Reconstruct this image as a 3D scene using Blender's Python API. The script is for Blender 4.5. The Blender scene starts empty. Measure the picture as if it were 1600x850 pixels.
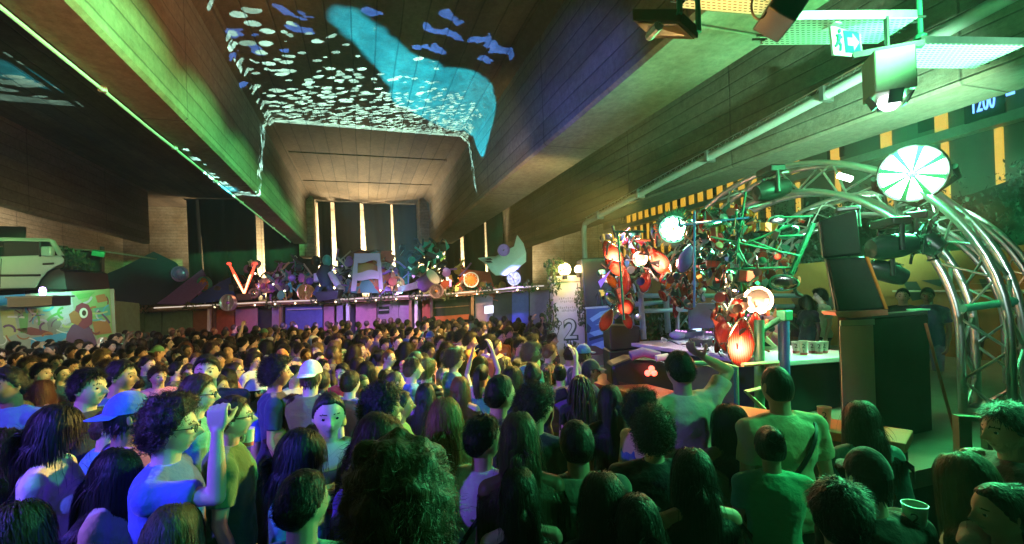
import bpy, bmesh, math, random
import numpy as np
from mathutils import Vector, Matrix, Euler, noise
rnd = random.Random(7)
S = bpy.context.scene
COL = S.collection
rad = math.radians

# ------------------------------------------------------------------ camera
F_PX = 720.0; YAW = rad(17.9); ROLL = rad(2.2); CAM_Z = 2.3; PPX, PPY = 800, 461
FV = Vector((math.sin(YAW), math.cos(YAW), 0)); R0 = Vector((math.cos(YAW), -math.sin(YAW), 0)); U0 = Vector((0, 0, 1))
RV = R0*math.cos(ROLL) - U0*math.sin(ROLL); UV = U0*math.cos(ROLL) + R0*math.sin(ROLL)
CP = Vector((0, 0, CAM_Z))
def ray(x, y): return FV + RV*((x-PPX)/F_PX) + UV*((PPY-y)/F_PX)
def cd(x, y, d): return CP + ray(x, y)*d
def at_z(x, y, z): r = ray(x, y); return CP + r*((z-CAM_Z)/r.z)
def at_x(x, y, X): r = ray(x, y); return CP + r*(X/r.x)
def at_y(x, y, Y): r = ray(x, y); return CP + r*(Y/r.y)
def proj(p):
    v = Vector(p)-CP; d = v.dot(FV)
    return PPX+F_PX*v.dot(RV)/d, PPY-F_PX*v.dot(UV)/d, d
cam_d = bpy.data.cameras.new('camera'); cam = bpy.data.objects.new('camera', cam_d); COL.objects.link(cam)
m = Matrix((RV, UV, -FV)).transposed().to_4x4(); m.translation = CP; cam.matrix_world = m
cam_d.sensor_width = 36; cam_d.lens = 36*F_PX/1600; cam_d.clip_start = 0.05; cam_d.clip_end = 2000
cam_d.shift_y = (PPY-425)/1600.0
S.camera = cam

# ------------------------------------------------------------------ materials
MATS = {}
def newmat(name):
    mt = bpy.data.materials.new(name); mt.use_nodes = True
    nt = mt.node_tree; b = nt.nodes['Principled BSDF']
    return mt, nt, b
def nd(nt, typ, **kw):
    n = nt.nodes.new(typ)
    for k, v in kw.items(): setattr(n, k, v)
    return n
def M(name, col=(.5, .5, .5), rough=.6, metal=0., var=.25, scale=8., bump=.15, emis=None, es=0., trans=0., coat=0., alpha=1.):
    if name in MATS: return MATS[name]
    mt, nt, b = newmat(name); L = nt.links
    tc = nd(nt, 'ShaderNodeTexCoord'); no = nd(nt, 'ShaderNodeTexNoise'); no.inputs['Scale'].default_value = scale
    no.inputs['Detail'].default_value = 6; no.inputs['Roughness'].default_value = .65
    L.new(tc.outputs['Object'], no.inputs['Vector'])
    mx = nd(nt, 'ShaderNodeMix', data_type='RGBA')
    mx.inputs[6].default_value = (*[c*(1-var) for c in col], 1); mx.inputs[7].default_value = (*[min(1, c*(1+var)) for c in col], 1)
    L.new(no.outputs['Fac'], mx.inputs[0]); L.new(mx.outputs[2], b.inputs['Base Color'])
    b.inputs['Roughness'].default_value = rough; b.inputs['Metallic'].default_value = metal
    if coat: b.inputs['Coat Weight'].default_value = coat
    if trans: b.inputs['Transmission Weight'].default_value = trans
    if bump:
        bp = nd(nt, 'ShaderNodeBump'); bp.inputs['Strength'].default_value = bump; bp.inputs['Distance'].default_value = .01
        L.new(no.outputs['Fac'], bp.inputs['Height']); L.new(bp.outputs[0], b.inputs['Normal'])
    if emis:
        b.inputs['Emission Color'].default_value = (*emis, 1); b.inputs['Emission Strength'].default_value = es
    MATS[name] = mt
    return mt
def E(name, col, st): return M(name, (.3, .3, .3), .4, emis=col, es=st, bump=0)

def concrete(name, base, boards='x', stain=(.16, .09, .05)):
    mt, nt, b = newmat(name); L = nt.links
    tc = nd(nt, 'ShaderNodeTexCoord'); sep = nd(nt, 'ShaderNodeSeparateXYZ'); L.new(tc.outputs['Object'], sep.inputs[0])
    n1 = nd(nt, 'ShaderNodeTexNoise'); n1.inputs['Scale'].default_value = .7; n1.inputs['Detail'].default_value = 8; n1.inputs['Roughness'].default_value = .7
    mp = nd(nt, 'ShaderNodeMapping'); mp.inputs['Scale'].default_value = (1, .35, 1.6); L.new(tc.outputs['Object'], mp.inputs[0]); L.new(mp.outputs[0], n1.inputs['Vector'])
    n2 = nd(nt, 'ShaderNodeTexNoise'); n2.inputs['Scale'].default_value = 9; n2.inputs['Detail'].default_value = 8; n2.inputs['Roughness'].default_value = .75
    L.new(tc.outputs['Object'], n2.inputs['Vector'])
    cr = nd(nt, 'ShaderNodeValToRGB'); e = cr.color_ramp.elements
    e[0].position = .36; e[0].color = (*stain, 1); e[1].position = .62; e[1].color = (*base, 1)
    L.new(n1.outputs['Fac'], cr.inputs[0])
    mx = nd(nt, 'ShaderNodeMix', data_type='RGBA', blend_type='MULTIPLY'); mx.inputs[0].default_value = .85
    cr2 = nd(nt, 'ShaderNodeValToRGB'); cr2.color_ramp.elements[0].position = .3; cr2.color_ramp.elements[0].color = (.45, .45, .45, 1); cr2.color_ramp.elements[1].position = .65
    L.new(n2.outputs['Fac'], cr2.inputs[0]); L.new(cr.outputs[0], mx.inputs[6]); L.new(cr2.outputs[0], mx.inputs[7])
    # formwork board joints: thin dark grooves, wobbling a little
    def joint(axis, period, width):
        wob = nd(nt, 'ShaderNodeMath', operation='MULTIPLY_ADD'); L.new(n1.outputs['Fac'], wob.inputs[0]); wob.inputs[1].default_value = .06; L.new(sep.outputs[axis], wob.inputs[2])
        dv = nd(nt, 'ShaderNodeMath', operation='DIVIDE'); dv.inputs[1].default_value = period; L.new(wob.outputs[0], dv.inputs[0])
        pp = nd(nt, 'ShaderNodeMath', operation='PINGPONG'); pp.inputs[1].default_value = .5; L.new(dv.outputs[0], pp.inputs[0])
        mr = nd(nt, 'ShaderNodeMapRange'); mr.inputs[1].default_value = 0; mr.inputs[2].default_value = width/period; L.new(pp.outputs[0], mr.inputs[0])
        fl = nd(nt, 'ShaderNodeMath', operation='FLOOR'); L.new(dv.outputs[0], fl.inputs[0])
        wn = nd(nt, 'ShaderNodeTexWhiteNoise', noise_dimensions='1D'); L.new(fl.outputs[0], wn.inputs['W'])
        return mr.outputs[0], wn.outputs['Value']
    js = {'x': [('X', .46, .022)], 'y': [('Z', .3, .018), ('Y', 4.2, .03)], 'z': [('Z', .16, .012), ('X', 2.6, .03), ('Y', 2.6, .03)]}[boards]
    colr = mx.outputs[2]; h = n2.outputs['Fac']
    for i, (ax, per, w) in enumerate(js):
        j, wv = joint(ax, per, w)
        m2 = nd(nt, 'ShaderNodeMix', data_type='RGBA', blend_type='MULTIPLY'); m2.inputs[0].default_value = 1.0
        jr = nd(nt, 'ShaderNodeMapRange'); L.new(j, jr.inputs[0]); jr.inputs[3].default_value = .42; jr.inputs[4].default_value = 1.
        L.new(colr, m2.inputs[6]); L.new(jr.outputs[0], m2.inputs[7]); colr = m2.outputs[2]
        if i == 0:
            m3 = nd(nt, 'ShaderNodeMix', data_type='RGBA', blend_type='MULTIPLY'); m3.inputs[0].default_value = 1.
            wr = nd(nt, 'ShaderNodeMapRange'); L.new(wv, wr.inputs[0]); wr.inputs[3].default_value = .84; wr.inputs[4].default_value = 1.06
            L.new(colr, m3.inputs[6]); L.new(wr.outputs[0], m3.inputs[7]); colr = m3.outputs[2]
        ad = nd(nt, 'ShaderNodeMath', operation='ADD'); L.new(h, ad.inputs[0]); L.new(j, ad.inputs[1]); h = ad.outputs[0]
    L.new(colr, b.inputs['Base Color']); b.inputs['Roughness'].default_value = .85
    bp = nd(nt, 'ShaderNodeBump'); bp.inputs['Strength'].default_value = .5; bp.inputs['Distance'].default_value = .03
    L.new(h, bp.inputs['Height']); L.new(bp.outputs[0], b.inputs['Normal'])
    MATS[name] = mt
    return mt
def objcol(name, rough=.8, var=.3, scale=10, bump=.3, sheen=0., mul=1., stretch=1., spec=.5, dist=.01):
    """material whose colour is the colour set on each object"""
    mt, nt, b = newmat(name); L = nt.links
    oi = nd(nt, 'ShaderNodeObjectInfo'); tc = nd(nt, 'ShaderNodeTexCoord'); no = nd(nt, 'ShaderNodeTexNoise'); no.inputs['Scale'].default_value = scale; no.inputs['Detail'].default_value = 5
    mpn = nd(nt, 'ShaderNodeMapping'); mpn.inputs['Scale'].default_value = (1, 1, stretch); L.new(tc.outputs['Object'], mpn.inputs[0]); L.new(mpn.outputs[0], no.inputs['Vector'])
    mr = nd(nt, 'ShaderNodeMapRange'); L.new(no.outputs['Fac'], mr.inputs[0]); mr.inputs[3].default_value = (1-var)*mul; mr.inputs[4].default_value = (1+var)*mul
    mx = nd(nt, 'ShaderNodeMix', data_type='RGBA', blend_type='MULTIPLY'); mx.inputs[0].default_value = 1
    L.new(oi.outputs['Color'], mx.inputs[6]); L.new(mr.outputs[0], mx.inputs[7]); L.new(mx.outputs[2], b.inputs['Base Color'])
    b.inputs['Roughness'].default_value = rough; b.inputs['Specular IOR Level'].default_value = spec
    if sheen: b.inputs['Sheen Weight'].default_value = sheen
    if bump:
        bp = nd(nt, 'ShaderNodeBump'); bp.inputs['Strength'].default_value = bump; bp.inputs['Distance'].default_value = dist
        L.new(no.outputs['Fac'], bp.inputs['Height']); L.new(bp.outputs[0], b.inputs['Normal'])
    MATS[name] = mt; return mt

# ------------------------------------------------------------------ mesh builder
def frame(d, up=Vector((0, 0, 1))):
    d = Vector(d).normalized()
    if abs(d.dot(up)) > .97: up = Vector((0, 1, 0))
    a = d.cross(up).normalized(); b = a.cross(d).normalized()
    return a, b
class MB:
    def __init__(s): s.v = []; s.f = []; s.mi = []; s.cm = 0; s.xf = None
    def add(s, vs, fs):
        o = len(s.v)
        s.v += [tuple(s.xf @ Vector(p)) if s.xf else tuple(p) for p in vs]
        s.f += [tuple(i+o for i in f) for f in fs]; s.mi += [s.cm]*len(fs); return s
    def box(s, c, sz, rot=None):
        h = [x/2 for x in sz]; R = rot.to_matrix() if isinstance(rot, Euler) else (rot if rot is not None else Matrix.Identity(3))
        vs = [Vector(c) + R @ Vector((x*h[0], y*h[1], z*h[2])) for x in (-1, 1) for y in (-1, 1) for z in (-1, 1)]
        return s.add(vs, [(0, 1, 3, 2), (4, 6, 7, 5), (0, 4, 5, 1), (2, 3, 7, 6), (0, 2, 6, 4), (1, 5, 7, 3)])
    def bx(s, x0, x1, y0, y1, z0, z1): return s.box(((x0+x1)/2, (y0+y1)/2, (z0+z1)/2), (x1-x0, y1-y0, z1-z0))
    def prism(s, pts, off):
        """polygon of 3d points extruded by the vector off"""
        n = len(pts); off = Vector(off); a = [Vector(p) for p in pts]
        vs = a + [p+off for p in a]
        return s.add(vs, [tuple(range(n))[::-1], tuple(range(n, 2*n))] + [(i, (i+1) % n, n+(i+1) % n, n+i) for i in range(n)])
    def path(s, pts, r, n=8, cap=True, closed=False):
        pts = [Vector(p) for p in pts]; k = len(pts); rs = r if isinstance(r, (list, tuple)) else [r]*k
        vs = []; ref = None
        for i, p in enumerate(pts):
            if closed: d = pts[(i+1) % k]-pts[i-1]
            else: d = pts[min(i+1, k-1)]-pts[max(i-1, 0)]
            if d.length < 1e-9: d = Vector((0, 0, 1))
            if ref is None: a, b = frame(d); ref = a
            else:
                d = d.normalized(); a = (ref - d*ref.dot(d))
                a = a.normalized() if a.length > 1e-6 else frame(d)[0]; b = a.cross(d).normalized(); ref = a
            vs += [p + (a*math.cos(2*math.pi*j/n) + b*math.sin(2*math.pi*j/n))*rs[i] for j in range(n)]
        fs = [(i*n+j, i*n+(j+1) % n, (i+1)*n+(j+1) % n, (i+1)*n+j) for i in range(k-1) for j in range(n)]
        if closed: fs += [((k-1)*n+j, (k-1)*n+(j+1) % n, (j+1) % n, j) for j in range(n)]
        elif cap: fs += [tuple(range(n))[::-1], tuple((k-1)*n+j for j in range(n))]
        return s.add(vs, fs)
    def tube(s, a, b, r, n=8): return s.path([a, b], r, n)
    def lathe(s, prof, o=(0, 0, 0), ax=(0, 0, 1), n=20, a0=0., a1=None):
        """prof: (radius, height) pairs round the axis ax through o"""
        ax = Vector(ax).normalized(); a, b = frame(ax); o = Vector(o); k = len(prof)
        full = a1 is None; st = n if full else n+1; A1 = 2*math.pi if full else a1
        vs = [o + ax*h + (a*math.cos(a0+(A1-a0)*j/n) + b*math.sin(a0+(A1-a0)*j/n))*r for r, h in prof for j in range(st)]
        fs = []
        for i in range(k-1):
            for j in range(n):
                j2 = (j+1) % n if full else j+1
                fs.append((i*st+j, i*st+j2, (i+1)*st+j2, (i+1)*st+j))
        if full:
            if prof[0][0] > 1e-6: fs.append(tuple(range(st))[::-1])
            if prof[-1][0] > 1e-6: fs.append(tuple((k-1)*st+j for j in range(st)))
        return s.add(vs, fs)
    def ell(s, c, r, rot=None, nu=16, nv=10, fn=None):
        c = Vector(c); r = (r, r, r) if not hasattr(r, '__len__') else r
        R = rot.to_matrix() if isinstance(rot, Euler) else (rot if rot is not None else Matrix.Identity(3)); vs = []
        for i in range(nv+1):
            t = math.pi*i/nv
            for j in range(nu):
                p = 2*math.pi*j/nu
                q = Vector((math.sin(t)*math.cos(p), math.sin(t)*math.sin(p), math.cos(t)))
                if fn: q = fn(q)
                vs.append(c + R @ Vector((q.x*r[0], q.y*r[1], q.z*r[2])))
        fs = [(i*nu+j, (i+1)*nu+j, (i+1)*nu+(j+1) % nu, i*nu+(j+1) % nu) for i in range(nv) for j in range(nu)]
        return s.add(vs, fs)
    def sheet(s, rows, th=.01):
        """grid of points (list of rows) given thickness"""
        nr, nc = len(rows), len(rows[0]); P = [[Vector(p) for p in r] for r in rows]; N = []
        for i in range(nr):
            for j in range(nc):
                du = P[i][min(j+1, nc-1)]-P[i][max(j-1, 0)]; dv = P[min(i+1, nr-1)][j]-P[max(i-1, 0)][j]
                n = du.cross(dv); N.append(n.normalized()*th if n.length > 1e-9 else Vector((0, 0, th)))
        A = [p for r in P for p in r]; B = [p+n for p, n in zip(A, N)]; k = len(A); fs = []
        for i in range(nr-1):
            for j in range(nc-1):
                a = i*nc+j; fs += [(a, a+1, a+nc+1, a+nc), (k+a, k+a+nc, k+a+nc+1, k+a+1)]
        for i in range(nr-1): fs += [(i*nc, (i+1)*nc, k+(i+1)*nc, k+i*nc), (i*nc+nc-1, k+i*nc+nc-1, k+(i+1)*nc+nc-1, (i+1)*nc+nc-1)]
        for j in range(nc-1): fs += [(j, k+j, k+j+1, j+1), ((nr-1)*nc+j, (nr-1)*nc+j+1, k+(nr-1)*nc+j+1, k+(nr-1)*nc+j)]
        return s.add(A+B, fs)
    def mesh(s, name, mats, smooth=True):
        me = bpy.data.meshes.new(name); me.from_pydata(s.v, [], s.f)
        for q in (mats if isinstance(mats, (list, tuple)) else [mats]): me.materials.append(q)
        me.polygons.foreach_set('material_index', s.mi); me.update()
        bm = bmesh.new(); bm.from_mesh(me); bmesh.ops.recalc_face_normals(bm, faces=bm.faces); bm.to_mesh(me); bm.free()
        if smooth:
            me.polygons.foreach_set('use_smooth', [True]*len(me.polygons)); me.set_sharp_from_angle(angle=rad(38))
        return me
    def obj(s, name, mats, parent=None, smooth=True, bevel=0., world=True):
        o = bpy.data.objects.new(name, None if not s.v else s.mesh(name, mats, smooth)); COL.objects.link(o)
        if parent is not None:
            o.parent = parent
            if world: o.matrix_parent_inverse = PINV.get(parent.name, Matrix.Identity(4))
        if bevel:
            bv = o.modifiers.new('bevel', 'BEVEL'); bv.width = bevel; bv.segments = 2; bv.limit_method = 'ANGLE'
        return o
PINV = {}
def thing(name, label, cat, loc=(0, 0, 0), group=None, rot=None):
    o = bpy.data.objects.new(name, None); COL.objects.link(o); o.location = loc; o.empty_display_size = .1
    if rot: o.rotation_euler = rot
    PINV[o.name] = (Matrix.Translation(loc) @ (rot.to_matrix().to_4x4() if rot else Matrix.Identity(4))).inverted()
    return tag(o, label, cat, group)
def tag(o, label=None, cat=None, group=None, kind=None):
    if label: o['label'] = label
    if cat: o['category'] = cat
    if group: o['group'] = group
    if kind: o['kind'] = kind
    return o
def copy_tree(o, parent=None):
    c = o.copy(); COL.objects.link(c); c.parent = parent
    for ch in list(o.children): copy_tree(ch, c)
    return c
def place(c, loc, rot=(0, 0, 0), sc=1.):
    c.location = loc; c.rotation_euler = rot; c.scale = (sc, sc, sc) if not hasattr(sc, '__len__') else sc
def text_mb(mb_name, txt, origin, right, up, size, depth, mat, parent=None, offset=0.):
    cu = bpy.data.curves.new('lettering', 'FONT'); cu.body = txt; cu.size = size; cu.extrude = depth; cu.offset = offset; cu.align_x = 'CENTER'; cu.align_y = 'CENTER'
    t = bpy.data.objects.new('lettering', cu); COL.objects.link(t)
    me = bpy.data.meshes.new_from_object(t.evaluated_get(bpy.context.evaluated_depsgraph_get()))
    COL.objects.unlink(t); bpy.data.objects.remove(t)
    me.materials.clear(); me.materials.append(mat)
    right = Vector(right).normalized(); up = Vector(up).normalized(); n = right.cross(up)
    mm = Matrix((right, up, n)).transposed().to_4x4(); mm.translation = Vector(origin); me.transform(mm)
    o = bpy.data.objects.new(mb_name, me); COL.objects.link(o)
    if parent is not None: o.parent = parent; o.matrix_parent_inverse = PINV.get(parent.name, Matrix.Identity(4))
    return o
HAZE = 0.0022; EXPO = 0.8; PJ_POW = 12000.0; PSX = 1; PSY = 1
# ------------------------------------------------------------------ setting: ground, bridge, walls
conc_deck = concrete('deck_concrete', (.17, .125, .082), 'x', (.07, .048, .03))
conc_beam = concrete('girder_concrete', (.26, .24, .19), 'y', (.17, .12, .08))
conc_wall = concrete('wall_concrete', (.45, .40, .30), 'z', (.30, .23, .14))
steel = M('galvanised_steel', (.55, .56, .57), .35, .9, scale=20, bump=.05)
alu = M('truss_aluminium', (.62, .63, .65), .3, .95, var=.12, scale=25, bump=.04)
black = M('black_metal', (.02, .021, .022), .45, .3, var=.4)
blackp = M('black_plastic', (.018, .018, .02), .4, 0, var=.4, scale=30, bump=.05)
darkgrey = M('dark_grey_metal', (.07, .075, .08), .4, .4)
wood = M('weathered_wood', (.28, .18, .10), .75, var=.45, scale=5, bump=.3)
wood_d = M('dark_wood', (.12, .075, .045), .75, var=.45, scale=5, bump=.3)
green_p = M('green_painted_steel', (.05, .32, .20), .4, .2, var=.2)
blue_p = M('blue_painted_steel', (.05, .13, .42), .4, .2, var=.2)
white_p = M('white_paint', (.75, .76, .74), .5, var=.1)
chrome = M('chrome', (.8, .8, .8), .12, 1., var=.05, bump=0)
red_glass = M('red_lens', (.55, .02, .015), .15, 0, var=.2, scale=40, bump=.1, coat=.6)
amber_glass = M('amber_lens', (.75, .25, .02), .15, 0, var=.2, scale=40, bump=.1, coat=.6)
leafm = M('leaf_green', (.06, .11, .035), .6, var=.5, scale=3, bump=0)
leafd = M('leaf_dark', (.035, .065, .03), .6, var=.5, scale=3, bump=0)

g = MB(); g.sheet([[(-400, y, 0) for y in ()] or [(x, y, 0) for x in (-400, 0, 400)] for y in (-400, 0, 400)], -.3)
tag(g.obj('ground', M('ground_concrete', (.10, .095, .09), .8, var=.4, scale=2)), kind='structure')

ZB = 5.2; ZC = 7.6
br = thing('road_bridge', 'concrete road bridge overhead with board-marked deck and deep girders', 'bridge', (0, 10, 0))
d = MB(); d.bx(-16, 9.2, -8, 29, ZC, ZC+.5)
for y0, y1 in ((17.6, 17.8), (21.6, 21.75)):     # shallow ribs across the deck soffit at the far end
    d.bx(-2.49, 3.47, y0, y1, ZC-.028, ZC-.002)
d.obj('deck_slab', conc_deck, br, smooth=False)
def girder(x0, x1, z0, y0=-8, y1=24.6):
    b = MB(); ch = .05; P = [(x0+ch, z0), (x1-ch, z0), (x1, z0+ch), (x1, ZC-.003), (x0, ZC-.003), (x0, z0+ch)]
    ys = [y0 + (y1-y0)*i/12 for i in range(13)]
    k = len(P)
    vs = [(x + (noise.noise((x*3, y*.7, z))*.008), y, z+noise.noise((x, y*.6, z*2))*.012) for y in ys for x, z in P]
    fs = [(i*k+j, i*k+(j+1) % k, (i+1)*k+(j+1) % k, (i+1)*k+j) for i in range(len(ys)-1) for j in range(k)] + [tuple(range(k)), tuple(12*k+j for j in range(k))[::-1]]
    b.add(vs, fs); return b.obj('girder', conc_beam, br, smooth=False)
girder(-3.15, -2.5, ZB); girder(3.48, 4.72, ZB); girder(-9.28, -9.0, ZB); girder(8.05, 9.2, 5.0, -8, 29)
# haunch strips where the centre-bay girders meet the deck
for x0, x1 in ((-2.5, -2.28), (3.26, 3.48)):
    h = MB(); h.prism([(x0 if x0 < 0 else x1, -8, ZC-.28), (x1 if x0 < 0 else x0, -8, ZC-.004), (x0 if x0 < 0 else x1, -8, ZC-.004)], (0, 32.6, 0)); h.obj('haunch', conc_deck, br, smooth=False)
p = MB()
for x0, x1 in ((-3.3, -2.35), (3.3, 4.9)): pass
rw = MB(); rw.bx(-16, 16, 28.4, 29.0, 0, ZC-.01)
tag(rw.obj('rear_wall', conc_wall, smooth=False), 'pale concrete pier wall glowing between the far black drapes', 'wall')
for x0, x1, lab in ((-2.9, -2.2, 'lit concrete pier end left of the central drapes'), (3.0, 3.75, 'lit concrete pier end right of the central drapes')):
    q = MB(); q.bx(x0, x1, 24.7, 28.39, 4.6, ZC-.012); tag(q.obj('bridge_pier', conc_wall, smooth=False, bevel=.03), lab, 'pier')
aw = MB(); aw.bx(-12.1, -11.5, -8, 28.3, 0, ZC-.02)
tag(aw.obj('abutment_wall', conc_wall, smooth=False), 'long warm-lit concrete abutment wall behind the parked car', 'wall')

# conduit along the left girder's outer bottom edge
c = MB(); pts = [(-3.12 + noise.noise((0, y*.4, 3))*.02, y, ZB-.035+noise.noise((y*.5, 1, 0))*.01) for y in np.arange(2, 24, .6)]
c.path(pts, .022, 8)
for y in np.arange(2.5, 24, 2.4): c.box((-3.12, y, ZB-.02), (.09, .05, .07))
tag(c.obj('cable_conduit', M('pale_pvc', (.6, .66, .6), .5)), 'thin pale conduit running along the left girder edge', 'conduit')

# downpipe and gutter along the right-hand girder
dp = thing('gutter_pipe', 'pipe running along the outer right girder then turning down', 'pipe', (7.8, 15, 3))
b = MB(); e0 = at_x(912, 350, 7.85); e1 = at_x(1200, 196, 7.85); dirr = (e1-e0)
far = e0; near = e0 + dirr*1.5
b.path([near, far + dirr*.04, far + dirr*.012 + Vector((0, 0, -.03)), far + Vector((0, 0, -.2)), Vector((far.x, far.y, 2.3))], .095, 12); b.obj('pipe', M('grey_pipe', (.42, .45, .42), .5), dp)
for t in (.15, .45, .8, 1.15): q = MB(); q.box(far+dirr*t, (.25, .08, .25)); q.obj('bracket', steel, dp)
# perforated cable trays
tray_mats = {}
def perforated(name, base):
    mt, nt, b = newmat(name); L = nt.links
    tc = nd(nt, 'ShaderNodeTexCoord'); sep = nd(nt, 'ShaderNodeSeparateXYZ'); L.new(tc.outputs['Object'], sep.inputs[0])
    def slot(ax, per, w, off=None):
        mm = nd(nt, 'ShaderNodeMath', operation='DIVIDE'); L.new(sep.outputs[ax], mm.inputs[0]); mm.inputs[1].default_value = per; src = mm.outputs[0]
        if off is not None:
            a = nd(nt, 'ShaderNodeMath', operation='ADD'); L.new(src, a.inputs[0]); L.new(off, a.inputs[1]); src = a.outputs[0]
        pp = nd(nt, 'ShaderNodeMath', operation='PINGPONG'); pp.inputs[1].default_value = .5; L.new(src, pp.inputs[0])
        lt = nd(nt, 'ShaderNodeMath', operation='LESS_THAN'); L.new(pp.outputs[0], lt.inputs[0]); lt.inputs[1].default_value = w; return lt.outputs[0], mm
    sy, my = slot('Y', .035, .16)
    ad = nd(nt, 'ShaderNodeMath', operation='ADD'); L.new(my.outputs[0], ad.inputs[0]); ad.inputs[1].default_value = .5
    fl = nd(nt, 'ShaderNodeMath', operation='FLOOR'); L.new(ad.outputs[0], fl.inputs[0]); hf = nd(nt, 'ShaderNodeMath', operation='MULTIPLY'); L.new(fl.outputs[0], hf.inputs[0]); hf.inputs[1].default_value = .5
    sx, _ = slot('X', .05, .3, hf.outputs[0])
    mu = nd(nt, 'ShaderNodeMath', operation='MULTIPLY'); L.new(sx, mu.inputs[0]); L.new(sy, mu.inputs[1])
    mx = nd(nt, 'ShaderNodeMix', data_type='RGBA'); mx.inputs[6].default_value = (*base, 1); mx.inputs[7].default_value = (.012, .014, .012, 1)
    L.new(mu.outputs[0], mx.inputs[0]); L.new(mx.outputs[2], b.inputs['Base Color']); b.inputs['Roughness'].default_value = .5; b.inputs['Metallic'].default_value = .25
    MATS[name] = mt; return mt
perf = perforated('perforated_steel', (.6, .6, .58))
def tray(label, p0, p1, w, hh=.07):
    """perforated cable tray between two points of its centre line: floor, two lips, hanger rods"""
    p0 = Vector(p0); p1 = Vector(p1); dv = p1-p0; L = dv.length; yaw = math.atan2(dv.y, dv.x)
    t = thing('cable_tray', label, 'cable tray', (p0+p1)/2, 'perforated cable trays under the deck', Euler((0, 0, yaw)))
    b = MB(); b.bx(-L/2, L/2, -w/2, w/2, 0, .006); b.obj('tray_floor', perf, t, False, world=False)
    for s in (-1, 1): b = MB(); b.bx(-L/2, L/2, s*w/2-.004, s*w/2+.004, .007, hh); b.obj('tray_lip', steel, t, False, world=False)
    for i in range(5):
        b = MB(); y = -w*.4 + w*.2*i; b.path([(x, y+noise.noise((x*2, i, 0))*.03, .03+.01*noise.noise((x*3, i, 5))) for x in np.linspace(-L/2-.1, L/2+.1, 14)], .011, 6); b.obj('cable', blackp, t, world=False)
    return t
tray('perforated tray lit orange above the hanging floodlight', cd(1080, -18, 3.75), cd(1215, 14, 3.9), .34)
tray('perforated tray behind the exit sign', cd(1215, 12, 4.1), cd(1395, 88, 4.15), .40)
tray('brightest green perforated tray right of the exit sign', cd(1405, 78, 4.25), cd(1560, 100, 4.35), .42)
# long narrow ladder tray along the right girder face
b = MB(); q0 = at_x(1350, 112, 7.9); q1 = at_x(915, 346, 7.9)
lt = thing('ladder_tray', 'long narrow wire tray following the right girder', 'cable tray', q1)
for dz in (0, .14): b.tube(q0+Vector((0, 0, dz)), q1+Vector((0, 0, dz)), .012, 6)
b.obj('rail', steel, lt); b = MB(); n = 90
zz = [q0.lerp(q1, i/n) + Vector((0, 0, .14*(i % 2))) for i in range(n+1)]; b.path(zz, .008, 5); b.obj('lacing', steel, lt)
# hanger rod
b = MB(); a = cd(1438, 62, 4.1); b.tube(a, a+Vector((0, 0, 3.2)), .022, 10)
b.lathe([(.05, 0), (.05, .03), (.03, .05)], a, (0, 0, 1), 12)
tag(b.obj('hanger_rod', green_p), 'vertical green rod hanging above the brightest tray', 'rod')

# exit sign
ex_o = cd(1322, 66, 4.1)
rt_ = (cd(1350, 50, 4.22)-cd(1290, 80, 4.0)); rt_.z *= .25; rt_.normalize(); upv = Vector((0, 0, 1)); upv = (upv-rt_*upv.dot(rt_)).normalized(); nv = rt_.cross(upv)
if nv.dot(FV) > 0: nv = -nv
mm = Matrix((rt_, -nv, upv)).transposed()
ex = thing('exit_sign', 'green and white running man exit sign with arrow', 'exit sign', ex_o)
def eb(c, sz): b = MB(); b.box(ex_o + mm @ Vector(c), sz, mm); return b
eb((0, 0, .145), (.44, .13, .045)).obj('housing', M('exit_housing', (.7, .7, .72), .4), ex, bevel=.006)
eb((0, 0, 0), (.40, .012, .23)).obj('panel', E('exit_panel_white', (.6, 1, .8), .3), ex)
eb((.07, -.010, 0), (.22, .004, .19)).obj('green_field', M('exit_green', (.0, .25, .10), .5, var=.05, bump=0), ex)
egw = E('exit_white', (.7, 1, .85), .3); ar = MB()
P = lambda x, z, y=-.016: ex_o + mm @ Vector((x, y, z))
ar.prism([P(-.0, .035), P(.08, .035), P(.08, .075), P(.165, 0), P(.08, -.075), P(.08, -.035), P(0, -.035)], mm @ Vector((0, .005, 0))); ar.obj('arrow', egw, ex, False)
mn = MB(); egd = M('exit_man_green', (.0, .25, .10), .5, var=.05, bump=0)
for a, c_, r in (((-.13, .0), (-.11, .05), .02), ((-.11, .05), (-.075, .03), .01), ((-.11, .05), (-.15, .045), .01), ((-.13, 0), (-.10, -.035), .012), ((-.10, -.035), (-.115, -.085), .011), ((-.13, 0), (-.16, -.04), .012), ((-.16, -.04), (-.18, -.05), .011)):
    mn.path([P(*a, -.01), P(*c_, -.01)], r, 6)
mn.ell(P(-.10, .085, -.01), .017, None, 8, 6); mn.obj('running_man', egd, ex)
fr = MB()
for c_, sz in (((0, 0, .118), (.42, .02, .008)), ((0, 0, -.118), (.42, .02, .008)), ((-.205, 0, 0), (.008, .02, .23)), ((.205, 0, 0), (.008, .02, .23))): fr.box(ex_o + mm @ Vector(c_), sz, mm)
fr.obj('rim', white_p, ex, False)

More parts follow.
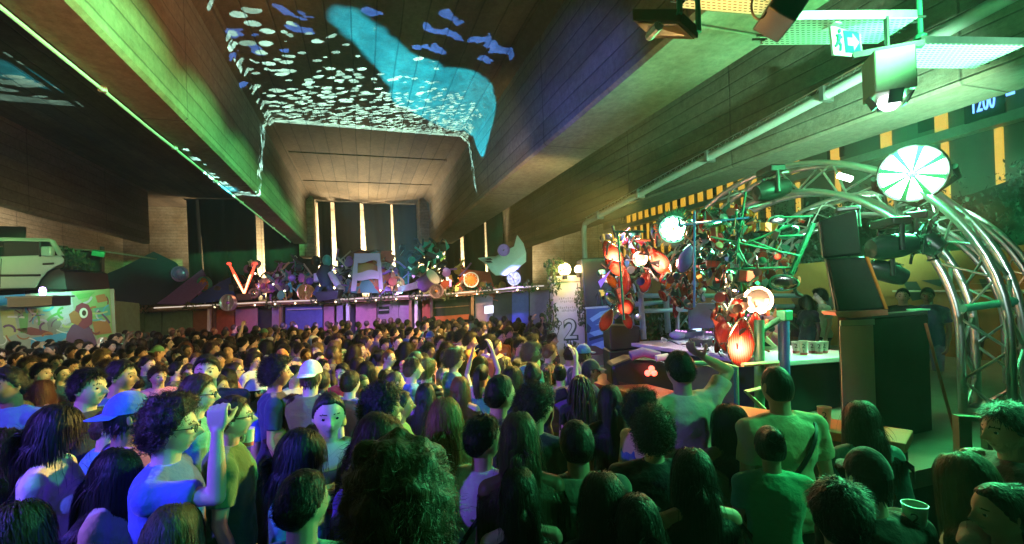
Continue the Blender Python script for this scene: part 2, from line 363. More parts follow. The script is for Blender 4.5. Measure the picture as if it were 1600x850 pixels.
# hanging box with faceted effect lamp
hb = cd(1388, 118, 3.95); hbt = thing('effect_projector', 'green box light fitting hanging under the trays, glass ball below', 'light fitting', hb)
Rz = Matrix.Rotation(rad(-38), 3, 'Z'); olive = M('olive_case', (.16, .19, .13), .45, .1)
b = MB(); b.box(hb, (.29, .29, .36), Rz); b.obj('case', olive, hbt, bevel=.012)
b = MB(); b.box(hb+Vector((0, 0, .22)), (.5, .05, .05), Rz); b.tube(hb+Vector((0, 0, .2)), hb+Vector((0, 0, .5)), .02); b.obj('bracket', black, hbt)
b = MB(); b.ell(hb+Vector((0, 0, -.22)), .085, None, 9, 6); b.obj('glass_ball', E('crystal_lamp', (.85, 1, .95), 3), hbt, smooth=False)
for k in range(4): b = MB(); b.box(hb+Rz @ Vector((.13*math.cos(k*1.57), .13*math.sin(k*1.57), -.22)), (.012, .1, .11), Rz @ Matrix.Rotation(k*1.57, 3, 'Z') @ Matrix.Rotation(.5, 3, 'Y')); b.obj('barn_door', blackp, hbt)
# floodlight, upper middle
fl = cd(1042, 42, 3.5); flt = thing('floodlight', 'flat rectangular floodlight hanging upside down beside the orange tray', 'floodlight', fl)
FR = (RV, FV, U0)
f0 = [cd(988, 32, 3.45), cd(1062, 33, 3.25), cd(1092, 61, 3.3), cd(1018, 59, 3.6)]
nn = Vector((0, 0, .09)); b = MB(); b.prism(f0, nn); b.obj('body', M('flood_case', (.10, .09, .05), .4, .3), flt, False, bevel=.008)
cen = sum(f0, Vector())/4; f1 = [cen+(q-cen)*.86-Vector((0, 0, .012)) for q in f0]
b = MB(); b.prism(f1, Vector((0, 0, .008))); b.obj('glass', M('flood_glass', (.5, .38, .18), .15, .3, coat=.8), flt, False)
b = MB(); b.tube(f1[0].lerp(f1[3], .75)+Vector((0, 0, -.012)), f1[0].lerp(f1[1], .55)+Vector((0, 0, -.012)), .035); b.obj('reflector_tube', M('lamp_tube', (.75, .8, .72), .2), flt)
b = MB(); b.path([f0[1]+Vector((0, 0, .05)), f0[1]+Vector((.05, .05, .28)), f0[2]+Vector((.02, .02, .3)), f0[2]+Vector((0, 0, .05))], .022, 6); b.obj('yoke', green_p, flt)
b = MB(); b.tube(f0[1].lerp(f0[2], .5)+Vector((.04, .04, .27)), f0[1].lerp(f0[2], .5)+Vector((.04, .04, .75)), .02); b.obj('clamp', black, flt)
# dark speaker-like box hanging between the trays
sb = cd(1222, 18, 3.7); st_ = thing('hanging_box', 'black box hanging between the orange and green trays', 'equipment box', sb)
b = MB(); b.box(sb, (.24, .32, .26), Matrix.Rotation(rad(-25), 3, 'Z') @ Matrix.Rotation(rad(35), 3, 'Y')); b.obj('case', blackp, st_, bevel=.012)
b = MB(); c0 = cd(1186, 10, 3.6); b.path([c0+RV*.06*math.cos(t)+UV*.1*math.sin(t) for t in np.linspace(.5, 5.8, 16)], .009, 6); b.obj('cable', blackp, st_)

# ------------------------------------------------------------------ office building beyond the right girder
ob = thing('office_building', 'dark office facade with rows of glowing yellow vertical fins', 'building', (17, 20, 0))
wallm = M('facade_dark', (.09, .11, .09), .6, var=.3, scale=1)
b = MB(); b.bx(16.4, 17, 2, 62, 0, 14); b.obj('wall', wallm, ob, False)
for z in (3.4, 6.45, 9.6):
    b = MB(); b.bx(16.0, 16.39, 2, 62, z-.16, z+.1); b.obj('sill', M('sill_grey', (.2, .22, .19), .5), ob, False)
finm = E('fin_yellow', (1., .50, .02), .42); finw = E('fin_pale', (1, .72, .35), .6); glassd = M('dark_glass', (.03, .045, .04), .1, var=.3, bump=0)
k = 0
for lvl, (z0, z1) in enumerate(((3.52, 6.27), (6.57, 9.4))):
    for y in [5.0, 6.2, 7.6, 8.8, 10.3, 12.0, 13.6] + list(np.arange(15, 46, .66)):
        if lvl == 1 and y > 26: continue
        f = MB(); w = (.30 if y < 14 else .31) * (1 if lvl else .55)
        f.bx(16.30, 16.37, y, y+w, z0 + (.0 if lvl == 0 or y > 14 else .0), z1); fo = f.obj('fin', finm, ob, False)
    for y in np.arange(5.5, 44, 2.9 if lvl else 3.4):
        f = MB(); f.bx(16.34, 16.39, y+.55, y+1.15, z0+.2, z1-.5); f.obj('window', glassd, ob, False)
ck = at_x(1535, 160, 15.9)
clk = thing('led_clock', 'blue lit digits on the dark office facade', 'clock', ck)
dg_ = text_mb('digits', '1200', (0, 0, 0), (0, -1, -.0), (0, 0, 1), .72, .02, E('blue_led', (.12, .3, 1), 1.6), clk); dg_.data.transform(Matrix.Translation(ck) @ Matrix.Diagonal((1, .36, 1, 1)))
b = MB(); b.box(ck+Vector((.08, 0, 0)), (.06, .85, .85)); b.obj('case', blackp, clk)
dts = MB(); ck2 = at_x(1578, 130, 15.9)
for dz in (.22, -.2): dts.box(ck2+Vector((0, 0, dz)), (.04, .16, .2))
tag(dts.obj('indicator_lamp', MATS['blue_led']), 'pair of small blue lights right of the large yellow fin', 'lamp')

# dark planted bank in front of the office, and the painted yellow wall under it
bank = MB(); rows = []
for i in range(14):
    y = 1.0 + i*1.3; rows.append([(9.8 + j*1.0, y, 2.2 + 2.3*(j/5)**.8 + .45*noise.noise((j*.7, y*.5, 2))) for j in range(6)])
bank.sheet(rows, -.4)
tag(bank.obj('hillside', M('dark_bank', (.03, .05, .025), .9, var=.5, scale=3)), kind='structure')
def leaves(mb, c, r, n, size, seed=0, squash=1.):
    q = random.Random(seed)
    for _ in range(n):
        while 1:
            d_ = Vector((q.uniform(-1, 1), q.uniform(-1, 1), q.uniform(-1, 1)))
            if d_.length < 1: break
        p_ = Vector(c) + Vector((d_.x*r[0], d_.y*r[1], d_.z*r[2]))
        s_ = size*q.uniform(.5, 1.3); R_ = Euler((q.uniform(0, 6), q.uniform(0, 6), q.uniform(0, 6))).to_matrix()
        mb.add([p_+R_ @ Vector(v) for v in ((-s_, 0, 0), (0, -s_*.45, s_*.12), (s_, 0, 0), (0, s_*.45, s_*.12))], [(0, 1, 2, 3)])
    return mb
bb = MB()
for i in range(60): leaves(bb, (11.5+rnd.uniform(-1.5, 2.5), 1.5+rnd.uniform(0, 14), 3.4+rnd.uniform(-.6, 1.0)), (.6, .7, .5), 150, .05, i)
tag(bb.obj('bank_shrubs', M('leaf_night', (.010, .018, .009), .7, var=.5, scale=3, bump=0), smooth=False), 'dark shrubs massed on the bank behind the truss arch', 'shrubs', kind='stuff')
yw = thing('painted_wall', 'ochre wall with dark angular painted shapes behind the arch', 'wall', (9.4, 5, 0))
b = MB(); b.bx(9.3, 9.6, -1, 14.5, 0, 2.75); b.obj('wall_face', M('ochre_paint', (.30, .17, .045), .7, var=.25, scale=3), yw, False)
dk = M('mural_dark', (.035, .045, .04), .7)
for poly in ([(1412, 440), (1432, 440), (1448, 466), (1426, 470)], [(1440, 438), (1475, 436), (1470, 448)], [(1530, 436), (1562, 436), (1560, 452), (1540, 458)], [(1330, 448), (1352, 444), (1346, 470), (1332, 474)], [(1492, 470), (1540, 520), (1530, 590), (1500, 560)], [(1575, 500), (1598, 500), (1598, 560), (1582, 545)], [(1290, 470), (1310, 455), (1300, 490)]):
    P_ = [at_x(x, y, 9.29) for x, y in poly]; b = MB(); b.prism(P_, (-.012, 0, 0)); b.obj('painted_shape', dk, yw, False)
b = MB(); b.tube(at_x(1395, 455, 9.1), at_x(1600, 454, 9.1), .018, 6); b.tube((9.1, 5, 2.2), (9.1, -.6, 2.2), .001)
tag(b.obj('handrail', M('pale_rail', (.7, .68, .5), .4)), 'thin pale rail crossing in front of the ochre wall', 'rail')

# ------------------------------------------------------------------ drapes between the piers
drm = M('black_drape', (.006, .011, .013), .9, var=.4, scale=4, bump=.1)
def drape(x0, x1, ztop, zbot, y, label, lean=0., nar=.0):
    t = thing('drape', label, 'curtain', ((x0+x1)/2, y, zbot), 'black drapes hanging at the far end')
    rows = []; n = 22; q = rnd.uniform(0, 9)
    for i in range(9):
        s = i/8; z = ztop+(zbot-ztop)*s; row = []
        a0 = x0 + lean*s + nar*s*(x1-x0); a1 = x1+lean*s - nar*s*(x1-x0)
        for j in range(n+1):
            u = j/n; row.append((a0+(a1-a0)*u, y + .10*math.sin(u*(x1-x0)*7+q)*(.35+.65*s) + .05*noise.noise((u*4, s*2, q)), z))
        rows.append(row)
    b = MB(); b.sheet(rows, .015); b.obj('cloth', drm, t)
    b = MB(); b.tube((x0-.1, y, ztop+.02), (x1+.1, y, ztop+.02), .03, 6); b.obj('rod', black, t)
Y_D = 26.0
spec = [(497, 517, 330, 'narrow drape at the left edge of the central bay', 0, 0), (523, 563, 334, 'wide drape left of the bright gap in the central bay', 0, .05), (568, 611, 337, 'middle drape behind the painted chair-back frame', .06, .06), (614, 652, 334, 'drape at the right edge of the central bay', 0, .03),
        (290, 311, 326, 'leftmost narrow drape of the left bay', 0, .02), (312, 352, 328, 'wide teal-tinted drape of the left bay', .1, .02), (350, 400, 332, 'dark drape behind the red V light', 0, 0), (411, 452, 350, 'drape under the left girder end', 0, 0), (452, 496, 385, 'shortest drape, below the left girder end', 0, 0),
        (694, 719, 352, 'narrow drape right of the right girder end', 0, 0), (722, 756, 345, 'shiny drape with a pale reflection in the right bay', 0, .02), (760, 796, 337, 'drape left of the pale car bonnet', 0, .02), (799, 833, 333, 'rightmost drape above the pale car bonnet', -.1, .05)]
for x0, x1, yt, lab, ln, na in spec:
    a = at_y(x0, yt, Y_D); c_ = at_y(x1, yt, Y_D)
    drape(a.x, c_.x, ZC-.06, 2.2, Y_D + rnd.uniform(-.15, .15), lab, ln, na)

# ------------------------------------------------------------------ timber bar building along the back
def dl(x): return 19.2 + (x-185)/(850-185)*(-3.7)        # its front's distance, left to right
def fp(x, y, off=0.): return cd(x, y, dl(x)+off)
bar = thing('bar_building', 'long low timber bar with coloured panels and lit roof edge', 'building', fp(500, 500))
LZ = [(150, 483), (185, 482), (300, 476.5), (420, 470), (530, 466), (640, 461), (720, 456), (803, 448), (858, 444)]
def ledge(x):
    for (a, ya), (b_, yb) in zip(LZ, LZ[1:]):
        if x <= b_: return ya+(yb-ya)*(x-a)/(b_-a)
    return LZ[-1][1]
def strip(x0, x1, ya, yb, off, th, name, mat, n=6, parent=bar):
    """upright slab of the bar's front between picture columns; ya / yb above and below the roof edge"""
    rows = [[fp(x, ledge(x)+yy, off) for x in np.linspace(x0, x1, n)] for yy in (ya, yb)]
    bt = [Vector((p_.x, p_.y, max(0, p_.z))) for p_ in rows[1]]
    b = MB(); dv = Vector((FV.x, FV.y, 0))*th; k = n
    T = rows[0]; vs = T + bt + [p_+dv for p_ in T] + [p_+dv for p_ in bt]; fs = []
    for j in range(n-1): fs += [(j, j+1, k+j+1, k+j), (2*k+j, 3*k+j, 3*k+j+1, 2*k+j+1), (j, 2*k+j, 2*k+j+1, j+1), (k+j, k+j+1, 3*k+j+1, 3*k+j)]
    fs += [(0, k, 3*k, 2*k), (k-1, 3*k-1, 4*k-1, 2*k-1)] if 0 else [(0, k, 3*k, 2*k), (k-1, 2*k+k-1, 3*k+k-1, k+k-1)]
    b.add(vs, fs); return b.obj(name, mat, parent, False)
M('plank_brown', (.30, .15, .07), .7, var=.4, scale=6); M('plank_red', (.42, .12, .05), .7, var=.4, scale=6); M('plank_violet', (.36, .26, .38), .7, var=.35, scale=6)
M('plank_pink', (.5, .22, .32), .7, var=.3, scale=6); M('plank_blue', (.10, .12, .42), .7, var=.4, scale=6); M('plank_green', (.14, .26, .16), .7, var=.4, scale=6); M('plank_dark', (.05, .05, .06), .8, var=.4, scale=6)
strip(150, 860, 10, 120, .8, .15, 'back_panel', MATS['plank_dark'], 12)
strip(150, 860, 0, 7, -.15, .6, 'roof_edge', wood, 14)
strip(240, 850, 1.0, 2.6, -.2, .03, 'edge_glow_strip', E('edge_glow', (1, .84, .68), .45), 14)  # emissive sliver standing in for light caught on the pale roof edge
cols = [(187, 225, 'plank_green'), (226, 252, 'plank_green'), (254, 300, 'plank_green'), (302, 325, 'plank_brown'), (338, 366, 'plank_red'), (368, 402, 'plank_pink'), (425, 437, 'plank_violet'), (446, 504, 'plank_blue'), (506, 522, 'plank_pink'), (526, 536, 'plank_violet'), (556, 588, 'plank_pink'), (590, 622, 'plank_violet'), (622, 640, 'plank_violet'), (660, 674, 'plank_red'), (676, 734, 'plank_dark'), (742, 770, 'plank_violet'), (772, 800, 'plank_dark'), (800, 826, 'plank_blue'), (828, 858, 'plank_violet')]
for x0, x1, mn_ in cols: strip(x0, x1, 9, 110, .35+rnd.uniform(0, .1), .06, 'wall_panel', MATS[mn_], 3)
for x, mt in ((326, white_p), (438, wood), (543, white_p), (641, wood), (650, white_p), (738, wood), (333, wood_d), (674, wood_d)): strip(x-2.2, x+2.2, 7.1, 110, .0, .12, 'post', mt, 2)
strip(677, 733, 12, 46, .3, .05, 'window', glassd, 3)
strip(591, 608, 16, 27, .3, .04, 'window', glassd, 2)
strip(592, 607, 21, 22, .28, .02, 'window_bar', white_p, 2)
strip(448, 503, 14, 16, .3, .03, 'shelf', M('shelf_violet', (.5, .4, .6), .5), 3)
strip(677, 733, 22, 23.4, .25, .03, 'shelf', wood, 3); strip(677, 733, 36, 44, .2, .1, 'counter', MATS['plank_red'], 3)
for i in range(26):
    x = rnd.uniform(449, 502) if i < 13 else rnd.uniform(679, 731)
    pass
b = MB(); q0 = fp(200, 478, 0); q1 = fp(850, 447, 0)
rd = MB(); rows = [[fp(x, ledge(x), .3+o) - Vector((0, 0, .06)) for x in np.linspace(150, 858, 14)] for o in (0, 7.5)]
rd.sheet(rows, .05); rd.obj('roof_deck', wood_d, bar, False)
sc_ = strip(757, 771, 26, 38, .1, .05, 'price_screen', E('white_screen', (.8, .85, 1), 1.0), 2)
# ------------------------------------------------------------------ junk sculptures on the bar roof
def px(n, d): return n*d/F_PX
def wheel(x, y, r, kind, label, mat, hubm=None, off=.6, tilt=0., group='wheels and hubcaps on the bar roof'):
    d_ = dl(x)+off; c = cd(x, y, d_); R_ = px(r, d_); ax = (-FV + Vector((0, 0, rnd.uniform(-.15, .1))) + RV*(rnd.uniform(-.3, .3)+tilt)).normalized()
    t = thing('wheel', label, 'wheel', c, group); a, b_ = frame(ax); hubm = hubm or chrome
    b = MB(); b.lathe([(R_*.84, .0), (R_*.86, .07), (R_, .09), (R_*1.02, .0), (R_, -.08), (R_*.86, -.06), (R_*.84, 0)], c, ax, 28); b.obj('rim', mat, t)
    if kind == 'spokes':
        for k in range(12):
            an = k*math.pi/6; v = a*math.cos(an)+b_*math.sin(an); b = MB(); b.tube(c+v*R_*.12, c+v*R_*.86, R_*.045, 6); b.obj('spoke', mat, t)
    elif kind == 'alloy':
        for k in range(6):
            an = k*math.pi/3; v = a*math.cos(an)+b_*math.sin(an); u = ax.cross(v); b = MB()
            b.prism([c+v*R_*.12-u*R_*.11, c+v*R_*.12+u*R_*.11, c+v*R_*.88+u*R_*.19, c+v*R_*.88-u*R_*.19], ax*.04); b.obj('spoke', mat, t, bevel=.006)
    elif kind == 'disc':
        b = MB(); b.lathe([(R_*.84, .01), (R_*.6, .08), (R_*.55, .03), (R_*.3, .05), (0, .12)], c, ax, 28); b.obj('disc', hubm, t)
        for k in range(10):
            an = k*math.pi/5; v = a*math.cos(an)+b_*math.sin(an); b = MB(); b.ell(c+v*R_*.7+ax*.07, R_*.07, None, 8, 6); b.obj('boss', mat, t)
    elif kind == 'gear':
        for k in range(12):
            an = k*math.pi/6; v = a*math.cos(an)+b_*math.sin(an); u = ax.cross(v); b = MB()
            b.prism([c+v*R_*.98-u*R_*.13, c+v*R_*.98+u*R_*.13, c+v*R_*1.2+u*R_*.1, c+v*R_*1.2-u*R_*.1], ax*.05); b.obj('tooth', mat, t)
        b = MB(); b.lathe([(R_*.85, .0), (R_*.5, .05), (R_*.45, .02), (0, .03)], c, ax, 24); b.obj('disc', mat, t)
    b = MB(); b.lathe([(R_*.2, -.03), (R_*.2, .06), (R_*.1, .1), (0, .11)], c, ax, 14); b.obj('hub', hubm, t)
    return t
rust = M('rusty_red', (.45, .10, .06), .6, .2, var=.4); gold = M('gold_paint', (.6, .42, .12), .35, .7); teal = M('teal_paint', (.05, .38, .34), .4, .2); purple = M('purple_paint', (.28, .14, .55), .35, .3); silver = M('silver_paint', (.62, .62, .66), .3, .8); orange = M('orange_paint', (.7, .25, .05), .45)
rubber = M('rubber', (.02, .02, .022), .7)
wheel(202, 455, 16, 'spokes', 'red spoked wagon wheel leaning on the dark tent cloth', rust)
wheel(281, 428, 12, 'disc', 'purple hubcap standing above the violet bonnet panel', purple, purple)
wheel(320, 444, 12, 'disc', 'teal and orange hubcap between violet and blue panels', teal, orange)
wheel(357, 473, 13, 'spokes', 'violet-lit wheel overhanging the roof edge under the V light', silver, purple, -.6)
wheel(417, 446, 12, 'alloy', 'pinkish alloy wheel right of the red V light', silver, rust)
wheel(478, 457, 13, 'spokes', 'gold spoked wheel lying near the roof edge', gold, gold, .2)
wheel(621, 443, 11, 'disc', 'orange flower-like hubcap beside the chair-back frame', orange, gold)
wheel(682, 400, 10, 'gear', 'teal toothed gear high on the scrap pile', teal, teal)
wheel(682, 455, 11, 'spokes', 'small rainbow wheel hanging over the roof edge', M('faded_multicolour', (.28, .2, .25), .6, var=.6, scale=12), orange, -.6)
wheel(736, 437, 12, 'disc', 'white rimmed hubcap below the pale bonnet', white_p, orange, .0)
wheel(787, 391, 9.5, 'alloy', 'dark alloy wheel propped on the pale bonnet', purple, chrome, -.35)
wheel(802, 435, 11, 'alloy', 'dull green alloy wheel right of the pale bonnet', M('dull_green_paint', (.10, .15, .07), .6), M('dull_green_hub', (.2, .2, .1), .6), .1)
wheel(652, 428, 10, 'spokes', 'dim spoked wheel in the left of the scrap pile', silver, None, .9)
wheel(398, 458, 8, 'disc', 'small chrome hubcap at the foot of the V light', silver, None, .1)

navy = M('navy_tarp', (.025, .04, .085), .7, var=.3, scale=3)
def cloth_px(pts_rows, th=.02): b = MB(); b.sheet([[cd(x, y, d_) for x, y, d_ in r] for r in pts_rows], th); return b
D = dl(240)+.8
t = cloth_px([[(150, 435, D), (190, 418, D+.3), (240, 393, D+.9), (275, 410, D+.4), (300, 440, D)], [(140, 460, D-.5), (190, 445, D-.5), (240, 430, D-.3), (275, 440, D-.4), (290, 455, D-.4)], [(140, 480, D-.9), (190, 478, D-1), (240, 476, D-1), (270, 475, D-.8), (280, 474, D-.6)]])
tag(t.obj('tent_cloth', navy), 'navy tarpaulin pitched to a point at the left of the bar roof', 'tarpaulin')
D = dl(280)+.2
b = cloth_px([[(245, 474, D-.3), (262, 462, D), (290, 440, D+.3), (316, 420, D+.5)], [(262, 475, D-.5), (280, 468, D-.2), (305, 448, D+.1), (322, 432, D+.3)], [(282, 476, D-.7), (297, 470, D-.4), (315, 453, D-.1), (326, 438, D+.1)]], .03)
tag(b.obj('bonnet_panel', purple), 'violet car bonnet panel sloping up from the roof edge', 'car panel')
D = dl(330)+.3
b = cloth_px([[(296, 472, D-.4), (320, 455, D-.1), (345, 440, D+.2), (360, 433, D+.3)], [(305, 473, D-.5), (330, 462, D-.2), (352, 450, D), (362, 447, D+.1)], [(318, 472, D-.6), (340, 470, D-.4), (362, 467, D-.3), (368, 463, D-.2)]], .03)
tag(b.obj('bonnet_panel', M('blue_car_paint', (.03, .08, .42), .3, .2, coat=.5)), 'blue car bonnet panel left of the red V light', 'car panel')
v = thing('neon_sign', 'glowing red V made of two slanted neon tubes', 'neon light', cd(383, 462, dl(383)))
redn = E('red_neon', (1., .06, .025), 1.6); hotn = E('hot_neon', (1., .35, .14), 4)
for a, c_ in (((358, 412), (384, 462)), ((399, 412), (381, 462))):
    d_ = dl(383)-.1; A = cd(*a, d_); B_ = cd(*c_, d_)
    b = MB(); b.path([A, A.lerp(B_, .35), B_], [.03, .055, .03], 10); b.obj('tube', redn, v)
    b = MB(); b.tube(A.lerp(B_, .35)-FV*.06, A.lerp(B_, .92)-FV*.04, .032, 8); b.obj('bright_core', hotn, v)
    b = MB(); b.ell(A, (.085, .08, .06), None, 9, 6); b.obj('end_bulb', M('red_cap', (.5, .03, .02), .3, emis=(1, .05, .03), es=2), v)
b = MB(); b.box(cd(382, 464, dl(383)-.1), (.5, .3, .25)); b.obj('base', black, v)

# ladder-back frame with patterned tent cloth behind
D = dl(573)
ch = thing('chair_back_frame', 'tall pale lavender chair-back frame with two wavy openings', 'frame', cd(573, 455, D))
lav = M('lavender_paint', (.50, .45, .60), .5, var=.08)
def P2(x, y, o=0): return cd(x, y, D+o)
th = FV*.06
for poly in ([(554, 396), (560, 396), (556, 455), (548, 455)], [(588, 396), (594, 396), (599, 453), (592, 453)]):
    b = MB(); b.prism([P2(*q) for q in poly], th); b.obj('upright', lav, ch, False, bevel=.01)
def rail(top, bot):
    b = MB(); n = 12; rows = [[P2(554+(594-554)*j/n + 0, f_(j/n)) for j in range(n+1)] for f_ in (top, bot)]; b.sheet(rows, -.05); b.obj('rail', lav, ch)
rail(lambda u: 396, lambda u: 409+2.5*math.sin(u*6.3)); rail(lambda u: 424+2.5*math.sin(u*6.3+.6), lambda u: 437+1.5*math.sin(u*6.3))
cvs_mt, nt, bs = newmat('patterned_canvas'); L = nt.links
tc = nd(nt, 'ShaderNodeTexCoord'); vo = nd(nt, 'ShaderNodeTexVoronoi'); vo.inputs['Scale'].default_value = 2.4; L.new(tc.outputs['Object'], vo.inputs['Vector'])
cr = nd(nt, 'ShaderNodeValToRGB'); cr.color_ramp.interpolation = 'CONSTANT'; cr.color_ramp.elements[0].color = (.45, .2, .08, 1); cr.color_ramp.elements[1].position = .8; cr.color_ramp.elements[1].color = (.3, .4, .35, 1)
for ps, cc in ((.25, (.10, .32, .34, 1)), (.45, (.55, .35, .15, 1)), (.62, (.5, .08, .08, 1))): e = cr.color_ramp.elements.new(ps); e.color = cc
sp = nd(nt, 'ShaderNodeSeparateColor'); L.new(vo.outputs['Color'], sp.inputs[0]); L.new(sp.outputs[0], cr.inputs[0]); L.new(cr.outputs[0], bs.inputs['Base Color']); bs.inputs['Roughness'].default_value = .8
tn = thing('patterned_tent', 'cone-shaped tent of patchwork canvas behind the lavender frame', 'tent', P2(578, 458, .9))
rows = []
for s, (xa, xb) in ((0., (556, 596)), (.4, (549, 605)), (.75, (543, 612)), (1., (538, 620))):
    rows.append([P2(xa+(xb-xa)*u, 392+s*66, .9-.7*math.sin(u*math.pi)*s) for u in np.linspace(0, 1, 9)])
b = MB(); b.sheet(rows, -.03); b.obj('canvas', cvs_mt, tn)
b = MB(); b.path([P2(552, 394, .6), P2(562, 391, .5), P2(575, 394, .5), P2(588, 391, .5), P2(598, 394, .6)], .05, 6); b.obj('top_pole', wood_d, tn)

# pale car bonnet on the right
D = dl(790)+.1
rows = [[(747, 403, D), (775, 400, D+.3), (803, 385, D+.5), (808, 367, D+.6)], [(760, 412, D-.25), (782, 410, D), (805, 395, D+.2), (818, 380, D+.4)], [(768, 424, D-.4), (788, 421, D-.15), (806, 408, D), (822, 395, D+.2)], [(775, 430, D-.35), (792, 430, D-.1), (806, 422, D+.05), (822, 409, D+.2)]]
bn = thing('car_bonnet', 'pale green-white car bonnet upended at the right end of the roof', 'car panel', cd(790, 430, D))
cloth_px(rows, .03).obj('panel', M('pale_car_paint', (.55, .66, .60), .35, .1, var=.12, coat=.4), bn)
for y_ in (404, 408): b = MB(); b.prism([cd(757, y_, D-.22), cd(766, y_-1, D-.2), cd(770, y_+2.2, D-.22), cd(762, y_+2.6, D-.24)], -FV*.02); b.obj('vent_slot', black, bn, False)

# scrap figure at the middle left, with limbs of pipe and purple chest light
D = dl(512)+.1
rb = thing('scrap_figure', 'scrap metal robot figure with a tilted white arm on the roof', 'sculpture', cd(505, 460, D))
b = MB(); b.ell(cd(511, 407, D), (.17, .17, .22), None, 10, 7); b.obj('head', teal, rb, False)
b = MB(); b.ell(cd(494, 408, D+.2), (.18, .2, .22), None, 9, 6); b.obj('shoulder_wheel', black, rb, False)
b = MB(); b.path([cd(508, 414, D), cd(506, 428, D), cd(510, 448, D)], [.15, .3, .2], 10); b.obj('torso', navy, rb)
b = MB(); b.path([cd(516, 426, D-.2), cd(522, 436, D-.25), cd(529, 447, D-.3)], [.1, .13, .12], 10); b.obj('arm', M('lilac_white', (.7, .6, .8), .4), rb)
b = MB(); b.path([cd(494, 428, D-.1), cd(494, 440, D-.2)], .09, 8); b.obj('arm', MATS['lilac_white'], rb)
b = MB(); b.path([cd(500, 448, D-.3), cd(492, 462, D-.4)], .12, 8); b.obj('leg', navy, rb); b = MB(); b.path([cd(514, 448, D-.3), cd(522, 462, D-.4)], .12, 8); b.obj('leg', navy, rb)
b = MB(); b.prism([cd(492, 456, D-.7), cd(530, 452, D-.7), cd(527, 468, D-.7), cd(495, 471, D-.7)], FV*.5)
tag(b.obj('flight_case', blackp, None, False, bevel=.03), 'black equipment case overhanging the roof edge under the robot figure', 'case')
b = MB(); D2 = dl(450)+.6
# bicycle carcasses
def bicycle(x, y, s, label, tilt):
    d_ = dl(x)+.9; c = cd(x, y, d_); t = thing('bicycle', label, 'bicycle', c, 'scrap bicycles on the bar roof')
    Q = lambda u, w: c + RV*(u*math.cos(tilt)-w*math.sin(tilt))*s + UV*(u*math.sin(tilt)+w*math.cos(tilt))*s
    for u in (-.52, .52):
        b = MB(); b.path([Q(u+.33*math.cos(a), .33*math.sin(a)) for a in np.linspace(0, 2*math.pi, 25)[:-1]], .022*s, 6, closed=True); b.obj('tyre', rubber, t)
        b = MB(); [b.tube(Q(u, 0), Q(u+.32*math.cos(a), .32*math.sin(a)), .004*s, 4) for a in np.linspace(0, 6.28, 13)[:-1]]; b.obj('spokes', silver, t)
    b = MB()
    for p_, q_ in (((-.52, 0), (-.15, .5)), ((-.52, 0), (-.05, 0)), ((-.05, 0), (-.17, .56)), ((-.05, 0), (.36, .45)), ((-.15, .5), (.36, .5)), ((.34, .56), (.52, 0))): b.tube(Q(*p_), Q(*q_), .02*s, 6)
    b.obj('frame', purple, t)
    b = MB(); b.ell(Q(-.18, .6), (.12*s, .06*s, .04*s)); b.obj('saddle', black, t)
    b = MB(); b.path([Q(.34, .56), Q(.32, .68), Q(.42, .7), Q(.46, .62)], .014*s, 6); b.obj('handlebar', silver, t)
bicycle(447, 436, 1.25, 'purple bicycle wreck standing right of the red V light', .15)
bicycle(640, 448, 1.0, 'small bicycle wreck just right of the patchwork tent', -.2)
# tangled scrap heaps: each piece its own thing
LENS_P = .10
def pipe_bundle(x, y, w, h, n, label, seed, mats, d_=None, lamps=1, lens=None):
    d_ = d_ or dl(x)+.7; q = random.Random(seed); t = thing('scrap_heap', label, 'scrap heap', cd(x, y+h, d_))
    k_ = d_/17.
    for i in range(n):
        a = cd(x+q.uniform(-w, w), y+q.uniform(-h, h), d_+q.uniform(-.4, .5)); c_ = a+(RV*q.uniform(-.5, .5)+UV*q.uniform(-.5, .5)+FV*q.uniform(-.2, .2))*k_
        b = MB(); k = q.random()
        if .72 < k < .86:
            u_ = [RV*q.uniform(-.4, .4)+UV*q.uniform(-.45, .45)+FV*q.uniform(-.1, .1) for _ in range(3)]; b.prism([a+v_*k_*.8 for v_ in u_], FV*.012); b.obj('metal_shard', q.choice(mats), t, False); continue
        if lens and k < LENS_P: b.ell(a, (q.uniform(.1, .2)*k_, q.uniform(.05, .08)*k_, q.uniform(.25, .5)*k_), Euler((q.uniform(-.4, .4), q.uniform(-1.5, 1.5), q.uniform(-.5, .5))), 14, 10); b.obj('old_lens', q.choice(lens), t); continue
        if k < .45: b.path([a, a.lerp(c_, .5)+UV*q.uniform(-.12, .12), c_], q.uniform(.02, .05)*k_, 7); nm = 'pipe'
        elif k < .7: b.lathe([(.02*k_, -.05*k_), (q.uniform(.08, .17)*k_, -.04*k_), (q.uniform(.1, .18)*k_, .05*k_), (.03*k_, .07*k_)], a, (q.uniform(-1, 1), -1, q.uniform(-.6, .6)), 12); nm = 'drum'
        else: b.box(a, (q.uniform(.1, .4)*k_, q.uniform(.05, .2)*k_, q.uniform(.1, .3)*k_), Euler((q.uniform(0, 3), q.uniform(0, 3), q.uniform(0, 3)))); nm = 'engine_part'
        b.obj(nm, q.choice(mats), t)
    for i in range(lamps):
        b = MB(); b.ell(cd(x+q.uniform(-w, w), y+q.uniform(-h, h), d_-.45), .035, None, 8, 6); b.obj('lamp', E('small_lamp_%d' % (i % 3), [(1, .9, .7), (.5, .5, 1), (1, .4, .9)][i % 3], 3), t)
pipe_bundle(455, 432, 30, 20, 46, 'tangle of pipes and frames between the V light and the robot', 3, [black, navy, purple, silver, teal])
pipe_bundle(670, 415, 26, 26, 60, 'dark heap of engine scrap under the teal gear', 5, [black, black, navy, silver, teal, gold])
pipe_bundle(708, 432, 20, 16, 34, 'scrap pieces between the gear heap and the white hubcap', 8, [black, purple, gold, silver, rust])
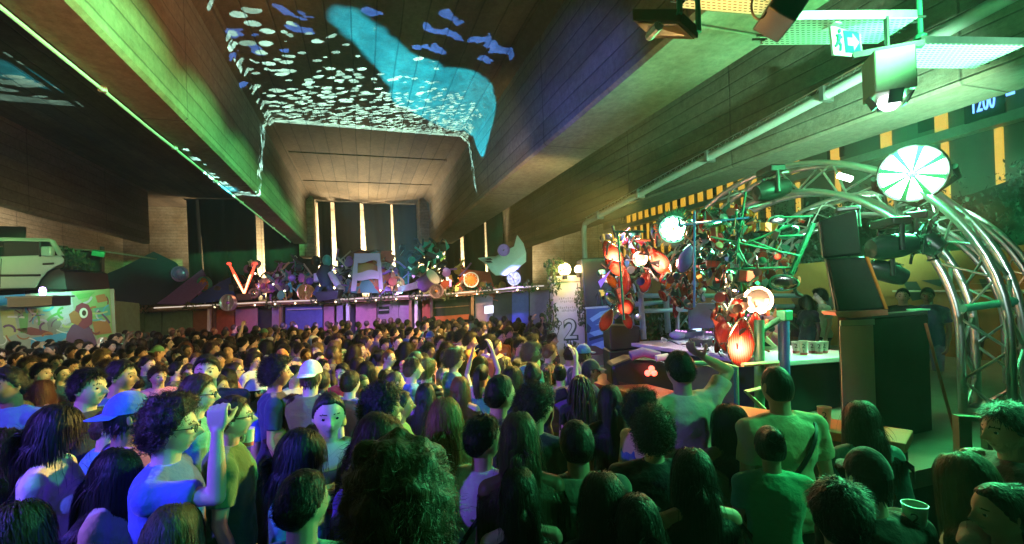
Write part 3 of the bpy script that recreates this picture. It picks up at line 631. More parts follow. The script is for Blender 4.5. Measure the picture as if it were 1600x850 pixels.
pipe_bundle(615, 425, 12, 22, 22, 'scrap strung beside the right slope of the patchwork tent', 11, [black, silver, purple, rust])
pipe_bundle(395, 432, 10, 20, 20, 'scrap tubes right beside the red V light', 14, [black, silver, purple])
pipe_bundle(430, 450, 24, 12, 44, 'low clutter of parts along the edge right of the V light', 21, [black, navy, purple, silver, gold, teal])
pipe_bundle(535, 430, 12, 26, 40, 'upright scrap between the robot figure and the lavender frame', 22, [black, navy, purple, silver])
pipe_bundle(660, 395, 34, 12, 40, 'dark scrap spikes standing highest above the teal gear heap', 23, [black, black, navy, teal])
pipe_bundle(745, 452, 40, 7, 40, 'low row of scrap along the roof edge under the pale bonnet', 24, [black, gold, silver, rust, teal])
pipe_bundle(340, 458, 26, 9, 26, 'small scrap strewn around the blue bonnet panel', 25, [black, navy, silver, purple])
pipe_bundle(600, 452, 26, 7, 30, 'small scrap strewn at the foot of the patchwork tent', 26, [black, silver, gold, purple])
b = MB(); d_ = dl(650)-.2
for i in range(4): b.path([cd(622, 455-i*1.6, d_), cd(640, 452-i*2.2, d_), cd(662, 446-i*2.6, d_)], .045, 8)
tag(b.obj('exhaust_pipes', silver), 'stack of pale exhaust pipes lying along the roof edge', 'pipes')
dr = thing('drum', 'blue-violet drum tilted beside the exhaust pipes', 'drum', cd(664, 442, d_)); b = MB(); b.lathe([(.28, -.3), (.28, .3)], cd(667, 440, d_+.1), RV*.9-FV*.5+U0*.6, 20); b.obj('shell', purple, dr)
b = MB(); ax = (RV*.9-FV*.5+U0*.6).normalized(); b.lathe([(.27, 0), (.3, .01), (.3, .05), (.26, .06)], cd(667, 440, d_+.1)+ax*.3, ax, 20); b.obj('hoop', white_p, dr)
b = MB(); b.prism([cd(720, 420, d_+.9), cd(765, 425, d_+.9), cd(772, 448, d_+.9), cd(722, 450, d_+.9)], FV*.1); tag(b.obj('scrap_board', rust, None, False), 'rust-brown board leaning behind the white hubcap', 'board')
for i, x in enumerate((228, 300, 345, 425, 500, 545, 585, 606, 655, 700, 760, 825)):
    b = MB(); leaves(b, fp(x, ledge(x)+2, -.3), (.45, .15, .22), 70, .07, i)
    tag(b.obj('trailing_plant', leafm if i % 2 else leafd, smooth=False), 'trailing plant on the roof edge ' + ['under the tarpaulin', 'under the violet bonnet', 'under the blue bonnet', 'right of the V light', 'left of the black case', 'left of the chair-back frame', 'at the foot of the chair-back frame', 'right of the chair-back frame', 'by the exhaust pipes', 'by the rainbow wheel', 'under the pale bonnet', 'near the lamp pillar'][i], 'plant', 'plants along the bar roof edge')
strg = thing('string_lights', 'string of small warm bulbs under the bar roof edge', 'string lights', fp(590, 470, -.4))

for x in np.linspace(335, 840, 17): b = MB(); b.ell(fp(x, ledge(x)+5.5, -.4), .035, None, 8, 5); b.obj('bulb', E('warm_bulb', (1, .72, .4), 2.5), strg)
b = MB(); b.path([fp(x, ledge(x)+4.6+1.2*math.sin(x*.2), -.4) for x in np.linspace(325, 850, 60)], .012, 5); b.obj('wire', blackp, strg)

# ------------------------------------------------------------------ left: container with mural, car on top, fence
A0 = at_y(-160, 470, 13.6); dA = 12.6
cl = thing('painted_container', 'graffiti-covered container wall at the left under the car', 'container', cd(80, 500, 12))
_a, _b = cd(-140, 470, 9.8), cd(187, 450, 13.1); WPN = Vector((_b.y-_a.y, -(_b.x-_a.x), 0)).normalized()
def wp(x, y, off=0.):
    r = ray(x, y); return CP + r*((_a-CP).dot(WPN)/r.dot(WPN) + off)
_e = ray(190, 470); EDGE = Vector((_e.x, _e.y, 0)).normalized()
bl = wp(-140, 460); brr = wp(187, 450); 
def wl(x): return 462 - x*.062
topL = wp(-140, wl(-140)); topR = wp(178, wl(178))
b = MB(); base = [Vector((topL.x, topL.y, 0)), Vector((topR.x, topR.y, 0))]
b.prism([topL, topR, base[1], base[0]], EDGE*2.4); b.obj('container_body', M('mural_base', (.30, .31, .27), .6, var=.3, scale=2.5), cl, False)
def paint(poly, mat, lift=.012, name='painted_shape'):
    b = MB(); b.prism([wp(x, y)-FV*lift for x, y in poly], -FV*.006); return b.obj(name, mat, cl, False)
def blob(cx, cy, rx, ry, mat, lift, n=20, a=0., name='painted_shape'):
    return paint([(cx+rx*math.cos(t)*math.cos(a)-ry*math.sin(t)*math.sin(a), cy+rx*math.cos(t)*math.sin(a)+ry*math.sin(t)*math.cos(a)) for t in np.linspace(0, 2*math.pi, n+1)[:-1]], mat, lift, name)
mp_ = lambda n, c: M('mural_'+n, c, .6, var=.2, scale=4)
mpur, mor, mwh, mgr, mbl, mli, mye = mp_('purple', (.13, .05, .14)), mp_('orange', (.36, .13, .06)), mp_('white', (.62, .58, .6)), mp_('green', (.12, .3, .1)), mp_('blue', (.05, .28, .5)), mp_('lilac', (.45, .36, .5)), mp_('ochre', (.4, .38, .18))
paint([(0, 462), (40, 459), (42, 470), (0, 478)], mbl); paint([(78, 460), (112, 456), (118, 500), (96, 512), (80, 488)], mli)
paint([(112, 456), (172, 451), (178, 540), (160, 545), (128, 470)], mp_('leafgreen', (.22, .33, .14)))
for poly, m_ in (([(2, 485), (22, 484), (30, 520), (8, 530)], mye), ([(30, 490), (46, 486), (44, 520), (34, 520)], mgr), ([(24, 514), (50, 511), (78, 518), (84, 523), (50, 524)], mp_('plum', (.2, .05, .06))), ([(50, 528), (90, 522), (112, 516), (104, 528), (80, 545), (50, 545)], mbl), ([(75, 505), (82, 495), (92, 496), (98, 505), (88, 522), (78, 522)], mp_('grey', (.2, .2, .2))), ([(150, 462), (164, 459), (170, 470), (154, 473)], mor), ([(148, 482), (172, 478), (174, 492), (152, 496)], mp_('teal', (.08, .28, .24))), ([(146, 503), (170, 500), (176, 520), (150, 524)], mor), ([(120, 460), (150, 456), (140, 465), (124, 468)], mgr)): paint(poly, m_, .02)
def stroke(pts, w, mat, lift=.03):
    P_ = []; Q_ = []
    for i, (x, y) in enumerate(pts):
        x0, y0 = pts[max(0, i-1)]; x1, y1 = pts[min(len(pts)-1, i+1)]; l = math.hypot(x1-x0, y1-y0)+1e-6; P_.append((x-(y1-y0)/l*w, y+(x1-x0)/l*w)); Q_.append((x+(y1-y0)/l*w, y-(x1-x0)/l*w))
    paint(P_+Q_[::-1], mat, lift, 'painted_line')
q = random.Random(4)
for i in range(46):
    x, y = q.uniform(0, 172), q.uniform(463, 532); an = q.uniform(0, 6.3); k = q.uniform(-.5, .5); s_ = q.uniform(2.2, 5.5); pp_ = []
    for j in range(7): pp_.append((x, y)); x += math.cos(an)*s_; y += math.sin(an)*s_*.8; an += k
    if all(-2 < a < 175 and 461 < b_ < 545 for a, b_ in pp_): stroke(pp_, q.uniform(.5, 1.8), q.choice([mpur, mgr, mwh, mli, mye, mbl, MATS['mural_grey'], MATS['mural_plum'], mor]), .022+.0001*i)
# parrot-like painted bird
paint([(104, 545), (106, 522), (114, 508), (126, 503), (140, 508), (150, 528), (156, 548)], mpur, .028); paint([(118, 490), (121, 478), (130, 473), (140, 476), (146, 488), (146, 506), (134, 514), (120, 506)], mp_('maroon', (.22, .03, .07)), .034)
blob(133, 489, 6.5, 8, mwh, .04, name='painted_eye'); blob(134, 489, 3.2, 4.5, black, .046, name='painted_eye')
paint([(110, 491), (118, 485), (127, 490), (130, 500), (124, 508), (114, 504)], mor, .04)
b = MB(); 
bb_ = thing('bench_box', 'long dark box fixed in front of the graffiti wall', 'box', wp(40, 480, -.5)); b.prism([wp(10, 465, -.6), wp(81, 463, -.6), wp(81, 478, -.6), wp(10, 482, -.6)], FV*.5); b.obj('box', blackp, bb_, False, bevel=.02)
b = MB(); b.prism([wp(8, 463.5, -.62), wp(83, 461.5, -.62), wp(83, 464, -.62), wp(8, 466, -.62)], FV*.56); b.obj('lid', darkgrey, bb_, False)
pl = thing('violet_lamp', 'small violet lamp standing on the dark box at left', 'lamp', wp(67, 462, -.4)); b = MB(); b.lathe([(.05, 0), (.07, .12), (.05, .2), (0, .22)], wp(67, 462, -.4), (0, 0, 1), 12); b.obj('glow', E('violet_lamp_glow', (.6, .4, 1), 4), pl)
b = MB(); b.lathe([(.08, -.05), (.08, 0)], wp(67, 462, -.4), (0, 0, 1), 12); b.obj('base', black, pl)

# hatchback: rear half side view, standing on the container roof
Dc = 12.0
car = thing('car', 'pale green hatchback parked on top of the painted container', 'car', cd(20, 452, Dc))
cpaint = M('car_pale_green', (.42, .55, .47), .3, .1, var=.06, coat=.6)
def cp_(x, y, o=0.): return cd(x, y, Dc+o)
_c = ray(104, 430); depth = Vector((_c.x, _c.y, 0)).normalized()*1.55
body = [(-175, 452), (-178, 420), (-160, 404), (-90, 402), (-62, 398), (-40, 402), (72, 398), (95, 399), (101, 405), (99, 411), (88, 416), (74, 424), (64, 436), (58, 447), (56, 450), (-100, 453), (-108, 436), (-120, 428), (-135, 432), (-145, 452)]
b = MB(); b.prism([cp_(*q) for q in body], depth); b.obj('body', cpaint, car, False, bevel=.03)
roof = [(-62, 398), (-28, 373), (4, 371), (76, 372.5), (82, 375), (97, 399), (90, 399.5), (77, 377.5), (4, 376.5), (-24, 378.5), (-54, 399)]
b = MB(); b.prism([cp_(*q) for q in roof], FV*.07); b.obj('window_pillar_frame', cpaint, car, False, bevel=.01)
b = MB(); b.prism([cp_(*q)+depth-FV*.07 for q in roof], FV*.07); b.obj('window_pillar_frame', cpaint, car, False, bevel=.01)
b = MB(); b.prism([cp_(-28, 373), cp_(4, 371), cp_(76, 372.5), cp_(82, 375), cp_(80, 377), cp_(4, 375), cp_(-26, 377)], depth); b.obj('roof', cpaint, car, False, bevel=.02)
for q in ([(-50, 399), (-22, 379), (-4, 377.5), (-2, 402)], [(3, 402), (5, 377.5), (61, 378), (62, 401)], [(65, 401), (64, 378), (76, 379), (91, 400)]):
    b = MB(); b.prism([cp_(*p_, .05) for p_ in q], FV*.012); b.obj('side_window', M('car_glass', (.012, .018, .018), .6, var=.3, bump=0), car, False)
for q in ((62.8, 401, 62.5, 377.5),): b = MB(); b.tube(cp_(q[0], q[1], .0), cp_(q[2], q[3], .0), .03, 8); b.obj('window_divider', blackp, car)
b = MB(); b.tube(cp_(-100, 431.5, -.01), cp_(63, 430, -.01), .03, 8); b.obj('rubbing_strip', blackp, car)
b = MB(); b.prism([cp_(66, 411, -.03), cp_(83, 410, -.03), cp_(83, 413, -.03), cp_(66, 414, -.03)], FV*.03); b.obj('door_handle', blackp, car, False, bevel=.01)
for x0 in (2.0,): b = MB(); b.tube(cp_(x0, 404, -.004), cp_(x0-2, 449, -.004), .008, 6); b.obj('door_seam', blackp, car)
b = MB(); b.box(cp_(75, 393, -.08), (.22, .2, .26)); b.obj('door_mirror', cpaint, car, bevel=.04)
wc = cp_(92, 448, .1); b = MB(); b.lathe([(.14, -.11), (.30, -.1), (.36, -.03), (.36, .08), (.3, .12), (.14, .12)], cp_(84, 440, .25), FV, 26); b.obj('wheel', rubber, car)
b = MB(); b.prism([cp_(*q, .05) for q in ((58, 452), (64, 438), (74, 427), (90, 420), (100, 424), (104, 452))], FV*1.3); b.obj('wheel_well', black, car, False)
# dark fence panels and bush behind the car
fn = thing('fence', 'dark fence panels behind the car and its bush', 'fence', cd(130, 440, 14.4))
for x0, x1 in ((-60, 38), (40, 96), (98, 156)):
    b = MB(); b.prism([cd(x0, 352+(x0>0)*28 if x0 < 90 else 389, 14.4), cd(x1, (354 if x0 < 0 else 384) if x0 < 90 else 394, 14.4), cd(x1, 470, 14.4), cd(x0, 470, 14.4)], FV*.06); b.obj('panel', M('dark_fence', (.03, .045, .045), .7), fn, False)
for x, y in ((156, 385), (98, 384), (39, 375)): b = MB(); b.prism([cd(x, y, 14.3), cd(x+3, y, 14.3), cd(x+3, 470, 14.3), cd(x, 470, 14.3)], FV*.1); b.obj('post', black, fn, False)
b = MB(); b.path([cd(60, 386, 14.2), cd(156, 392, 14.2), cd(205, 399, 14.6), cd(245, 405, 15)], .025, 6); b.obj('top_rail', steel, fn)
cm = thing('floodlamp', 'small green-lit lamp fitting on top of the fence post', 'lamp', cd(154, 394, 14)); b = MB(); b.box(cd(154, 396, 14), (.3, .2, .16), Euler((.3, .2, .3))); b.obj('head', green_p, cm, bevel=.02); b = MB(); b.tube(cd(156, 399, 14.1), cd(156, 410, 14.2), .02); b.obj('stem', black, cm)
b = MB(); leaves(b, cd(108, 420, 13.2), (.55, .4, .62), 520, .075, 77); leaves(b, cd(96, 436, 13), (.4, .3, .3), 220, .07, 78)
bs_ = thing('bush', 'grey-green bush growing between car and dark fence', 'bush', cd(108, 450, 13.2)); b.obj('foliage', leafd, bs_, False)
b = MB(); [b.path([cd(108, 452, 13.2), cd(108+dx, 435, 13.2), cd(108+dx*2.2, 412, 13.2)], [.03, .02, .008], 6) for dx in (-6, -2, 3, 7)]; b.obj('stem', wood_d, bs_)
# graffiti panel between the container and the bar
b = MB(); b.prism([cd(176, 470, 14.5), cd(214, 474, 16), Vector((*cd(214, 474, 16).xy, 0)), Vector((*cd(176, 470, 14.5).xy, 0))], FV*.1)
gp = thing('poster_panel', 'green panel with white and yellow posters beside the container', 'panel', cd(195, 500, 15)); b.obj('panel', MATS['plank_green'], gp, False)
_p0, _p1 = cd(176, 470, 14.5), cd(214, 474, 16); PN = Vector((_p1.y-_p0.y, -(_p1.x-_p0.x), 0)).normalized()
def pq(x, y): r = ray(x, y); return CP + r*((_p0-CP).dot(PN)/r.dot(PN)-.04)
for i, (x, y, w, h, c_) in enumerate(((186, 492, 10, 14, 'white'), (205, 514, 9, 14, 'ochre'), (194, 512, 8, 12, 'white'), (201, 490, 8, 10, 'teal'))):
    b = MB(); b.prism([pq(x, y), pq(x+w, y+.5), pq(x+w, y+h), pq(x, y+h)], -FV*.008); b.obj('poster', MATS['mural_'+c_] if c_ != 'ochre' else M('poster_yellow', (.75, .5, .05), .6), gp, False)
# ------------------------------------------------------------------ white lamp pillar with the stencilled 2
pc = cd(889, 500, 9.5); pil = thing('lamp_pillar', 'whitewashed square pillar stencilled with a large 2 under two warm lamps', 'pillar', (pc.x, pc.y, 0))
RZ = Matrix((Vector((RV.x, RV.y, 0)).normalized(), Vector((FV.x, FV.y, 0)), U0)).transposed()
def pb(c, sz): b = MB(); b.box(Vector((pc.x, pc.y, 0))+RZ @ Vector(c), sz, RZ); return b
pzt = 2.52
pb((0, .3, pzt/2), (.64, .6, pzt)).obj('shaft', M('whitewash', (.62, .64, .58), .7, var=.2, scale=4), pil, bevel=.01)
pb((0, .3, pzt+.07), (.72, .66, .13)).obj('cap', M('cap_cream', (.7, .66, .5), .6), pil, bevel=.012)
inkm = M('stencil_ink', (.05, .10, .05), .7)
def ptext(name, tx, x, z, size, off=0.): return text_mb(name, tx, Vector((pc.x, pc.y, 0))+RZ @ Vector((x, -.004, z)), RZ.col[0], U0, size, .003, inkm, pil, off)
ptext('stencil_numeral', '2', .03, 1.52, .58, .028); 
ring = MB(); o_ = Vector((pc.x, pc.y, 0))
t2 = text_mb('numeral_face', '2', o_+RZ @ Vector((.02, -.012, 1.53)), RZ.col[0], U0, .58, .003, M('stencil_pale', (.66, .74, .58), .7), pil)
b = MB(); b.path([o_+RZ @ Vector((-.2+.045*math.cos(t), -.004, 1.68+.045*math.sin(t))) for t in np.linspace(0, 6.28, 15)], .008, 5); b.path([o_+RZ @ Vector(q) for q in ((-.2, -.004, 1.63), (-.23, -.004, 1.5), (-.27, -.004, 1.42))], .008, 5); b.obj('stencil_key', inkm, pil)
for k, (z, w) in enumerate(((2.18, .36), (2.12, .3), (1.99, .34), (1.93, .26))):
    b = MB()
    for j in range(9): b.box(o_+RZ @ Vector((-w/2+w*j/8, -.003, z+.006*((j*7+k) % 3))), (.022, .004, .03*(1+((j*5+k) % 3)*.3)), RZ)
    b.obj('faded_line', M('faded_ink', (.35, .4, .3), .8), pil, False)
hot = E('warm_lamp', (1, .72, .33), 9)
for i, (x, y, r, lab) in enumerate(((882, 421, .13, 'larger warm globe lamp on top of the stencilled pillar'), (904, 421, .085, 'smaller bright bulb right of the globe lamp on the pillar'))):
    c = cd(x, y, 9.35); l_ = thing('globe_lamp', lab, 'lamp', c-Vector((0, 0, r))); b = MB(); b.ell(c, r, None, 16, 12); b.obj('globe', hot, l_); b = MB(); b.lathe([(.05, -.07), (.05, 0), (.07, .02)], c-Vector((0, 0, r+.0)), (0, 0, 1), 12); b.obj('socket', black, l_)
for i, (x, y, rx, rz, n, lab) in enumerate(((866, 440, .16, .30, 130, 'ivy trailing down the left edge of the lamp pillar'), (862, 500, .16, .42, 170, 'lower ivy left of the stencilled numeral'), (906, 470, .12, .35, 110, 'ivy on the right edge of the lamp pillar'), (908, 500, .06, .14, 40, 'small ivy sprig beside the stencilled numeral'), (868, 415, .28, .16, 150, 'foliage around the globe lamp'), (893, 540, .16, .14, 60, 'ivy at the foot of the stencilled numeral'))):
    b = MB(); leaves(b, cd(x, y, 9.2), (rx, .12, rz), n, .045, 40+i)
    iv = thing('ivy', lab, 'plant', cd(x, y, 9.2), 'ivy on the lamp pillar'); b.obj('foliage', leafm, iv, False)
    b = MB(); b.path([cd(x, y, 9.25)+U0*z+RV*.04*math.sin(z*9+i) for z in np.linspace(-rz, rz, 8)], .008, 5); b.obj('stem', wood_d, iv)
# speaker and blue poster right of the pillar
spk = thing('speaker', 'large dark speaker cabinet right of the lamp pillar', 'speaker', cd(928, 478, 9.2))
def qprism(pts, d, th, name, mat, parent, bevel=0.): b = MB(); b.prism([cd(x, y, d+o) for x, y, o in [(q+(0,))[:3] for q in pts]], th); return b.obj(name, mat, parent, False, bevel=bevel)
qprism([(908, 404), (952, 401), (958, 477), (914, 480)], 9.1, FV*.7, 'cabinet', blackp, spk, .02); qprism([(913, 410), (947, 408), (952, 471), (918, 474)], 9.09, -FV*.012, 'grille', M('speaker_grille', (.03, .028, .025), .7, scale=60), spk)
qprism([(914, 480.5), (958, 477.5), (959, 480), (915, 483)], 9.1, FV*.6, 'shelf', white_p, spk)
bp = thing('painted_board', 'tall blue board with pale brush strokes beside the pillar', 'board', cd(938, 545, 9))
qprism([(916, 483), (959, 480), (962, 548), (919, 552)], 9.0, FV*.06, 'board', M('board_blue', (.10, .16, .36), .5, var=.25, scale=3), bp)
for poly in ([(921, 498), (938, 487), (954, 483), (940, 494), (926, 503)], [(920, 520), (950, 511), (960, 512), (958, 517), (930, 526)], [(924, 538), (958, 527), (960, 545), (926, 549)], [(930, 508), (944, 503), (942, 508)]): qprism([q+(-.01,) for q in poly], 9.0, -FV*.006, 'brush_stroke', M('board_pale', (.35, .55, .72), .5), bp)
for poly in ([(920, 528), (960, 517), (960, 521), (921, 533)], [(917, 505), (924, 512), (921, 520), (917, 520)]): qprism([q+(-.018,) for q in poly], 9.0, -FV*.006, 'dark_stroke', M('board_navy', (.03, .05, .08), .5), bp)
tbl = thing('wooden_counter', 'small wooden counter at the foot of the blue board', 'counter', cd(925, 560, 8.3))
qprism([(905, 542), (930, 540), (948, 549), (922, 553)], 8.2, -U0*.05, 'top', wood, tbl); 
b = MB(); c0 = cd(926, 548, 8.3); b.bx(c0.x-.25, c0.x+.25, c0.y-.2, c0.y+.2, 0, c0.z-.06); b.obj('base', wood, tbl, False)

# ------------------------------------------------------------------ stage, table, barrier
stg = thing('stage', 'low timber stage platform under the truss arch', 'stage', (6, 5, 0))
STZ = 1.0
b = MB(); b.bx(3.3, 9.2, 2.15, 9.0, STZ-.12, STZ); b.obj('platform', M('stage_boards', (.16, .17, .13), .6, var=.4, scale=3), stg, False)
b = MB(); b.bx(3.36, 9.1, 2.25, 8.9, 0, STZ-.125); b.obj('skirt', black, stg, False)
for y in np.arange(2.4, 9, 1.1): b = MB(); b.bx(3.28, 3.34, y, y+.12, 0, STZ-.13); b.obj('upright', wood_d, stg, False)
# DJ table
TZ = 1.55
tb = thing('dj_table', 'long white-topped DJ table with black cloth front', 'table', (4.4, 4.6, STZ))
T4 = [(3.62, 5.9), (3.72, 3.5), (4.95, 3.35), (5.0, 5.7)]
b = MB(); b.prism([(x, y, TZ-.05) for x, y in T4], (0, 0, .05)); b.obj('table_top', M('table_white', (.6, .6, .62), .35, var=.12), tb, False, bevel=.008)
b = MB(); rows = []
for z in (TZ-.055, 1.3, STZ+.01):
    rows.append([(3.7+.02*math.sin(y*17)*(TZ-z+.1)*3, y, z) for y in np.linspace(5.85, 3.58, 40)] + [(x, 3.52+.02*math.sin(x*19)*(TZ-z), z) for x in np.linspace(3.78, 4.9, 18)])
b.sheet(rows, .012); b.obj('skirt_cloth', drm, tb)
for x, y in ((3.85, 5.6), (4.85, 5.5), (4.8, 3.6), (3.9, 3.75)): b = MB(); b.tube((x, y, STZ), (x, y, TZ-.06), .025); b.obj('leg', steel, tb)
def on_table(x, y): p_ = at_z(x, y, TZ); return p_
# decks, mixer, laptop screen, cables
for i, (x, y, lab) in enumerate(((1078, 527, 'media player nearest the laptop stand'), (1128, 530, 'media player beside the red lamp column'))):
    c = on_table(x, y); t = thing('media_player', 'silver DJ ' + lab, 'DJ deck', c); R_ = Matrix.Rotation(rad(-5), 3, 'Z')
    b = MB(); b.box(c+Vector((0, 0, .05)), (.38, .32, .10), R_); b.obj('case', silver, t, bevel=.008)
    b = MB(); b.lathe([(.12, .10), (.12, .112), (.02, .116), (0, .116)], c+Vector((-.03, 0, 0)), (0, 0, 1), 24); b.obj('jog_wheel', blackp, t)
    b = MB(); b.box(c+R_ @ Vector((.14, 0, .14)), (.02, .18, .09), R_ @ Matrix.Rotation(.5, 3, 'Y')); b.obj('screen', E('deck_screen', (.5, .7, 1), 1.5), t)
    for k in range(4): b = MB(); b.lathe([(.014, .10), (.014, .112)], c+R_ @ Vector((-.15, -.12+.08*k, 0)), (0, 0, 1), 10); b.obj('button', E('button_glow', (.9, .3, 1), 2), t)
c = on_table(1104, 540); t = thing('dj_mixer', 'DJ mixer between the two media players', 'mixer', c); b = MB(); b.box(c+Vector((0, 0, .05)), (.34, .26, .1)); b.obj('case', darkgrey, t, bevel=.008)
for i in range(4):
    for j in range(3): b = MB(); b.lathe([(.012, .1), (.01, .125)], c+Vector((-.1+.07*j, -.09+.06*i, 0)), (0, 0, 1), 8); b.obj('knob', white_p, t)
for i in range(4): b = MB(); b.box(c+Vector((.12, -.09+.06*i, .106)), (.05, .014, .014)); b.obj('fader', white_p, t)
c = on_table(1058, 530); b = MB(); b.ell(c+Vector((0, 0, .06)), (.1, .14, .06), None, 14, 8); tag(b.obj('headphone_case', white_p), 'white rounded case at the near end of the table', 'case')
for i in range(7):
    b = MB(); a = on_table(1040+i*16, 536+i*4); b.path([a+Vector((.25*u-.05, .3*math.sin(u*4+i)*.4, .012+.05*max(0, math.sin(u*5+i)))) for u in np.linspace(0, 1, 12)], .008, 5)
    tag(b.obj('cable', blackp if i % 2 else white_p), 'thin cable looping over the near edge of the DJ table', 'cable', 'cables on the DJ table')
lp = thing('monitor_screen', 'dark monitor screen standing at the back of the DJ table', 'monitor', cd(1102, 510, 6.6)); qprism([(1076, 474), (1128, 473), (1132, 512), (1078, 514)], 6.6, FV*.06, 'screen', M('screen_violet', (.16, .14, .22), .25), lp, .01); b = MB(); b.tube(cd(1104, 512, 6.65), on_table(1104, 518), .04); b.obj('stand', black, lp)
# small black wedge on the right of the table
wd = thing('wedge_monitor', 'small pale wedge speaker lying on the table behind the red lamps', 'speaker', on_table(1205, 548)); qprism([(1178, 522), (1188, 515), (1216, 542), (1206, 547), (1180, 545)], 4.6, FV*.35, 'case', M('wedge_pale', (.55, .48, .4), .5), wd, .01); qprism([(1184, 526), (1205, 541), (1186, 541)], 4.59, -FV*.01, 'grille', blackp, wd)
# printed cups
cupm = M('cup_white', (.8, .76, .75), .45, var=.05, bump=0); cupi = M('cup_print', (.03, .02, .03), .5); cupr = M('cup_red', (.7, .12, .14), .45)
def cup(c, label, group, mat=cupm, tx='2', h=.125, red=True, face=None, drink=None):
    t = thing('cup', label, 'cup', c, group)
    b = MB(); b.lathe([(.0, .0), (.031, 0), (.043, h), (.045, h+.003), (.042, h+.003), (.040, h-.005), (.029, .006), (0, .006)], c, (0, 0, 1), 22); b.obj('cup_wall', mat, t)
    if red: b = MB(); b.lathe([(.0318, .004), (.0345, .03), (.0352, .03), (.0325, .003)], c, (0, 0, 1), 22); b.obj('red_band', cupr, t)
    f_ = Vector(face or (CP-c)); f_.z = 0; f_.normalize(); r_ = Vector((-f_.y, f_.x, 0))
    text_mb('cup_number', tx, c+f_*.0415+Vector((0, 0, h*.66)), r_, U0+f_*.1, .062, .002, cupi, t); text_mb('cup_number', '1', c+f_*.039+Vector((0, 0, h*.30)), r_, U0+f_*.1, .04, .002, cupi, t)
    if drink: b = MB(); b.lathe([(.0385, h-.03), (0, h-.029)], c, (0, 0, 1), 20); b.obj('drink', drink, t)
    return t
for i, (x, y, lab) in enumerate(((1244, 552, 'leftmost printed cup on the table edge'), (1256, 555, 'tallest printed cup, second on the table edge'), (1269, 552, 'printed cup in the middle of the table row'), (1280, 553, 'printed cup left of the last in the row'), (1288, 552, 'rightmost printed cup on the table edge'))):
    c = at_z(x, y, TZ); cup(c, lab, 'printed cups on the DJ table', h=.15 if i == 1 else .125)
# front barrier with orange-lit top
bar_t = thing('bar_counter', 'timber barrier with wide reddish top in front of the stage', 'counter', (2.4, 3.5, 0))
redtop = M('red_brown_top', (.55, .17, .07), .45, var=.25, scale=5)
BZ = 1.30
pA, pB, pC = at_z(955, 585, BZ), at_z(1060, 690, BZ), at_z(1335, 668, BZ)
def ctop(a, b_, w, name='counter_top'):
    a = Vector(a); b_ = Vector(b_); d_ = (b_-a).normalized(); n = Vector((-d_.y, d_.x, 0))*w
    m_ = MB(); m_.prism([a, b_, b_-n, a-n], (0, 0, -.06)); m_.obj(name, redtop, bar_t, False, bevel=.006)
    m_ = MB(); m_.prism([a-n*.1, b_-n*.1, b_-n*.2, a-n*.2], (0, 0, -a.z+.001)); m_.v = [(x, y, min(z, BZ-.063)) for x, y, z in m_.v]; m_.obj('front_boards', wood_d, bar_t, False)
P0, P1, P3 = Vector((2.35, 5.0, BZ)), Vector((2.5, 3.25, BZ)), Vector((3.12, 1.95, BZ))
ctop(P0, P1, -.42); ctop(P1+Vector((.02, -.05, .002)), P3, -.36)
c = at_z(1289, 668, BZ+.002); cup(c, 'pinkish printed cup alone on the reddish counter', None, M('cup_pink', (.8, .42, .36), .45, var=.05, bump=0), h=.14, red=False)
# crowd-control / tarpaulin screens in the pit
pt = thing('mesh_screen', 'pale framed panel with torn cloth in front of the DJ table', 'screen', cd(1112, 630, 4.0))
qprism([(1078, 570), (1146, 575), (1150, 650), (1080, 648)], 4.0, FV*.02, 'cloth', M('grey_screen', (.2, .2, .14), .7, var=.4), pt)
b = MB(); b.path([cd(1075, 568, 3.98), cd(1120, 567, 3.98), cd(1150, 574, 3.98), cd(1152, 655, 3.98)], .022, 8); b.obj('frame', green_p, pt)
# pit clutter: a quilted jacket/vehicle hulk lit red and violet
hk = thing('engine_hulk', 'dark car engine hulk lit red in the pit before the table', 'scrap', cd(990, 570, 5.2))
qprism([(955, 572), (985, 560), (1030, 562), (1070, 580), (1092, 596), (1080, 630), (1010, 645), (960, 625)], 4.9, FV*.35, 'chassis', black, hk, .04)
b = MB(); b.path([cd(985, 556, 4.85), cd(1005, 550, 4.85), cd(1030, 556, 4.85)], .05, 10); b.obj('intake_pipe', M('violet_pipe', (.25, .12, .35), .4), hk)
for i, (x, y) in enumerate(((1018, 576), (1012, 583), (1022, 583))): b = MB(); b.ell(cd(x, y, 4.8), .032, None, 10, 8); b.obj('red_lamp', E('pit_red', (1, .1, .05), 3), hk)
for i, (pts, c_) in enumerate((([(1025, 560), (1042, 557), (1056, 566), (1062, 572)], white_p), ([(1055, 566), (1072, 566), (1084, 572), (1090, 576)], orange), ([(1085, 574), (1110, 576), (1130, 582), (1150, 590)], M('striped_hose', (.4, .25, .2), .5)))):
    b = MB(); b.path([cd(x, y, 4.7) for x, y in pts], .035, 10); b.obj('hose', c_, hk)
qprism([(960, 590), (1010, 600), (1030, 640), (975, 640)], 4.9, FV*.3, 'valve_cover', rust, hk, .03)
# low round stool between (dark) and box by the poster
sp2 = thing('stage_monitor', 'dark speaker cabinets stacked left of the stage corner', 'speaker', cd(975, 560, 6.6)); qprism([(952, 508), (1000, 510), (1000, 545), (954, 548)], 6.6, FV*.5, 'cabinet', blackp, sp2, .02); qprism([(952, 549), (1000, 546), (1002, 600), (956, 602)], 6.6, FV*.5, 'cabinet', blackp, sp2, .02)

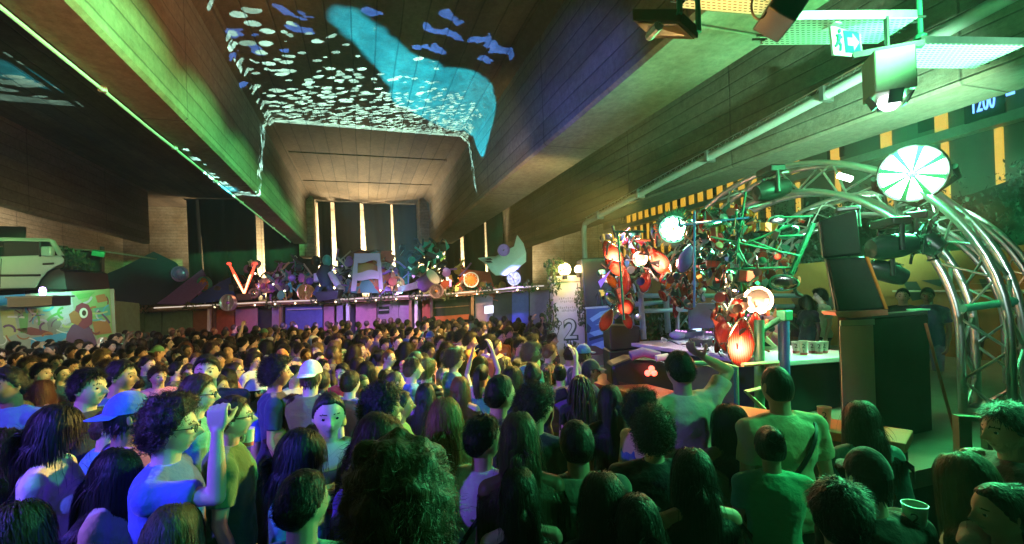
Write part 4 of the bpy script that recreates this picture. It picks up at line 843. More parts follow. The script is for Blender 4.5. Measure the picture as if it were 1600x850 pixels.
# ------------------------------------------------------------------ metal locker with tilted monitors
ca = thing('metal_cabinet', 'tall pale-fronted metal cabinet with black side on the stage corner', 'cabinet', (4.1, 3, STZ))
zt = 2.0; K0 = Vector((3.60, 2.74, 0)); K1 = at_z(1362, 498, zt); K2 = cd(1450, 500, 3.95)
K1 = Vector((K1.x, K1.y, 0)); K2 = Vector((K2.x, K2.y, 0)); K0 = at_z(1309, 500, zt); K0 = Vector((K0.x, K0.y, 0))
dv = K2.normalized()*.45; dv0 = K0.normalized()*.5
b = MB(); b.prism([K0+Vector((0, 0, STZ)), K1+Vector((0, 0, STZ)), K2+Vector((0, 0, STZ)), K2+dv+Vector((0, 0, STZ)), K0+dv0+Vector((0, 0, STZ))], (0, 0, zt-STZ)); b.obj('carcass', black, ca, False, bevel=.01)
def kf(a, b_, u, z, lift=.012):
    p_ = a.lerp(b_, u); n = Vector((b_.y-a.y, -(b_.x-a.x), 0)).normalized(); n = n if n.dot(CP-p_) > 0 else -n
    return p_+n*lift+Vector((0, 0, z))
b = MB(); rows = [[kf(K0, K1, u, z, .014+.03*math.sin(u*math.pi)) for u in np.linspace(.01, .99, 10)] for z in (zt-.05, 1.5, STZ+.02)]; b.sheet(rows, .01); b.obj('door_panel', M('brushed_panel', (.62, .58, .47), .35, .15, var=.15, scale=3), ca)
b = MB(); rows = [[kf(K0, K1, u, z, .03+.03*math.sin(u*math.pi)) for u in np.linspace(0, 1, 10)] for z in (zt, zt-.045)]; b.sheet(rows, .02); b.obj('top_trim', M('green_trim', (.35, .5, .35), .4), ca)
qs = [K0, K1, K1+dv*.3, K0+dv*.3]
b = MB(); b.prism([q+Vector((0, 0, zt+.002)) for q in (K1-dv*.02, K2-dv*.02, K2+dv*.5, K1+dv*.5)], (0, 0, .03)); b.obj('lid', darkgrey, ca, False, bevel=.006)
b = MB(); b.prism([q+Vector((0, 0, zt+.035)) for q in (K2+Vector((-.14, .0, 0)), K2+Vector((-.0, -.02, 0)), K2+Vector((.02, .07, 0)), K2+Vector((-.1, .1, 0)))], (0, 0, .012)); tag(b.obj('green_card', M('green_card', (.2, .6, .4), .5), None, False), 'small pale green card lying on the black cabinet lid', 'card')
# red strap/pole beside
b = MB(); b.tube(cd(1446, 505, 3.75), cd(1500, 706, 3.5), .011, 8); tag(b.obj('pole', M('red_pole', (.45, .12, .06), .5)), 'thin red-brown pole leaning on the right of the black cabinet', 'pole')
def monitor(pts, d, label, base_pt, face=blackp):
    t = thing('stage_speaker', label, 'speaker', base_pt, 'black stage speakers stacked on the metal cabinet')
    qprism(pts, d, (FV*.55+RV*.35+U0*.05)*.55, 'cabinet', face, t, .012)
    cx = sum(p_[0] for p_ in pts)/4; cy = sum(p_[1] for p_ in pts)/4
    qprism([(cx+(x-cx)*.9, cy+(y-cy)*.9, -.006) for x, y in pts], d, -FV*.008, 'grille', MATS['speaker_grille'], t)
    return t
t = monitor([(1290, 404), (1352, 401), (1384, 483), (1306, 487)], 3.7, 'lower black stage speaker tilted on the metal cabinet', cd(1345, 490, 3.8))
b = MB(); b.prism([cd(1353, 401, 3.69), cd(1357, 401, 3.69), cd(1388, 483, 3.69), cd(1384, 483, 3.69)], FV*.1); b.obj('edge_strip', orange, t, False)
b = MB(); b.prism([cd(1304, 488, 3.65), cd(1387, 484, 3.65), cd(1388, 492, 3.65), cd(1330, 497, 3.65), cd(1308, 494, 3.65)], (FV+RV*.4)*.4); b.obj('base_wedge', M('salmon_wedge', (.6, .2, .14), .5), t, False)
monitor([(1279, 345), (1338, 327), (1346, 398), (1286, 404)], 3.72, 'upper black stage speaker tipped against the truss', cd(1315, 402, 3.8))

# ------------------------------------------------------------------ truss arches
def truss(label, pts, side, half, r=.025, group=None, lac=.3):
    """four-chord box truss along pts; side = unit vector across the arch plane"""
    pts = [Vector(p) for p in pts]; n = len(pts); t = thing('truss_arch', label, 'truss', pts[0], group)
    ch = {0: [], 1: [], 2: [], 3: []}
    for i, p in enumerate(pts):
        tg = (pts[min(i+1, n-1)]-pts[max(i-1, 0)]).normalized(); nb = tg.cross(side).normalized()
        for k, (a, c_) in enumerate(((1, 1), (1, -1), (-1, -1), (-1, 1))): ch[k].append(p+side*half*a+nb*half*c_)
    for k in range(4): b = MB(); b.path(ch[k], r, 10); b.obj('chord', alu, t)
    # arc-length resample for lacing
    def at(k, s):
        P_ = ch[k]; x = s*(n-1); i = min(int(x), n-2); return P_[i].lerp(P_[i+1], x-i)
    L = sum((pts[i+1]-pts[i]).length for i in range(n-1)); m_ = max(6, int(L/lac))
    for k in range(4):
        b = MB(); b.path([at(k if i % 2 == 0 else (k+1) % 4, i/m_) for i in range(m_+1)], r*.5, 7); b.obj('lacing', alu, t)
        
    for s in (0.004, .996):
        b = MB(); q = [at(k, s) for k in range(4)]; b.path(q, r*.8, 8, closed=True); b.obj('end_frame', alu, t)
    return t
def arch_pts(l, rr, zb, zl, n=34):
    l = Vector(l); rr = Vector(rr); c = (l+rr)/2; R_ = (rr-l).length/2; u = (rr-l).normalized(); P_ = []
    for z in np.linspace(zb, zl, 5)[:-1]: P_.append(Vector((rr.x, rr.y, z)))
    for a in np.linspace(0, math.pi, n): P_.append(Vector((c.x, c.y, zl))+u*R_*math.cos(a)+U0*R_*math.sin(a)*ARCH_H)
    for z in np.linspace(zl, zb, 5)[1:]: P_.append(Vector((l.x, l.y, z)))
    return P_, Vector((u.y, -u.x, 0))
ARCH_H = 1.0
ap, sd = arch_pts((4.86, 6.35, 0), (5.52, 2.70, 0), STZ+.03, 1.75)
truss('large front aluminium truss arch over the DJ table', ap, sd, .165, .036, 'aluminium truss arches')
ap2, sd2 = arch_pts((6.7, 6.7, 0), (7.4, 3.3, 0), STZ+.03, 1.7)
truss('rear truss arch with bluish light behind the DJ table', ap2, sd2, .15, .03, 'aluminium truss arches')
# horizontal bars linking to left scaffold
sc = thing('scaffold_frame', 'blue-lit scaffold frame left of the DJ table', 'scaffold', cd(990, 540, 7.2))
for a, c_ in (((982, 452), (990, 545)), ((1000, 448), (1006, 530)), ((1040, 455), (1044, 520))):
    b = MB(); b.tube(cd(*a, 7.2), cd(*c_, 7.2), .045, 8); b.obj('upright', M('pale_blue_tube', (.45, .55, .7), .35, .6), sc)
for a, c_ in (((975, 478), (1050, 470)), ((975, 512), (1008, 512)), ((1006, 462), (1250, 462)), ((1006, 486), (1240, 478))):
    b = MB(); b.tube(cd(*a, 7.15), cd(*c_, 7.3), .035, 8); b.obj('cross_bar', MATS['pale_blue_tube'], sc)
b = MB(); leaves(b, cd(1022, 498, 7.6), (.5, .4, .42), 500, .06, 99); leaves(b, cd(1055, 505, 7.7), (.35, .3, .3), 250, .06, 98); pb_ = thing('shrub', 'leafy shrub behind the blue scaffold left of the table', 'plant', cd(1022, 535, 7.6)); b.obj('foliage', leafm, pb_, False)
b = MB(); [b.path([cd(1022+dx*.3, 540, 7.6), cd(1022+dx, 495, 7.6)], [.03, .01], 6) for dx in (-14, -4, 8, 20)]; b.obj('stem', wood_d, pb_)
# green clamp bar on the right leg
b = MB(); b.tube(cd(1504, 482, 3.95), cd(1585, 471, 4.2), .033, 12); b.lathe([(.05, -.03), (.05, .03)], cd(1574, 472, 4.15), RV, 12); tag(b.obj('clamp_bar', green_p), 'short green tube clamped across the right truss leg', 'tube')
# blue and green posts by the table
po = thing('post', 'blue painted post at the table corner', 'post', cd(1227, 590, 4.5)); b = MB(); b.tube(cd(1224, 486, 4.5), cd(1226, 640, 4.45), .052, 12); b.obj('upright', blue_p, po)
b = MB(); b.tube(cd(1183, 521, 4.4), cd(1228, 492, 4.45), .03, 10); b.obj('arm', green_p, po); b = MB(); b.box(cd(1226, 493, 4.42), (.1, .1, .1)); b.obj('clamp', green_p, po, bevel=.01)
po = thing('post', 'green painted post under the largest red car lamp', 'post', cd(1186, 640, 4.3)); b = MB(); b.tube(cd(1186, 500, 4.3), cd(1187, 660, 4.25), .045, 12); b.obj('upright', green_p, po)
b = MB(); b.path([cd(1160, 570, 4.1), cd(1215, 566, 4.3), cd(1216, 600, 4.3), cd(1165, 612, 4.1), cd(1195, 640, 4.2)], .02, 6); b.obj('brace', M('yellow_tube', (.55, .5, .3), .5), po)
# support tubes inside the arch holding the lamp clusters
gfr = M('dark_green_tube', (.03, .14, .09), .45, .3, var=.3); fr = thing('support_frame', 'green tube frame inside the arch carrying the car lamps', 'frame', cd(1180, 480, 5))
for i, (a, c_) in enumerate((((1150, 330), (1160, 480)), ((1165, 300), (1150, 400)), ((1060, 352), (1170, 340)), ((1110, 370), (1250, 400)), ((1165, 380), (1240, 350)), ((1270, 350), (1235, 430)), ((1210, 340), (1270, 338)), ((1205, 370), (1255, 368)), ((1170, 375), (1215, 392)), ((1085, 330), (1085, 480)), ((965, 360), (975, 500)), ((960, 362), (1010, 362)), ((1140, 420), (1235, 418)), ((1165, 440), (1165, 560)))):
    b = MB(); b.tube(cd(*a, 5.0), cd(*c_, 4.95), .012 if i != 5 else .03, 8); b.obj('tube', gfr if i not in (2, 9) else blue_p, fr)

# ------------------------------------------------------------------ car-lamp sculptures (prototypes, then copies)
glowr = E('lamp_glow_red', (1, .10, .04), 1.3); gloww = E('lamp_glow_warm', (1, .62, .36), 2.2); glowd = M('red_lens_dim', (.4, .015, .02), .15, emis=(1, .06, .04), es=.6, coat=.6)
def lit_lens(name, base, cen, rad_, stops, es):
    mt, nt, b = newmat(name); L = nt.links; tc = nd(nt, 'ShaderNodeTexCoord')
    vd = nd(nt, 'ShaderNodeVectorMath', operation='DISTANCE'); L.new(tc.outputs['Object'], vd.inputs[0]); vd.inputs[1].default_value = cen
    wv = nd(nt, 'ShaderNodeTexWave'); wv.inputs['Scale'].default_value = 5; wv.inputs['Distortion'].default_value = .6; L.new(tc.outputs['Object'], wv.inputs['Vector'])
    ma = nd(nt, 'ShaderNodeMath', operation='MULTIPLY_ADD'); L.new(wv.outputs['Fac'], ma.inputs[0]); ma.inputs[1].default_value = .16*rad_; L.new(vd.outputs['Value'], ma.inputs[2])
    mr = nd(nt, 'ShaderNodeMapRange'); L.new(ma.outputs[0], mr.inputs[0]); mr.inputs[1].default_value = rad_; mr.inputs[2].default_value = 0
    cr = nd(nt, 'ShaderNodeValToRGB'); cr.color_ramp.elements[0].color = (0, 0, 0, 1); cr.color_ramp.elements[1].color = (*stops[-1], 1)
    for i, c in enumerate(stops[:-1]): e = cr.color_ramp.elements.new(.25+.5*i/len(stops)); e.color = (*c, 1)
    L.new(mr.outputs[0], cr.inputs[0]); L.new(cr.outputs[0], b.inputs['Emission Color']); b.inputs['Emission Strength'].default_value = es
    b.inputs['Base Color'].default_value = (*base, 1); b.inputs['Roughness'].default_value = .15; b.inputs['Coat Weight'].default_value = .6
    bp = nd(nt, 'ShaderNodeBump'); bp.inputs['Strength'].default_value = .6; bp.inputs['Distance'].default_value = .05; L.new(wv.outputs['Fac'], bp.inputs['Height']); L.new(bp.outputs[0], b.inputs['Normal'])
    MATS[name] = mt; return mt
RB = (.22, .010, .008)
llr = lit_lens('lit_red_lens', RB, (-.08, -.2, -.2), .85, [(.12, .004, .002), (.6, .03, .01), (1, .25, .08)], 1.8)
llw = lit_lens('lit_warm_lens', RB, (-.08, -.2, -.2), .85, [(.15, .006, .003), (.8, .08, .02), (1, .6, .35)], 2.6)
llo = lit_lens('lit_round_lens', (.4, .36, .33), (.1, -.2, -.45), .95, [(.3, .05, .015), (1, .35, .12), (1, .75, .5)], 1.8)
lld = lit_lens('dim_red_lens', RB, (0, -.2, -.3), .9, [(.02, .001, .0005), (.06, .003, .002), (.14, .008, .004)], 1.)
lla = lit_lens('dim_amber_lens', (.4, .10, .01), (0, -.2, -.3), .9, [(.015, .003, .0003), (.05, .010, .001), (.14, .03, .003)], 1.)
llm = lit_lens('round_red_lens', RB, (0, -.1, -.2), 1.0, [(.12, .004, .002), (.6, .03, .01), (1, .25, .1)], 1.6)
LN = [lld, lld, lla, MATS['chrome'], llr]
pipe_bundle(968, 430, 30, 66, 90, 'dark scrap column carrying the left cluster of car lamps', 31, [black, black, darkgrey, gfr, silver, rust], 6.75, 0, LN)
pipe_bundle(1030, 400, 36, 44, 70, 'scrap arm reaching right from the left lamp cluster', 32, [black, black, gfr, silver, rust], 6.5, 0, LN)
pipe_bundle(1185, 392, 62, 46, 110, 'dense scrap hung in the top of the arch', 33, [black, black, gfr, rust, darkgrey, silver, M('dark_red_paint', (.2, .015, .012), .3, coat=.5)], 5.3, 0, LN)
LENS_P = .22
pipe_bundle(1068, 455, 34, 26, 60, 'scrap and broken lenses sagging between left and right lamp clusters', 36, [black, black, darkgrey, rust, silver, MATS['dark_red_paint']], 6.0, 0, LN)
pipe_bundle(1128, 352, 46, 22, 60, 'scrap and lenses along the top left of the arch', 37, [black, black, darkgrey, rust, silver, MATS['dark_red_paint']], 5.6, 0, LN)
pipe_bundle(1140, 500, 22, 40, 60, 'scrap wrapped round the biggest red tail light', 38, [black, black, darkgrey, rust, silver, MATS['dark_red_paint']], 4.6, 0, LN)
LENS_P = .10
pipe_bundle(1170, 470, 36, 66, 90, 'scrap column behind the largest red car lamps', 34, [black, black, gfr, darkgrey, silver, rust], 4.9, 0, LN)
pipe_bundle(1100, 400, 34, 56, 80, 'scrap hung left in the arch around the violet lens', 35, [black, black, gfr, darkgrey, navy, silver], 5.9, 0, LN)
GL = 'car lamps hung as sculptures around the DJ table'
def proto_teardrop(lit, lens):
    t = thing('car_lamp', 'x', 'car lamp')
    fn = lambda q: Vector((q.x*(1-.45*max(0, q.z)), q.y*(1-.3*max(0, q.z)), q.z))
    b = MB(); b.ell((0, .05, 0), (.5, .28, 1), None, 18, 12, lambda q: fn(Vector((q.x, max(q.y, -.15), q.z)))); b.obj('housing', darkgrey, t)
    b = MB(); b.ell((0, .0, 0), (.46, .26, .94), None, 20, 14, lambda q: fn(Vector((q.x, min(q.y, .05), q.z)))); b.obj('lens', lens, t)
    b = MB(); b.box((0, .3, .75), (.16, .3, .1)); b.obj('bracket', black, t)
    b = MB(); b.path([fn(Vector((.48*math.cos(a), .0, .97*math.sin(a)))) for a in np.linspace(0, 6.283, 30)[:-1]], .035, 6, closed=True); b.obj('chrome_trim', chrome, t)
    return t
def proto_round(lit, lens):
    t = thing('car_lamp', 'x', 'car lamp')
    b = MB(); b.lathe([(0, .6), (.3, .55), (.7, .25), (.95, 0)], (0, 0, 0), (0, 1, 0), 24); b.obj('bowl', silver, t)
    b = MB(); b.lathe([(.92, -.03), (1.02, -.06), (1.05, .03), (.94, .06)], (0, 0, 0), (0, 1, 0), 26); b.obj('bezel', chrome, t)
    b = MB(); b.lathe([(.9, .0), (.6, -.12), (0, -.2)], (0, 0, 0), (0, 1, 0), 24); b.obj('lens', lens, t)
    if lit: b = MB(); b.path([(.6*math.cos(a), -.2, .6*math.sin(a)) for a in np.linspace(2.9, 6.6, 16)], .14, 8); b.obj('bulb_glow', lit, t)
    return t
def proto_block(lit, lens):
    t = thing('car_lamp', 'x', 'car lamp')
    b = MB(); b.bx(-.8, .8, 0, .4, -.42, .42); b.obj('housing', black, t, False, bevel=.06)
    for i in range(3): b = MB(); b.bx(-.76+i*.52, -.28+i*.52, -.12, .0, -.36, .36); b.obj('lens', lens if i != 1 or not lit else lit, t, False, bevel=.04)
    return t
def proto_mirror():
    t = thing('wing_mirror', 'x', 'wing mirror')
    b = MB(); b.ell((0, 0, 0), (.9, .45, .55), None, 16, 10, lambda q: Vector((q.x, max(q.y, -.2), q.z*(1-.2*q.x)))); b.obj('shell', green_p, t)
    b = MB(); b.ell((0, -.1, 0), (.78, .06, .45), None, 16, 8); b.obj('mirror_glass', chrome, t); b = MB(); b.path([(.6, .1, -.3), (.8, .2, -.7), (1.1, .3, -.8)], .12, 8); b.obj('arm', black, t)
    return t
amg = E('amber_glow', (1, .30, .03), 1.2)
protos = dict(td=proto_teardrop(None, llr), tw=proto_teardrop(None, llw), tn=proto_teardrop(None, lld), ta=proto_teardrop(None, lla), rd=proto_round(gloww, llo), rn=proto_round(None, chrome), rr=proto_round(None, llm), bl=proto_block(MATS['lamp_glow_red'], lld), ba=proto_block(amg, lla), bn=proto_block(None, lld), mi=proto_mirror(), tp=proto_teardrop(None, M('violet_lens', (.28, .2, .5), .15, .3, coat=.6)))
LAMPS = [  # kind, x, y, half size px, depth, roll, label
 ('tw', 957, 398, 27, 6.6, -.5, 'red teardrop car lamp glowing, top left of the left cluster'), ('td', 963, 418, 22, 6.5, -.9, 'red car lamp with orange glow just under the top left one'),
 ('rr', 998, 388, 15, 6.7, 0, 'round red lamp glowing in the middle of the left cluster'), ('rd', 1000, 405, 12, 6.5, .4, 'small white-hot round lamp under the round red one'), ('tn', 976, 440, 22, 6.4, .1, 'dim red lens pointing down beside the left scaffold'),
 ('ta', 955, 438, 15, 6.6, -.6, 'dark amber lens left of the hanging dim red lens'), ('tw', 1030, 408, 27, 6.4, -.5, 'white-lit red lamp at the right of the left cluster'), ('ta', 1043, 435, 18, 6.3, .1, 'amber-red lamp hanging under the white-lit one'),
 ('tn', 1008, 438, 20, 6.5, .15, 'long dim red lens between the amber and round lamps'), ('rn', 1018, 426, 9, 6.5, 0, 'small chrome round lamp in the left cluster'), ('tn', 948, 500, 20, 6.3, .5, 'pinkish-red lens leaning out beside the blue board'), ('rr', 977, 480, 15, 6.3, .2, 'round red lamp low on the left column'),
 ('bn', 970, 462, 16, 6.3, 1.3, 'block-shaped tail light mid left column'), ('tn', 980, 500, 15, 6.3, -.3, 'small dim red lens at the foot of the left column'), ('mi', 955, 466, 14, 6.4, .9, 'silver-green wing mirror on the left column'), ('rn', 992, 370, 11, 6.8, 0, 'chrome round lamp at the top of the left cluster'), ('tp', 1072, 404, 24, 5.9, .4, 'violet speckled lens under the green spot lamp'),
 ('tn', 1104, 350, 26, 5.6, -.15, 'tall thin red lamp standing at the upper middle'), ('tn', 1118, 368, 20, 5.5, -.6, 'dark red lens leaning below the tall thin one'), ('ba', 1200, 355, 19, 5.1, .1, 'amber block lamp glowing high in the arch'), ('ba', 1192, 406, 12, 5.1, 1.5, 'small amber lamp at the centre of the arch'), ('rr', 1215, 400, 7, 5.0, 0, 'tiny red round lamp right of the small amber lamp'),
 ('bl', 1172, 432, 23, 4.8, .15, 'wide red ribbed tail light above the bright round lamp'), ('rd', 1184, 469, 21, 4.6, .2, 'largest round lamp glowing white and orange'), ('rr', 1152, 478, 14, 4.6, .3, 'round red lamp left of the largest round lamp'), ('tw', 1158, 535, 40, 4.3, .1, 'biggest red teardrop tail light with white-hot centre'), ('tn', 1132, 520, 32, 4.45, -.25, 'dark red lens with reflector dots left of the biggest tail light'),
 ('tn', 1178, 520, 34, 4.45, .1, 'dark side lens just behind the biggest tail light'), ('bl', 1121, 436, 9, 5.2, 1.5, 'small upright red block lamp in mid arch'), ('ba', 1092, 432, 11, 5.4, 1.2, 'amber and red lamp hanging left of the upright red block'), ('rd', 1127, 459, 6, 4.9, 0, 'tiny hot amber bulb lamp above the ringed amber lamp'), ('ba', 1124, 482, 12, 4.8, 1.5, 'ringed amber lamp left of the round red one'), ('rn', 1143, 452, 10, 4.8, .3, 'chrome round lamp behind the tall silver mirror'),
 ('mi', 1145, 440, 23, 4.9, 1.2, 'tall silver wing mirror upright left of the ribbed tail light'), ('mi', 1150, 388, 18, 5.3, .6, 'green wing mirror in upper arch'), ('mi', 1232, 362, 20, 5.0, -.2, 'green wing mirror right of the amber block'), ('mi', 1215, 345, 16, 5.3, -.1, 'green wing mirror nearest the arch top'), ('mi', 1225, 442, 24, 4.9, .1, 'broad green mirror shell right of the ribbed tail light'), ('bn', 1252, 345, 7, 4.9, .4, 'small orange-red corner lamp beside the upper black speaker'), ('rn', 1106, 396, 12, 5.6, .2, 'round chrome lamp in the middle of the arch'), ('bn', 1115, 412, 14, 5.5, .1, 'dark block tail light under the round chrome lamp')]
first = set()
for kd, x, y, s, d_, roll, lab in LAMPS:
    c = protos[kd] if kd not in first else copy_tree(protos[kd]); first.add(kd)
    c['label'] = lab; c['group'] = GL
    place(c, cd(x, y, d_), Euler((rnd.uniform(-.25, .1), roll, -YAW+rnd.uniform(-.5, .2))), px(s, d_))
# green LED spot on the left of the arch
def led_spot(x, y, r, d_, label, name='led_spotlight'):
    c = cd(x, y, d_); R_ = px(r, d_); ax = (CP-c); ax = (ax.normalized()+Vector((-.15, 0, -.12))).normalized(); t = thing(name, label, 'spotlight', c); a, b_ = frame(ax)
    b = MB(); b.lathe([(R_*.4, -R_*1.1), (R_*.85, -R_*.9), (R_*1.05, -.02), (R_*1.0, .03), (R_*.95, .01), (R_*.93, -.05)], c, ax, 30); b.obj('housing', black, t)
    return t, c, R_, ax, a, b_
t, c, R_, ax, a, b_ = led_spot(1052, 358, 21, 6.2, 'green LED spot of round cells left of the arch')
ge = E('green_led', (.25, 1, .55), 20)
for k in range(12):
    an = k*math.pi/6; b = MB(); b.ell(c+(a*math.cos(an)+b_*math.sin(an))*R_*.7, R_*.19, None, 10, 8); b.obj('cell', ge, t)
for k in range(6): an = k*math.pi/3; b = MB(); b.ell(c+(a*math.cos(an)+b_*math.sin(an))*R_*.3, R_*.17, None, 10, 8); b.obj('cell', ge, t)
b = MB()
for k in range(46): an = k*.1366*1; v = a*math.cos(an)+b_*math.sin(an); q_ = R_*(1.4+.35*rnd.random()); b.add([c+v*R_*1.0-ax*.03+ax.cross(v)*.02, c+v*R_*1.0-ax*.03-ax.cross(v)*.02, c+v*q_-ax*.1*rnd.random()], [(0, 1, 2)])
b.obj('spiky_fringe', M('green_fringe', (.04, .12, .06), .5), t, False)
# the big fan-like lamp
t, c, R_, ax, a, b_ = led_spot(1425, 271, 43, 4.55, 'huge blazing green-white round lamp with dark spokes above the arch', 'stage_lamp')
wl_ = E('lamp_white_green', (.62, 1, .78), 12)
b = MB(); b.lathe([(R_*.94, -.012), (0, -.012)], c, ax, 30); b.obj('reflector_dish', E('dish_green', (.25, 1, .5), .10), t)
for k in range(8):
    a0 = k*math.pi/4+.40; a1 = a0+math.pi/4-.20
    P_ = [c+(a*math.cos(q)+b_*math.sin(q))*R_*r_ for q, r_ in [(a0+.1, .16)] + [(q, .92) for q in np.linspace(a0, a1, 8)] + [(a1-.1, .16)]]
    b = MB(); b.prism(P_, ax*.015); b.obj('glowing_segment', wl_, t, False)
    am = a0-.085; v_ = a*math.cos(am)+b_*math.sin(am); u_ = ax.cross(v_); b = MB(); b.prism([c+ax*.02+v_*R_*.12-u_*R_*.02, c+ax*.02+v_*R_*.12+u_*R_*.02, c+ax*.02+v_*R_*.95+u_*R_*.085, c+ax*.02+v_*R_*.95-u_*R_*.085], ax*.02); b.obj('spoke', M('lamp_spoke', (.02, .06, .035), .6), t, False)
b = MB(); b.lathe([(R_*.14, -.02), (R_*.14, .03), (0, .05)], c, ax, 16); b.obj('hub', M('hub_mint', (.5, .8, .65), .4), t)
b = MB(); b.path([c+a*R_*1.1-ax*.05, c+a*R_*1.2-ax*.2-b_*R_*.4, c-b_*R_*1.35-ax*.35, c-a*R_*1.2-ax*.2-b_*R_*.4, c-a*R_*1.1-ax*.05], .03, 8); b.obj('yoke', black, t)
BIG = c; BIGAX = ax
b = MB(); b.tube(cd(1310, 274, 4.7), cd(1330, 280, 4.7), .03, 10); tag(b.obj('tube_lamp', E('tube_lamp_glow', (.8, 1, .85), 6)), 'short pale glowing tube lamp on top of the arch', 'lamp')
# moving-head lights
def moving_head(x, y, s, d_, yaw, pitch, label):
    c = cd(x, y, d_); t = thing('moving_head_light', label, 'stage light', c, 'moving head lights on the truss'); S_ = px(s, d_)
    R_ = Euler((pitch, 0, yaw)).to_matrix(); gm = M('moving_head_shell', (.018, .03, .026), .35, .1, var=.3)
    b = MB(); b.xf = Matrix.Translation(c) @ (R_ @ Matrix.Rotation(math.pi/2, 3, 'X')).to_4x4(); b.lathe([(0, -S_*1.05), (S_*.45, -S_*.95), (S_*.62, -S_*.4), (S_*.58, S_*.5), (S_*.46, S_*1.0), (S_*.4, S_*1.02)], (0, 0, 0), (0, 0, 1), 20); b.obj('head', gm, t)
    b = MB(); b.xf = Matrix.Translation(c) @ (R_ @ Matrix.Rotation(math.pi/2, 3, 'X')).to_4x4(); b.lathe([(S_*.4, S_*1.0), (0, S_*1.06)], (0, 0, 0), (0, 0, 1), 20); b.obj('lens', M('lens_dark', (.2, .3, .3), .05, .5), t)
    b = MB(); [b.box(c+R_ @ Vector((0, S_*(-.5+.16*i), S_*.62)), (S_*.7, S_*.05, S_*.06), R_) for i in range(5)]; b.obj('cooling_fins', blackp, t)
    Rz_ = Matrix.Rotation(yaw, 3, 'Z'); b = MB()
    b.path([c+Rz_ @ Vector((sx_*S_*.72, 0, sz_*S_)) for sx_, sz_ in ((-1, -.25), (-1, .95), (1, .95), (1, -.25))], S_*.13, 8)
    b.obj('yoke', blackp, t); b = MB(); b.box(c+Rz_ @ Vector((0, 0, S_*1.15)), (S_*1.6, S_*.9, S_*.4), Rz_); b.obj('base', blackp, t, bevel=.015)
    return t
moving_head(1392, 385, 32, 4.0, 1.2, -.1, 'green moving head light pointing left on the right truss shoulder')
moving_head(1440, 372, 30, 4.3, .3, .8, 'dark moving head light just right of the left-pointing one')
moving_head(1385, 425, 26, 4.1, 1.0, .4, 'moving head light under the left-pointing one')
moving_head(1205, 297, 26, 5.6, 1.3, -.2, 'moving head light on the arch top pointing left')
moving_head(1325, 350, 20, 4.6, -.8, .5, 'small moving head light behind the upper black speaker')
b = MB()
for i in range(22): q = random.Random(i+50); a_ = cd(1440+q.uniform(-22, 28), 360+q.uniform(-22, 30), 4.15+q.uniform(-.1, .1)); b.path([a_, a_+Vector((q.uniform(-.1, .1), 0, q.uniform(-.12, .05))), a_+Vector((q.uniform(-.15, .15), .05, q.uniform(-.2, .0)))], .012, 5)
tag(b.obj('cable_bundle', blackp), 'tangled cables strapped to the right truss shoulder', 'cables')
# second scoop lamp near left of arch top: leafy garland on truss
b = MB()
for i in range(6): leaves(b, cd(1082+i*8, 342-i*2.0, 5.9), (.16, .12, .09), 30, .035, 200+i)
gr = thing('garland', 'leafy garland wound along the top left of the arch', 'plant', cd(1140, 330, 5.9)); b.obj('foliage', leafd, gr, False); b = MB(); b.path([cd(1080+i*8, 342-i*2, 5.9) for i in range(7)], .015, 6); b.obj('vine', wood_d, gr)
# loose low chair frame on right: pale square frame
cf = thing('railing_frame', 'pale wooden frame gate at the right stage edge', 'railing', cd(1520, 700, 3.3))
for poly in ([(1498, 650), (1518, 651), (1520, 712), (1500, 712)], [(1498, 650), (1545, 653), (1545, 660), (1498, 657)], [(1520, 700), (1546, 703), (1546, 710), (1520, 707)], [(1542, 655), (1550, 655), (1552, 710), (1544, 710)]): qprism(poly, 3.3, FV*.05, 'rail', M('pale_green_wood', (.3, .36, .26), .6), cf)
